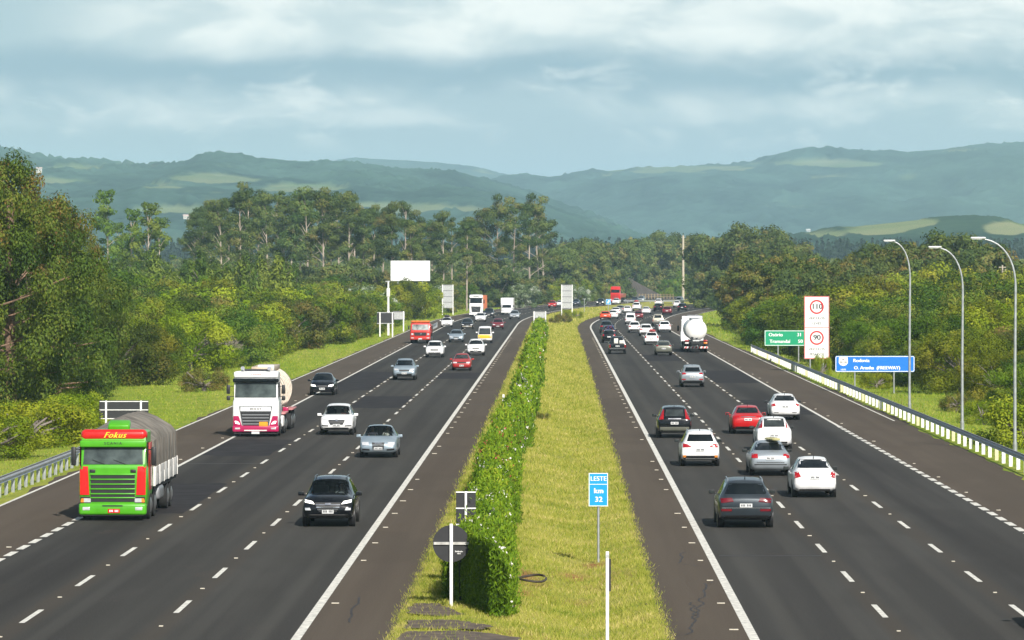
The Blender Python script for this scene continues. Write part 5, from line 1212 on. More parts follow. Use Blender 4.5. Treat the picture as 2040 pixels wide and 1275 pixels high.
xc, Y = at(1212, 620); t = thing('small_blue_sign', (xc, Y, 0), 0, 'small blue sign on a post at the tip of the median bend', 'road sign'); board(t, rect(-.5, .5, 1.35, 2.45), SBLUE2); border(t, -.5, .5, 1.35, 2.45, .05, SWHITE); face(MB(), [(-.25, 1.6), (.1, 1.6), (.3, 2.2), (-.05, 2.2)], -.034).build('symbol', SWHITE, t, None); post(t, 0, .06, 2.4, .06)
xc, Y = at(1164, 621); t = thing('bare_post', (xc, Y, 0), 0, 'bare grey T-topped post in the median left of the small blue sign', 'post'); post(t, 0, 0, 2.55, .07); MB().box((0, 0, 2.55), (.7, .1, .1)).build('crossbar', GALV, t)
xc, Y = at(1373, 598); t = thing('yellow_sign', (xc, Y, 0), 0, 'small yellow warning sign right of the tall pole', 'road sign'); board(t, rect(-.45, .45, 1.0, 2.0), mat('sign_yellow', (.75, .42, .01), .5)); border(t, -.45, .45, 1.0, 2.0, .06, SINK); post(t, 0, .06, 1.9, .06)
# camera mast
xc, Y = at(773.5, 668.5); t = thing('camera_mast', (xc, Y, 0), 0, 'white camera mast with a box and a conical collar on the left verge', 'mast'); s_ = F_PX / Y
MB().tube([(0, 0, -.3), (0, 0, 3.2), (0, 0, 7.0)], [.17, .16, .12], 14).build('mast', WPAINT, t, 40); MB().box((0, 0, 5.6), (.45, .42, 1.1)).build('camera_box', DIRTW, t, 40, .06, 3); MB().tube([(0, 0, 2.55), (0, 0, 2.75), (0, 0, 3.3)], [.32, .34, .12], 14).build('collar', WPAINT, t, 40); MB().box((-.1, 0, 7.06), (.6, .14, .12)).build('camera', GALV, t, 40, .02)
# billboard
Y = 742.; s_ = F_PX / Y; X = (817.5 - CX) / s_; t = thing('billboard', (X, Y, 0), 0, 'blank white billboard rising above the roadside trees on the left', 'billboard')
zt = gz + (HY - 519) / s_; zb = gz + (HY - 560) / s_; board(t, rect(-39.5 / s_, 39.5 / s_, zb, zt), mat('billboard_white', (.88, .88, .88), .6, var=.02), -.08, .08); border(t, -39.5 / s_, 39.5 / s_, zb, zt, .08, SGREY, -.084)
for x_ in (-2.2, 0, 2.2): MB().box((x_, .25, zt / 2 - .3), (.22, .22, zt)).build('post', GALV, t)
# tall pole far right of the lanes and two thin ones beyond the right trees
xc, Y = at(1361, 600); t = thing('tall_pole', (xc, Y, 0), 0, 'tall concrete pole rising alone right of the far traffic', 'pole'); MB().tube([(0, 0, -.3), (0, 0, 17.1)], [.36, .26], 12).build('pole', mat('concrete', (.46, .40, .31), .8, var=.15), t, 40); MB().box((.0, 0, 16.6), (.9, .2, .18)).build('crossarm', GALV, t)
for px, ptop, pbot, Y in ((1997, 528, 556, 560.), (2003, 536, 556, 575.)):
    s_ = F_PX / Y; t = thing('utility_pole', ((px - CX) / s_, Y, 0), 0, 'pale %s utility pole among the right-hand trees behind the nearest street lamp' % ('taller' if px == 1997 else 'shorter'), 'pole'); zt = gz + (HY - ptop) / s_
    MB().tube([(0, 0, -.3), (0, 0, zt)], [.13, .10], 8).build('pole', MATS['concrete'], t, 40); MB().box((0, 0, zt - .3), (1.0, .1, .1)).build('crossarm', MATS['concrete'], t)
# street lamps
def lamp(px, pyb, pytop, pxtip, label):
    xc, Y = at(px, pyb); s_ = F_PX / Y; t = thing('street_lamp', (xc, Y, 0), 0, label, 'street lamp', 'street lamps beside the right carriageway')
    H = gz + (HY - pytop) / s_; a = (pxtip - px) / s_
    pts = [(0, 0, -.3), (0, 0, 4), (.03, 0, H - 2.6)]; rad = [.085, .075, .06]
    for k in range(1, 11):
        q = k / 10 * math.pi / 2; pts.append((.03 + a * .92 * (1 - math.cos(q)) ** 1.1, 0, H - 2.6 + 2.35 * math.sin(q))); rad.append(.055 - .002 * k)
    MB().tube(pts, rad, 12).build('pole', GALV, t, 50)
    MB().box((.03 + a * .92 - .14, 0, H - .19), (.72, .26, .09)).build('lamp_head', mat('lamp_grey', (.62, .63, .64), .4), t, 40, .035, 3); MB().box((.03 + a * .92 - .2, 0, H - .245), (.5, .2, .03)).build('lens', PLATE, t)
    MB().cyl((0, 0, 0), (0, 0, .5), .11, n=12).build('base_sleeve', GALV, t, 40)
lamp(1812, 819, 473, 1772, 'street lamp farthest of the three, behind the blue motorway sign'); lamp(1917, 857, 485, 1862, 'street lamp between the other two beside the right guard rail'); lamp(2022, 902, 466, 1947, 'street lamp nearest of the three, cut close to the right edge')
# guard rails
def guard_rail(name, label, u, y0, y1, step, post_m, beam_m, side, pw, h, zb0, blk, pat=None):
    t = thing(name, (float(road_x(u, (y0 + y1) / 2)), (y0 + y1) / 2, 0), 0, label, 'guard rail')
    ox, oy = t.location.x, t.location.y
    prof = [(-.01, 0), (-.04, .045), (-.04, .085), (.02, .125), (.02, .165), (-.04, .205), (-.04, .245), (-.01, .30), (.015, .29), (-.015, .235), (-.015, .215), (.045, .17), (.045, .12), (-.015, .08), (-.015, .055), (.015, .01)]
    ys_ = np.arange(y0, y1 + .01, 4.0); V = []; n = len(prof)
    for i, yy in enumerate(ys_):
        dz = -.35 * max(0, 1 - (y1 - yy) / 8.0) if False else 0
        for a, b in prof: V.append((float(road_x(u, yy)) + side * -a - ox, yy - oy, h + b + dz))
    Fq = [(i * n + k, i * n + (k + 1) % n, (i + 1) * n + (k + 1) % n, (i + 1) * n + k) for i in range(len(ys_) - 1) for k in range(n)] + [tuple(range(n)), tuple(range((len(ys_) - 1) * n, len(ys_) * n))[::-1]]
    MB().add(V, Fq).build('rail_beam', beam_m, t, 50)
    yy = y0 + 1; i = 0
    proto = {}
    while yy < y1:
        m = post_m if not pat or i % 7 else pat; i += 1
        if m.name not in proto:
            o = MB().box((0, 0, zb0 / 2 - .1), (pw, .09, zb0 + .2)).box((side * -.02, 0, h + .15), (blk, .08, .2)).build('rail_post', m, t, 40, .008); proto[m.name] = o
        else:
            o = proto[m.name].copy(); COL.objects.link(o); set_parent(o, t)
        o.location = (float(road_x(u, yy)) + side * .09 - ox, yy - oy, 0); yy += step
RPOST = mat('white_rail_post', (.76, .76, .70), .6, var=.25, scale=2); YPOST = mat('yellowed_rail_post', (.66, .60, .36), .6, var=.3, scale=2)
guard_rail('guard_rail', 'long curving guard rail with white posts along the right carriageway', 20.35, 170, 436, 3.0, RPOST, mat('dull_rail', (.36, .38, .40), .5, .3, var=.25), 1, .17, .5, .64, .1, YPOST)
guard_rail('guard_rail', 'galvanised guard rail with grey posts at the lower left beside the lorry', -21.75, 120, 204, 2.0, GALV, GALV, -1, .14, .52, .72, .1)
guard_rail('guard_rail', 'short far guard rail on the left verge behind the red lorry', -17.9, 566, 612, 4.0, GALV, GALV, -1, .16, .45, .7, .1)
# fence on the bank at the far bend
t = thing('bank_fence', (*at(1306, 596), 0), 0, 'low fence of short pale posts at the foot of the far dark bank', 'fence'); s = MB()
for k in range(12): MB().box((-4.5 + .85 * k, .0, .75), (.14, .14, 1.5)).build('post', mat('fence_post', (.33, .25, .14), .8), t)
for z in (.7, 1.2): s.box((0, .02, z), (9.4, .04, .07))
s.build('fence_rail', MATS['fence_post'], t)
# guard rail on the far bend between the carriageways
t = thing('guard_rail', (*at(1330, 604.5), 0), -.25, 'far grey guard rail across the bend behind the queue', 'guard rail'); MB().box((0, 0, .62), (22, .08, .34)).build('rail_beam', GALV, t)
for k in range(8): MB().box((-10 + 2.8 * k, .08, .35), (.14, .1, .9)).build('rail_post', GALV, t)
# worn hose ring and a clump on the median
x, y = at(1059, 1152); tg = MB().tube([(.42 * math.cos(a) , 1.15 * math.sin(a), .02 + .03 * math.sin(2 * a)) for a in [i * math.pi / 14 for i in range(2, 29)]], .035, 8)
o = tag(tg.build('rubber_hose', mat('old_rubber', (.05, .04, .032), .8), None, 50), 'dark loop of old hose lying in the grass beside the hedge', 'hose'); o.location = (x, y, -.02)
# house on the near hill and the small far buildings
def house(px, py, Y, w, h, d, label, roof=(.55, .45, .40), rz=.1):
    d_ = Vector(((px - CX) / F_PX, 1, (HY - py) / F_PX)).normalized(); hits = [h for h in (b.ray_cast(Vector((0, 0, CAM_H)), d_) for b in HILL_BVH) if h[0] is not None]
    p_ = min(hits, key=lambda h: h[3])[0]; t = thing('farm_house', p_, rz, label, 'house')
    MB().box((0, 0, h / 2 - 1), (w, d, h + 2)).build('wall', mat('limewash', (.55, .52, .47), .8), t)
    MB().prism([(-d / 2 - .4, h), (0, h + d * .28), (d / 2 + .4, h)], -w / 2 - .4, w / 2 + .4, 'x').build('roof', mat('roof_%02d' % int(roof[0] * 100), roof, .8), t)
    for k in range(max(2, int(w / 4))): MB().box((-w / 2 + (k + .5) * w / max(2, int(w / 4)), -d / 2 - .02, h * .55), (.6, .06, .6)).build('window', GLASS, t)
    MB().box((w * .1, -d / 2 - .03, .9), (.7, .06, 1.8)).build('door', CHASSIS, t)
house(1610, 461, 2760, 5.6, 2.4, 4, 'small white house on the near green hill at right', (.7, .68, .64))
house(78, 341, 4700, 6, 3, 4, 'white house high on the left hill beside the big tree top', (.6, .45, .4)); house(372, 436, 3680, 6, 2.5, 5, 'pale house at the foot of the left hill beside the eucalyptus grove', (.6, .5, .45))
# dark bank beside the far bend
V = []; Fq = []
bp = [(1232, 552, 0), (1252, 553, 0), (1275, 566, 0), (1310, 588, 0), (1232, 600, 0)]
b0 = at(1228, 597); b1 = at(1318, 594)
n = 24
def left_edge_Y(px):                                   # where the far side of the left carriageway crosses a line of sight
    for Y in range(900, 1500, 4):
        if float(road_x(-21.5, Y)) > (px - CX) * Y / F_PX: return Y
    return 1500
for j in range(10):
    for i in range(n):
        f = i / (n - 1); px = 1226 + 92 * f; Yb = left_edge_Y(px) + 9; d = j / 9
        hgt = max(0, min(5.9, (1.04 - f) * 7.6)) * min(1, .25 + f * 5); z = -.6 + (hgt + .6) * (1 - (1 - min(1, d * 1.35)) ** 1.6) + .1 * math.sin(i * 1.7 + j * 2.3)
        Y_ = Yb + d * 24; V.append(((px - CX) * Yb / F_PX + d * 24 * .03, Y_, z))
Fq = [(j * n + i, j * n + i + 1, (j + 1) * n + i + 1, (j + 1) * n + i) for j in range(9) for i in range(n - 1)]
tag(MB().add(V, Fq).build('terrain', mat('dark_bank_soil', (.085, .068, .058), .95, var=.35, scale=.6, bump=.5), None, 60), kind='structure')
# ------------------------------------------------------------------ foliage
def unit(n, rs):
    v = rs.normal(size=(n, 3)); return v / np.linalg.norm(v, axis=1, keepdims=True)
def leaf_quads(C, N, sa, sb, rs, tdir=None):
    """quads centred at C with normals N, half sizes sa (along) and sb (across)"""
    n = len(C); t = rs.normal(size=(n, 3)) if tdir is None else tdir + .35 * rs.normal(size=(n, 3))
    t = t - (t * N).sum(1, keepdims=True) * N; t /= np.linalg.norm(t, axis=1, keepdims=True) + 1e-9
    b = np.cross(N, t); sa = np.asarray(sa).reshape(-1, 1); sb = np.asarray(sb).reshape(-1, 1)
    V = np.stack([C - t * sa, C + b * sb, C + t * sa, C - b * sb], 1)
    V[:, 0] += N * sa * -.15; V[:, 2] += N * sa * -.15
    return V.reshape(-1, 3), np.arange(4 * n).reshape(-1, 4)
def clumps_mesh(name, clumps, per, leaf, rs, aspect=.6, tdir=None, shell=.5, tint_lo=.0, tint_hi=1., top_tint=0.):
    Cs, Ns, Ts = [], [], []
    zs = [c[2] for c, r, *_ in clumps]; zlo, zhi = min(zs), max(zs) + 1e-6
    for c, r, *ex in clumps:
        r = np.array(r); n = int(per * (r[0] * r[1] + r[1] * r[2] + r[0] * r[2]) / 3)
        d = unit(n, rs); rho = shell + (1.06 - shell) * rs.rand(n, 1) ** .6
        rho = rho * (1 + .22 * np.sin(d[:, :1] * 7 + c[0]) * np.sin(d[:, 1:2] * 6 + c[1]) + .15 * rs.normal(size=(n, 1)) * .5)
        p = np.array(c) + d * r * rho
        nn = d * .95 + np.array([0, 0, .25]) + rs.normal(size=(n, 3)) * .34; nn /= np.linalg.norm(nn, axis=1, keepdims=True)
        base = ex[0] if ex else tint_lo + (tint_hi - tint_lo) * rs.rand()
        Cs.append(p); Ns.append(nn); Ts.append(np.clip(base + rs.normal(size=n) * .10 + top_tint * (p[:, 2] - zlo) / (zhi - zlo), 0, 1))
    C = np.concatenate(Cs); N = np.concatenate(Ns); T = np.concatenate(Ts)
    s = leaf * (.65 + .7 * rs.rand(len(C)))
    V, Qd = leaf_quads(C, N, s, s * aspect, rs, tdir)
    return np_mesh(name, V, Qd, {'tint': np.repeat(T, 4)})
BARK = mat('pale_bark', (.30, .25, .19), .9, var=.35, scale=3, streak=(1, 1, .3)); EBARK = mat('eucalyptus_bark', (.36, .30, .24), .9, var=.4, scale=1.2, streak=(1, 1, .25)); GBARK = mat('grey_bark', (.20, .17, .145), .9, var=.25, scale=3)
# leaf colours: real leaf greens, olive to yellow-green, some rusty tips
LM_BUSH = leaf_mat('bush_leaf', [(0, (.055, .095, .006)), (.35, (.12, .175, .008)), (.7, (.165, .225, .014)), (1, (.235, .245, .024))], hue=.030, valr=.38, trans=.18)
LM_DARK = leaf_mat('dark_leaf', [(0, (.030, .068, .008)), (.45, (.070, .125, .012)), (.8, (.12, .17, .018)), (1, (.19, .19, .03))], hue=.026, valr=.32, trans=.18)
LM_LIME = leaf_mat('lime_leaf', [(0, (.11, .18, .006)), (.5, (.21, .29, .010)), (1, (.32, .36, .025))], hue=.012, valr=.15, trans=.2)
LM_EUC = leaf_mat('eucalyptus_leaf', [(0, (.045, .080, .022)), (.5, (.10, .145, .036)), (.85, (.16, .20, .048)), (1, (.22, .19, .06))], hue=.012, valr=.18, trans=.18)
LM_BIG = leaf_mat('big_tree_leaf', [(0, (.030, .060, .010)), (.45, (.085, .130, .016)), (.7, (.145, .175, .024)), (.86, (.20, .135, .040)), (1, (.24, .11, .045))], hue=.01, valr=.10, trans=.15)
LM_BROWN = leaf_mat('olive_brown_leaf', [(0, (.050, .080, .014)), (.5, (.110, .135, .022)), (.8, (.175, .160, .034)), (1, (.24, .17, .05))], hue=.015, valr=.18, trans=.15)
LM_SILVER = leaf_mat('silver_leaf', [(0, (.09, .14, .05)), (.55, (.16, .22, .10)), (.85, (.32, .37, .25)), (1, (.50, .53, .44))], hue=.01, valr=.12)
LM_FEATH = leaf_mat('feathery_leaf', [(0, (.065, .115, .018)), (.5, (.13, .195, .026)), (1, (.20, .25, .04))], hue=.015, valr=.15, trans=.2)
LM_DRY = leaf_mat('dry_twig', [(0, (.10, .085, .055)), (1, (.26, .21, .13))], hue=.01, valr=.1, trans=.05)

def limbs(mb, base, tips, r0, rs, n=4, rise=.55):
    for tp in tips:
        tp = np.array(tp); b = np.array(base); mid = b + (tp - b) * .5; mid[2] += (tp[2] - b[2]) * (rise - .5); mid[:2] += rs.normal(size=2) * .25
        pts = [b, b + (mid - b) * .55 + rs.normal(size=3) * .08, mid, mid + (tp - mid) * .6 + rs.normal(size=3) * .15, tp]
        mb.tube([tuple(p) for p in pts], [r0, r0 * .8, r0 * .6, r0 * .4, r0 * .15], 6, False)
def make_tree(name, trunk_me, trunk_m, crown_me, crown_m, ncrown='crown'):
    t = thing(name); link_mesh('trunk', trunk_me, trunk_m, t, 60); link_mesh(ncrown, crown_me, crown_m, t); return t
def proto_bush(H, Wd, seed, m, leaf, per, name='broadleaf_tree', nb=34, low=.12, flat=.8, bare=.0):
    rs = np.random.RandomState(seed); cl = []
    for i in range(nb):
        a = rs.rand() * 2 * math.pi; f = rs.rand() ** .5; zt = rs.rand()
        r = Wd / 2 * (.25 + .72 * f) * (1 - .35 * max(0, zt - .5))
        top = H * (1 - .35 * (r / (Wd / 2)) ** 2) - .5
        z = H * low + (top - H * low) * (zt ** .65 if i > nb * .35 else .75 + .25 * rs.rand())
        cr = rs.uniform(.55, 1.12) * Wd / 8.0
        cl.append(((r * math.cos(a), r * math.sin(a), z), (cr * 1.15, cr * 1.15, cr * flat)))
    for i in range(int(nb * .45)):                     # skirt of foliage down to the ground
        a = i * 2.4; r = Wd / 2 * rs.uniform(.55, .95); cr = rs.uniform(.6, 1.0) * Wd / 8
        cl.append(((r * math.cos(a), r * math.sin(a), H * rs.uniform(.06, .30)), (cr * 1.2, cr * 1.2, cr)))
    # a few stray twigs break the outline
    for i in range(nb // 2):
        a = rs.rand() * 2 * math.pi; r = Wd / 2 * rs.uniform(.5, 1.05); z = H * rs.uniform(.45, 1.02)
        z = min(z, H * (1 - .35 * (r / (Wd / 2)) ** 2) - .45)
        cl.append(((r * math.cos(a), r * math.sin(a), z), tuple(np.array([.42, .42, .5]) * rs.uniform(.6, 1.2))))
    crown = clumps_mesh('crown', cl, per, leaf, rs)
    tb = MB(); tips = [c for c, r in cl[::2]]
    tb.tube([(0, 0, -.8), (0.05, 0, H * .12), (.1, .05, H * .28)], [.26, .2, .16], 8)
    limbs(tb, (.1, .05, H * .22), tips[:14], .09, rs)
    return make_tree(name, tb.mesh('trunk'), GBARK, crown, m)
def proto_euc(H, seed, per=165, spread=3.4, m=LM_EUC, name='eucalyptus_tree', crown_from=.42, leaf=.22):
    rs = np.random.RandomState(seed); tb = MB(); bend = rs.normal(size=2) * .5
    def ax(f): return np.array([bend[0] * f * f + .2 * math.sin(f * 5 + seed), bend[1] * f * f, H * f])
    tb.tube([tuple(ax(f)) for f in np.linspace(-.02, .93, 9)], list(np.linspace(.32, .06, 9) * H / 24), 8); cl = []
    nbr = 15
    for i in range(nbr):
        f = crown_from + (1 - crown_from) * (i + rs.rand()) / nbr; a = rs.rand() * 6.283; ln = spread * (1.05 - .75 * max(0, f - .55) / .45) * rs.uniform(.45, 1.1)
        s = ax(f * .9); e = s + np.array([math.cos(a) * ln, math.sin(a) * ln, H * .10 * rs.uniform(.5, 1.3)])
        tb.tube([tuple(s), tuple((s + e) / 2 + np.array([0, 0, .25])), tuple(e)], [.07 * H / 24, .05 * H / 24, .02], 5, False)
        for k in range(rs.randint(1, 4)):
            c = e + rs.normal(size=3) * np.array([.9, .9, .55]); r = rs.uniform(.75, 1.5) * H / 24
            cl.append((tuple(c), (r * 1.2, r * 1.2, r * .75)))
    cl.append((tuple(ax(.97)), (1.3 * H / 24, 1.3 * H / 24, .9 * H / 24)))
    return make_tree(name, tb.mesh('trunk'), EBARK, clumps_mesh('crown', cl, per, leaf, rs, .5), m)
def proto_feather(H, seed, name='feathery_tree'):
    rs = np.random.RandomState(seed); cl = []
    for i in range(26):
        f = rs.rand(); a = rs.rand() * 6.283; r = (1 - f * .8) * 2.3 * rs.rand() ** .5
        cl.append(((r * math.cos(a), r * math.sin(a), H * (.15 + .8 * f)), (.55, .55, 1.5)))
    cr = clumps_mesh('crown', cl, 210, .26, rs, .28, tdir=np.array([[0, 0, 1.]]))
    tb = MB().tube([(0, 0, -.5), (.1, 0, H * .5), (.15, 0, H * .95)], [.18, .12, .04], 8)
    for k in range(10):
        a = rs.rand() * 6.283; z = H * rs.uniform(.2, .8); tb.tube([(0, 0, z), (.8 * math.cos(a), .8 * math.sin(a), z + 1.2)], [.05, .02], 5, False)
    return make_tree(name, tb.mesh('trunk'), GBARK, cr, LM_FEATH)
def proto_bare(H, seed):
    rs = np.random.RandomState(seed); tb = MB(); tw = MB()
    def grow(p, d, ln, r, lv):
        q = p + d * ln; mid = (p + q) / 2 + rs.normal(size=3) * ln * .06
        (tb if lv < 3 else tw).tube([tuple(p), tuple(mid), tuple(q)], [r, r * .8, r * .62], 6 if lv < 2 else 4, False)
        if lv >= 6: return
        for k in range(3 if lv < 4 else 2):
            nd_ = d + rs.normal(size=3) * .48 + np.array([0, 0, .12]); nd_ /= np.linalg.norm(nd_); grow(q, nd_, ln * rs.uniform(.62, .86), max(.012, r * .6), lv + 1)
    grow(np.array([0, 0, -.4]), np.array([.08, 0, 1.]), H * .24, .14, 0)
    t = thing('bare_tree'); tb.build('trunk', GBARK, t, 60); tw.build('twig', mat('bare_twig', (.30, .25, .21), .9), t, 60); return t
def proto_big(H, Wd, seed):
    rs = np.random.RandomState(seed); tb = MB(); cl = []
    tb.tube([(0, 0, -.8), (.1, 0, H * .3), (0, .2, H * .62), (.2, .1, H * .9)], [.45, .36, .22, .08], 10)
    for i in range(112):
        f = (i + rs.rand()) / 112; a = rs.rand() * 6.283
        r = Wd / 2 * (math.sin(min(1, .22 + f * .95) * math.pi) ** .55 if f < .8 else (1.02 - f) * 3.2) * rs.uniform(.35, 1.0)
        c = np.array([r * math.cos(a), r * math.sin(a), H * (.06 + .9 * f)]); cr = rs.uniform(.72, 1.34) * (1 - .25 * f)
        base = .18 + .42 * rs.rand() + (.28 if f > .62 and rs.rand() < .6 else 0)
        cl.append((tuple(c), (cr, cr, cr * 1.2), base))
        if i % 3 == 0: tb.tube([(0, 0, c[2] * .75), tuple((c + np.array([0, 0, c[2] * .75])) / 2 * np.array([1, 1, 1])), tuple(c)], [.09, .06, .02], 5, False)
    return make_tree('big_tree', tb.mesh('trunk'), mat('red_brown_bark', (.24, .15, .10), .9, var=.4), clumps_mesh('crown', cl, 560, .105, rs, .5, tdir=np.array([[0, 0, -1.]]), shell=.35), LM_BIG)

# prototypes (the first of each kind in a list is used in the scene too)
P = {}
P['near'] = [proto_bush(7.0, 9.5, s, LM_BUSH, .090, 560) for s in (1, 2, 3)] + [proto_bush(6.4, 10.0, s, LM_DARK, .090, 560) for s in (4, 5)] + [proto_bush(5.6, 7.5, 6, LM_LIME, .085, 560), proto_bush(6.6, 9.0, 7, LM_BROWN, .085, 480)]
P['mid'] = [proto_bush(7.4, 10.5, s, LM_BUSH, .14, 250) for s in (11, 12, 13)] + [proto_bush(7.0, 11.0, s, LM_DARK, .14, 250) for s in (14, 15)] + [proto_bush(6.2, 8.5, 16, LM_LIME, .14, 250), proto_bush(7.0, 9.5, 17, LM_BROWN, .14, 210)]
P['acacia'] = [proto_bush(11, 10, s, LM_BROWN, .18, 190, 'acacia_tree', 44, .22, .7) for s in (21, 22, 23)]
P['dense'] = [proto_bush(13, 11, s, LM_EUC, .22, 160, 'leafy_tree', 46, .15, .85) for s in (26, 27)]
P['euc'] = [proto_euc(24, s) for s in (31, 32, 33, 34, 35)]
P['eucbroad'] = [proto_euc(22, s, 165, 5.0, crown_from=.30) for s in (36, 37)]
P['eucsmall'] = [proto_euc(17, 38, 160, 2.6, m=LM_FEATH, name='slender_tree', crown_from=.3)]
P['feather'] = [proto_feather(9, s) for s in (41, 42)]
P['bare'] = [proto_bare(7.5, s) for s in (51, 52)]
P['silver'] = [proto_bush(7.5, 8, 61, LM_SILVER, .18, 180, 'silver_leaf_tree', 30, .3)]
P['big'] = [proto_big(17.5, 15, 71), proto_big(16, 14.5, 72)]
P['shrub'] = [proto_bush(2.6, 4.2, 81, LM_LIME, .05, 1300, 'verge_shrub', 26, .08, .9), proto_bush(2.2, 3.6, 82, LM_BROWN, .05, 1300, 'verge_shrub', 24, .08, .9)]
H0 = {'near': [7, 7, 7, 6.4, 6.4, 5.6, 6.6], 'mid': [7.4, 7.4, 7.4, 7, 7, 6.2, 7], 'acacia': [11] * 3, 'dense': [13] * 2, 'euc': [24] * 5, 'eucbroad': [22] * 2, 'eucsmall': [17], 'feather': [9, 9], 'bare': [7.5, 7.5], 'silver': [7.5], 'big': [17.5, 16], 'shrub': [2.6, 2.2]}
USED = set()
prng = random.Random(99)
def plant(kind, i, X, Y, H, label, group, cat='tree', wide=1.0, z=-.25):
    p = P[kind][i]
    if (kind, i) in USED: t = copy_tree(p)
    else: USED.add((kind, i)); t = p
    k = H / H0[kind][i]; t.location = (X, Y, z); t.scale = (k * wide, k * wide, k); t.rotation_euler = (0, 0, prng.uniform(0, 6.28))
    return tag(t, label, cat, group)
def pxy(px, Y): return (px - CX) * Y / F_PX
def htop(py, Y): return CAM_H + (HY - py) * Y / F_PX
KIND = ['olive green bushy tree', 'olive green bushy tree', 'olive green bushy tree', 'dark green spreading tree', 'dark green spreading tree', 'bright lime green tree', 'brownish olive tree']
# left belt: front line along the verge, then rows behind it
LF = np.array([[150, -29.5], [218, -31], [262, -33.5], [309, -32], [391, -26.5], [495, -22.5], [620, -20], [700, -24], [800, -22], [900, -12], [1000, 0], [1100, 15], [1200, 30]])
RF = np.array([[150, 33], [218, 31.5], [256, 32.5], [300, 32], [391, 31.5], [464, 30], [595, 33], [700, 41], [800, 54], [900, 70], [1000, 90], [1100, 112], [1200, 140]])
def front(tab, Y): return float(np.interp(Y, tab[:, 0], tab[:, 1]))
def seg(Y): return 'near part' if Y < 330 else 'middle part' if Y < 600 else 'far part'
ROWS = ('front', 'second', 'third', 'back')
def belt(tab, sgn, rows, side, y0, y1, hmul):
    for k, (off, st, hs) in enumerate(rows):
        Y = y0 + prng.uniform(0, st)
        while Y < y1:
            X = front(tab, Y) + sgn * (off + prng.uniform(-1.6, 1.6) + 1.5); px = CX + X * F_PX / Y
            if -140 < px < 2180:
                i = prng.choice([0, 1, 2, 3, 4, 5, 0, 1, 3, 5, 6] if k == 0 else [0, 1, 2, 3, 4, 6, 5]); H = hs * prng.uniform(.78, 1.15) * hmul(Y, k)
                kd = 'near' if Y < 400 else 'mid'
                plant(kd, i, X, Y, H, '%s in the %s row of the %s roadside belt, %s' % (KIND[i], ROWS[k], side, seg(Y)), '%ss, %s row, %s belt, %s' % (KIND[i], ROWS[k], side, seg(Y)))
            Y += st * prng.uniform(.75, 1.25) * (1 if Y < 600 else 1.35)
belt(LF, -1, [(0, 9, 5.6), (7.5, 12, 7.0), (17, 17, 7.6), (29, 24, 8.2)], 'left', 236, 1080, lambda Y, k: 1.0 if Y > 300 else .75)
belt(RF, 1, [(0, 10, 5.6), (7.5, 13, 6.8), (17, 17, 7.2), (29, 24, 7.4)], 'right', 232, 980, lambda Y, k: (.82 if Y < 330 else 1.0))
# very large trees at the left edge
for k, (px, Y, H, i, w) in enumerate(((22, 262, 16.4, 0, 1.0), (112, 290, 14.2, 1, .95), (-85, 258, 16.6, 1, 1.0), (150, 325, 12.6, 0, .85), (60, 315, 15.2, 1, .95))):
    plant('big', i, pxy(px, Y), Y, H, ('huge rusty-tipped tree at the left edge, %s' % ('the tallest crown of the group', 'right of the tallest crown', 'partly cut off by the picture edge', 'the lowest and rightmost of the group', 'standing behind the tallest crown')[k]), 'huge rusty-tipped trees at the left edge', wide=w)
# eucalyptus grove
for k, (px, py) in enumerate(((388, 420), (402, 412), (420, 400), (440, 404), (458, 398), (478, 380), (498, 378), (514, 376), (532, 392), (548, 384), (566, 390), (580, 400), (598, 386), (612, 380), (630, 392), (644, 380), (660, 388), (676, 380), (694, 390), (708, 384), (724, 414),
                              (745, 420), (762, 412), (782, 408), (806, 404), (820, 436), (842, 430), (862, 436), (884, 426), (902, 436), (930, 440))):
    Y = 840 + 26 * ((k * 7) % 5) - 40 * (k % 2); plant('euc', k % 5, pxy(px, Y), Y, htop(py, Y), 'tall eucalyptus with a pale trunk in the grove behind the left belt' if px < 730 else 'eucalyptus in the loose row behind the billboard', 'eucalyptus grove behind the left belt' if px < 730 else 'eucalyptus row behind the billboard', wide=.95)
for k, (px, py, Y) in enumerate(((962, 412, 880), (992, 398, 900), (1022, 402, 930), (1056, 396, 880), (1072, 404, 920), (1082, 430, 940), (940, 430, 920))):
    Y = max(Y, left_edge_Y(px) + 22); plant('eucbroad', k % 2, pxy(px, Y), Y, htop(py, Y), 'broad tall eucalyptus in the clump standing highest left of the road end', 'broad eucalyptus clump left of the road end', wide=.9)
for k, (px, py, Y, lb) in enumerate(((214, 388, 700, 'slender tree with one high tuft, just right of the huge trees'), (262, 424, 690, 'loose slender tree left of the light green twin'), (296, 412, 680, 'loose light green slender tree right of its twin'), (318, 440, 720, 'low slender tree at the right end of the slender group'), (236, 450, 720, 'low slender tree under the high tuft'))):
    plant('eucsmall', 0, pxy(px, Y), Y, htop(py, Y), lb, 'slender trees behind the left belt', wide=.9)
for k in range(26):
    px = 195 + 15.5 * k + prng.uniform(-6, 6); Y = 560 + prng.uniform(-50, 120); plant('feather', k % 2, pxy(px, Y), Y, htop(512 + prng.uniform(-14, 30), Y), 'feathery light green tree in the band under the eucalyptus grove', 'feathery trees behind the left belt', wide=1.25)
for k in range(26):
    px = 395 + 27 * k + prng.uniform(-6, 6); Y = 800 + prng.uniform(-40, 60); Y = max(Y, left_edge_Y(px) + 20) if px > 900 else Y; plant('dense', k % 2, pxy(px, Y), Y, htop((522 if px < 730 else 538) + prng.uniform(-22, 14), Y), 'rounded leafy tree filling in under the eucalyptus trunks', 'leafy trees under the eucalyptus')
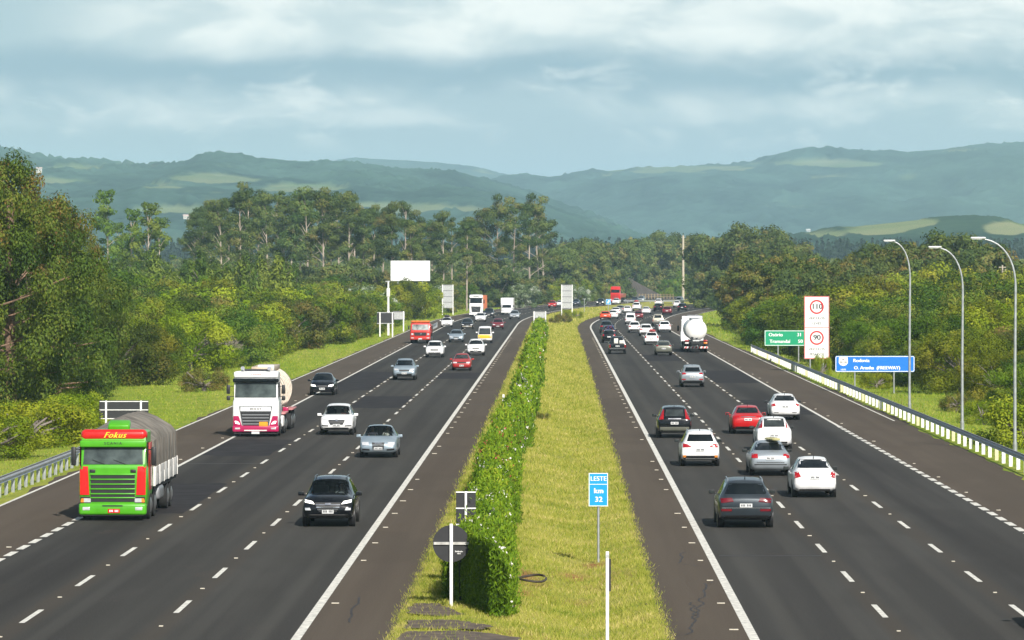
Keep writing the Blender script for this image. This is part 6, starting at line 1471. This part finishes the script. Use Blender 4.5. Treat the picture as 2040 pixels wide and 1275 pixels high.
# trees at the road end and on the right
for k, (px, py, d) in enumerate(((1110, 478, 20), (1132, 470, 40), (1158, 464, 24), (1186, 462, 44), (1212, 468, 20), (1240, 488, 80), (1264, 464, 75), (1288, 450, 70), (1314, 456, 80), (1338, 448, 40), (1370, 452, 60), (1396, 456, 30), (1122, 510, 14), (1150, 505, 10), (1178, 508, 12), (1206, 515, 16), (1250, 505, 62), (1278, 508, 60),
                                 (1306, 505, 60), (1332, 505, 50), (1352, 498, 24), (1384, 500, 20), (1410, 496, 20))):
    Y = left_edge_Y(px) + 16 + d; plant('dense', k % 2, pxy(px, Y), Y, htop(py, Y), 'grey-green leafy tree at the far end of the road', 'trees at the road end', wide=.95)
for k, (px, py, d) in enumerate(((1104, 560, 4), (1126, 552, 6), (1146, 548, 5), (1170, 552, 4), (1192, 556, 6), (1204, 566, 8), (1330, 560, 14), (1336, 552, 8), (1352, 556, 6), (1374, 550, 8), (1396, 548, 8), (1345, 535, 30), (1400, 535, 16))):
    Y = left_edge_Y(px) + 9 + d; plant('mid', (5, 0, 1, 2)[k % 4], pxy(px, Y), Y, htop(py, Y), 'bright green bushy tree edging the far bend', 'bushy trees edging the far bend')
for k, (px, py, Y) in enumerate(((1422, 450, 1000), (1446, 446, 960), (1470, 452, 930), (1496, 428, 920), (1512, 434, 930), (1536, 452, 900), (1566, 462, 880), (1450, 490, 1000), (1500, 485, 960), (1420, 520, 900), (1440, 525, 860))):
    plant('dense', k % 2, pxy(px, Y), Y, htop(py, Y), 'grey-green leafy tree behind the right belt', 'trees behind the right belt', wide=.95)
for k, (px, py, Y) in enumerate(((1512, 486, 620), (1545, 476, 640), (1580, 484, 620), (1612, 492, 640), (1648, 494, 600), (1690, 502, 620), (1720, 506, 600), (1740, 468, 700), (1768, 466, 720), (1800, 474, 700), (1836, 462, 640), (1868, 450, 640), (1900, 444, 650), (1934, 448, 640), (1962, 462, 660), (1560, 510, 560), (1600, 520, 540), (1640, 520, 550), (1705, 525, 540), (1480, 520, 640), (2000, 500, 680), (2035, 505, 640), (1790, 505, 600), (1850, 500, 580), (1910, 495, 590))):
    if k % 5 in (1, 3): plant('dense', k % 2, pxy(px, Y), Y, htop(py, Y), 'grey-green rounded tree standing above the right belt', 'grey-green trees above the right belt', wide=.95)
    else: plant('acacia', k % 3, pxy(px, Y), Y, htop(py, Y), 'olive-brown rounded tree standing above the right belt', 'olive-brown trees above the right belt', wide=.92)
for k, (px, py, Y) in enumerate(((1760, 545, 480), (1810, 540, 500), (1870, 548, 470), (1930, 555, 460), (1985, 552, 480), (2035, 548, 470), (1890, 520, 560), (1830, 525, 560), (1960, 530, 560), (2020, 525, 560))):
    plant('mid', (k % 3), pxy(px, Y), Y, htop(py, Y), 'olive green bushy tree low behind the street lamps', 'bushy trees behind the street lamps', wide=1.1)
for k, (px, py, Y, lb) in enumerate(((726, 556, 700, 'silvery white-leafed tree left of the billboard'), (850, 552, 810, 'silvery white-leafed tree right of the billboard'), (1046, 556, 900, 'silvery white-leafed tree right of the white box van'), (1150, 560, 960, 'silvery white-leafed tree beside the far red lorry'), (748, 566, 640, 'silvery white-leafed tree low by the camera mast'))):
    plant('silver', 0, pxy(px, Y), Y, htop(py, Y), lb, 'silvery trees in the left belt', wide=1.0)
for k, (px, py, Y, lb) in enumerate(((440, 628, 372, 'leafless grey tree with fine twigs among the left bushes'), (268, 652, 330, 'smaller leafless tree with bare pale branches behind the verge'))):
    plant('bare', k, pxy(px, Y), Y, htop(py, Y), lb, 'leafless trees on the left', wide=1.1)
for k, (px, py, Y) in enumerate(((770, 556, 690), (800, 551, 705), (832, 548, 715))): plant('mid', (1, 0, 5)[k], pxy(px, Y), Y, htop(py, Y), 'olive bushy tree overlapping the foot of the white billboard', 'bushes at the billboard', wide=.8)
# shrubs on the verges and the median
for k, (px, pyb, H, i, w, lb, g) in enumerate(((40, 884, 2.9, 0, 1.5, 'yellow-green shrub mound at the left edge of the verge', 0), (100, 858, 2.4, 0, 1.4, 'yellow-green shrub right of the shrub mound', 0), (-20, 905, 2.4, 0, 1.3, 'yellow-green shrub cut by the left picture edge', 0), (406, 776, 2.2, 1, .95, 'low rusty shrub in front of the left tree belt', 0), (150, 838, 2.3, 0, 1.1, 'small green shrub under the huge trees', 0),
                                                  (1960, 838, 1.7, 0, 1.0, 'light green shrub beside the middle street lamp', 0), (1905, 812, 1.4, 1, .9, 'brown shrub on the right verge behind the lamps', 0), (2050, 885, 3.2, 0, 1.2, 'leafy shrub at the right picture edge beside the nearest lamp', 0), (1745, 770, 1.6, 0, 1.0, 'light shrub behind the blue motorway sign', 0))):
    X, Y = at(px, pyb); plant('shrub', i, X, Y, H, lb, 'shrubs on the verges', 'shrub', wide=w)
for k, (px, pyb, H, i, lb) in enumerate(((1080, 831, .65, 1, 'tiny brown weed in the grass beside the hedge'), (1104, 643, 1.3, 1, 'reddish bush behind the hedge end'), (1122, 640, 1.9, 1, 'brown bush left of the tall median sign back'), (1128, 628, 1.6, 0, 'dark round bush under the tall median sign back'), (1150, 631, 1.5, 0, 'green bush just right of the tall median sign back'))):
    X, Y = at(px, pyb); plant('shrub', i, X, Y, H, lb, 'bushes in the median', 'shrub', wide=.9)
X, Y = at(1637, 752); plant('shrub', 0, pxy(1638, 338), 338, htop(692, 338), 'young sapling growing across the lower corner of the white speed sign', None, 'shrub', wide=.42)

# ------------------------------------------------------------------ oleander hedge in the median
rs = np.random.RandomState(5)
def hedge_u(Y): return -2.20 + .13 * np.exp(-(Y - 106) / 25) + .12 * np.sin(Y * .06) + .15 * np.sin(Y * .023 + 1)
def hedge_w(Y): return .58 + .22 * np.exp(-(Y - 106) / 18) + .09 * np.sin(Y * .31) + .09 * np.sin(Y * .117 + 2) + .07 * np.sin(Y * .73 + 1)
def hedge_h(Y): return 2.05 + .22 * np.sin(Y * .21 + .5) + .16 * np.sin(Y * .083) + .15 * np.sin(Y * .97 + 2) + .1 * np.sin(Y * 1.9)
Y0, Y1 = 106.2, 530.0
nL = 300000
uu = rs.rand(nL); Yl = 1 / (1 / Y0 - uu * (1 / Y0 - 1 / Y1))              # density falls with distance, leaf clumps grow
th = rs.rand(nL) * math.pi * 1.16 - .08 * math.pi
rad = .55 + .5 * rs.rand(nL) ** .5 + .06 * rs.normal(size=nL) + .32 * (rs.rand(nL) < .035) * rs.rand(nL)
endf = np.clip((Yl - Y0) / 1.1, .0, 1) ** .5; rad = rad * (.35 + .65 * endf)
lump = 1 + .17 * np.sin(Yl * 1.75 + th * 2) * np.sin(Yl * .61 + 1) + .12 * np.sin(Yl * 3.9 - th * 4) + .07 * np.sin(Yl * 8.3 + th * 7)
ou = np.sign(np.cos(th)) * np.abs(np.cos(th)) ** .8 * hedge_w(Yl) * rad * lump
oz = np.maximum(.02, np.sign(np.sin(th)) * np.abs(np.sin(th)) ** .7 * hedge_h(Yl) * (.3 + .7 * rad) * (.72 + .28 * lump))
endm = rs.rand(nL) < .030                                               # the rounded front face of the row
Yl[endm] = Y0 + .55 * rs.rand(endm.sum()) ** 2; ou[endm] = rs.uniform(-.95, .85, endm.sum()); oz[endm] = 2.0 * rs.rand(endm.sum()) ** .9 * np.sqrt(np.clip(1.1 - ou[endm] ** 2, 0, 1))
Yl = Yl + np.clip(.35 - ou, 0, 1.1) * 4.3 * np.exp(-(Yl - Y0) / 6.0)               # the left corner of the end stands further back
P0 = np.stack([road_x(hedge_u(Yl) + ou, Yl), Yl + rs.normal(size=nL) * .1, oz], -1)
nn = np.stack([np.cos(th) * .6, np.full(nL, -.35), np.sin(th) * .5 + .1], -1) + rs.normal(size=(nL, 3)) * .5; nn /= np.linalg.norm(nn, axis=1, keepdims=True)
sc = np.maximum(.075, .00060 * Yl) * (.7 + .6 * rs.rand(nL))
V, Qd = leaf_quads(P0, nn, sc, sc * np.clip(.20 + Yl * .0005, .2, .42), rs, tdir=np.stack([np.cos(th) * .5, np.zeros(nL), np.full(nL, 1.)], -1))
tn = np.clip(.42 + .25 * np.sin(Yl * .9 + ou * 2) * np.sin(Yl * .23) + .17 * rs.normal(size=nL) + .16 * (oz / 2.2 - .5), 0, 1)
LM_HEDGE = leaf_mat('oleander_leaf', [(0, (.055, .12, .008)), (.45, (.145, .25, .012)), (.8, (.25, .345, .02)), (1, (.38, .38, .04))], hue=0, valr=0, trans=.25)
hd = thing('oleander_hedge', (float(road_x(-2.1, 110)), 110, 0), 0, 'long bright green flowering hedge running down the grass median', 'hedge')
def hedge_shift(ou, Y): return np.clip(.35 - ou, 0, 1.1) * 4.3 * np.exp(-(Y - Y0) / 6.0)
P0off = np.array([hd.location.x, hd.location.y, 0])
link_mesh('foliage', np_mesh('foliage', V - P0off, Qd, {'tint': np.repeat(tn, 4)}), LM_HEDGE, hd)
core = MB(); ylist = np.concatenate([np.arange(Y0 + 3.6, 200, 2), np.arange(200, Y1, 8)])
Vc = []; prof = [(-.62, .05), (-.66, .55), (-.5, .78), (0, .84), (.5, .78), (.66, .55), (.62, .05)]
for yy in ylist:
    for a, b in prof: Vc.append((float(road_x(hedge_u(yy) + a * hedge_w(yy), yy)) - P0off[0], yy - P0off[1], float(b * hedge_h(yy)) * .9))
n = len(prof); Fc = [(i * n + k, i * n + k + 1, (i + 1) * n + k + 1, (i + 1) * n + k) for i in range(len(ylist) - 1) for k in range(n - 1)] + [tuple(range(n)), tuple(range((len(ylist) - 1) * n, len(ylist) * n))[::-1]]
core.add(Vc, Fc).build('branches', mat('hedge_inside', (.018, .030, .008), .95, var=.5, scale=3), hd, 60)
for nm, m, cnt, sd in (('white_flower', mat('white_petal', (.85, .80, .76), .6), 850, 3), ('red_flower', mat('red_petal', (.50, .09, .07), .6), 260, 4)):
    r2 = np.random.RandomState(sd); u2 = r2.rand(cnt); Yf = 1 / (1 / Y0 - u2 * (1 / Y0 - 1 / Y1))
    if nm == 'red_flower': Yf = Yf + 40 * (Yf < 140)
    t2 = r2.rand(cnt) * math.pi * 1.0; k = 1.0 + .05 * r2.normal(size=cnt)
    cu = np.sign(np.cos(t2)) * np.abs(np.cos(t2)) ** .8 * hedge_w(Yf) * k; cz = np.abs(np.sin(t2)) ** .7 * hedge_h(Yf) * k
    Yf = Yf + hedge_shift(cu, Yf); C0 = np.stack([road_x(hedge_u(Yf) + cu, Yf), Yf, np.maximum(.2, cz)], -1) - P0off
    Cq = np.repeat(C0, 7, 0) + r2.normal(size=(cnt * 7, 3)) * (.034 + .00012 * np.repeat(Yf, 7)[:, None]); Nq = unit(cnt * 7, r2); sq = np.repeat(np.maximum(.032, .00026 * Yf), 7) * (.7 + .6 * r2.rand(cnt * 7))
    Vf, Qf = leaf_quads(Cq, Nq, sq, sq * .8, r2)
    tag(link_mesh(nm, np_mesh(nm, Vf, Qf), m, hd), 'small %s flowers scattered over the hedge' % nm.split('_')[0], kind='stuff')

# ------------------------------------------------------------------ grass blades: median, verges
LM_GRASS = leaf_mat('grass_blade', [(0, (.12, .19, .014)), (.4, (.265, .295, .034)), (.75, (.44, .41, .090)), (1, (.60, .49, .20))], hue=0, valr=0, trans=.25, spec=.1)
LM_VERGE = leaf_mat('verge_blade', [(0, (.10, .20, .014)), (.5, (.225, .31, .024)), (.85, (.40, .41, .065)), (1, (.54, .46, .15))], hue=0, valr=0, trans=.25, spec=.1)
def grass(name, n, ua, ub, ya, yb, hgt, m, label, seed, tint0, ragged=None):
    r = np.random.RandomState(seed); u_ = r.rand(n); Yg = 1 / (1 / ya - u_ * (1 / ya - 1 / yb)); Ug = ua + (ub - ua) * r.rand(n)
    if ragged is not None:
        e = r.rand(n) < .16; side = r.rand(n) < .5
        Ug[e & side] = ua + r.normal(size=(e & side).sum()) * ragged; Ug[e & ~side] = ub + r.normal(size=(e & ~side).sum()) * ragged
    if name == 'median_grass':                            # bare earth and the paved scrape stay clear of blades
        X = road_x(Ug, Yg); s = np.zeros(n)
        for px, py, rx, ry, a_ in SOIL: x0, y0 = at(px, py); s = np.maximum(s, a_ * np.exp(-(((X - x0) / rx) ** 2 + ((Yg - y0) / ry) ** 2)))
        for pl in SCRAPE:
            q = [at(*p) for p in pl]; ins = np.zeros(n, bool)
            for i in range(len(q)):
                (xa_, ya_), (xb_, yb_) = q[i], q[i - 1]
                ins ^= ((ya_ > Yg) != (yb_ > Yg)) & (X < (xb_ - xa_) * (Yg - ya_) / (yb_ - ya_ + 1e-9) + xa_)
            s = np.where(ins, .92, s)
        kp = r.rand(n) > s * .95; Ug, Yg = Ug[kp], Yg[kp]; n = len(Ug)
    X = road_x(Ug, Yg); Z = np.where(np.abs(Ug) > 5, ditch_z(Ug) + np.where(np.abs(Ug) > 21.5, .12 * np.sin(Ug * .35 + 1) * np.sin(Yg * .08), 0), ditch_z(Ug))
    big = np.maximum(1, Yg / 125.0); h = hgt * big ** .55 * (.5 + r.rand(n)); w = .012 * big * (.7 + .6 * r.rand(n))
    a = r.rand(n) * 6.283; lean = r.normal(size=(n, 2)) * .45 * h[:, None]
    B = np.stack([X, Yg, Z - .01], -1); dx = np.stack([np.cos(a) * w, np.sin(a) * w * .3, np.zeros(n)], -1)
    V = np.stack([B - dx, B + dx, B + np.stack([lean[:, 0], lean[:, 1], h], -1)], 1).reshape(-1, 3)
    patch = .5 * np.sin(Ug * 1.3 + Yg * .35) * np.sin(Yg * .21 - Ug * .7) + .4 * np.sin(Yg * 1.1 + Ug * .4) * np.sin(Yg * .05)
    tnt = np.clip(tint0 + .24 * patch + .07 * np.sin(Yg * 2.1 + .5 * np.sin(Ug * 2)) + .2 * r.normal(size=n), 0, 1)
    tag(link_mesh(name, np_mesh(name, V, np.arange(3 * n).reshape(-1, 3), {'tint': np.repeat(tnt, 3)}), m), label, 'grass', kind='stuff')
grass('median_grass', 190000, -3.95, 2.55, 94, 900, .10, LM_GRASS, 'short yellow-green mown grass of the median', 1, .52, .13)
grass('left_verge_grass', 60000, -21.6, -36, 150, 900, .085, LM_VERGE, 'green mown grass on the left verge', 2, .48)
grass('right_verge_grass', 40000, 20.5, 36, 165, 900, .12, LM_VERGE, 'green grass on the right verge behind the guard rail', 3, .42)

# ------------------------------------------------------------------ far plantation and woods on the plain: masses nobody could count
def far_wood(name, label, px0, px1, Yc, depth, hgt, leaf, n, m, seed, cone=True, cell=5.0):
    r = np.random.RandomState(seed); x0, x1 = pxy(px0, Yc), pxy(px1, Yc); nt_ = int((x1 - x0) * depth / (cell * cell))
    tx = x0 + (x1 - x0) * r.rand(nt_); ty = Yc + depth * (r.rand(nt_) - .5); hh = hgt * (.8 + .35 * r.rand(nt_)); k = r.randint(0, nt_, n); f = r.rand(n) ** .8
    rr_ = (cell * .62 * (1 - f) if cone else cell * .7 * np.sqrt(np.clip(1 - (2 * f - 1) ** 2, .05, 1))) * np.sqrt(r.rand(n)) + .2; a = r.rand(n) * 6.283
    C = np.stack([tx[k] + rr_ * np.cos(a), ty[k] + rr_ * np.sin(a), -.5 + hh[k] * (f if cone else .15 + .85 * f)], -1); N = np.stack([np.cos(a), np.sin(a), np.full(n, .5)], -1) + r.normal(size=(n, 3)) * .4; N /= np.linalg.norm(N, axis=1, keepdims=True)
    V, Qd = leaf_quads(C, N, np.full(n, leaf), np.full(n, leaf * .6), r); tr = r.rand(nt_)
    tag(link_mesh(name, np_mesh(name, V, Qd, {'tint': np.repeat(np.clip(tr[k] * .8 + .2 * r.rand(n), 0, 1), 4)}), m), label, 'woodland', kind='stuff')
LM_PINE = leaf_mat('pine_needle', [(0, (.010, .020, .012)), (1, (.022, .040, .020))], hue=0, valr=0, trans=.1)
far_wood('pine_plantation', 'dark blue-green plantation in a straight band below the hills', 250, 2150, 2150, 70, 21.5, 1.3, 60000, LM_PINE, 1, True, 4.5)
far_wood('far_wood', 'low mixed woods on the plain beyond the road end', 0, 2150, 1500, 260, 11, .9, 60000, LM_EUC, 2, False, 8)

# ------------------------------------------------------------------ haze: the air between camera and hills
hb = MB().box((300, 5600, 122), (7000, 12000, 256)); hz = hb.build('haze', None, None, None)
hm = bpy.data.materials.new('haze_air'); hm.use_nodes = True; nt_h = hm.node_tree; nt_h.nodes.remove(nt_h.nodes['Principled BSDF'])
pv_ = nd(nt_h, 'ShaderNodeVolumePrincipled'); pv_.inputs['Color'].default_value = (.56, .82, 1.0, 1); pv_.inputs['Density'].default_value = 1.08e-4; pv_.inputs['Anisotropy'].default_value = 0.0
nt_h.links.new(pv_.outputs[0], nt_h.nodes['Material Output'].inputs['Volume']); hz.data.materials.append(hm); tag(hz, kind='stuff')
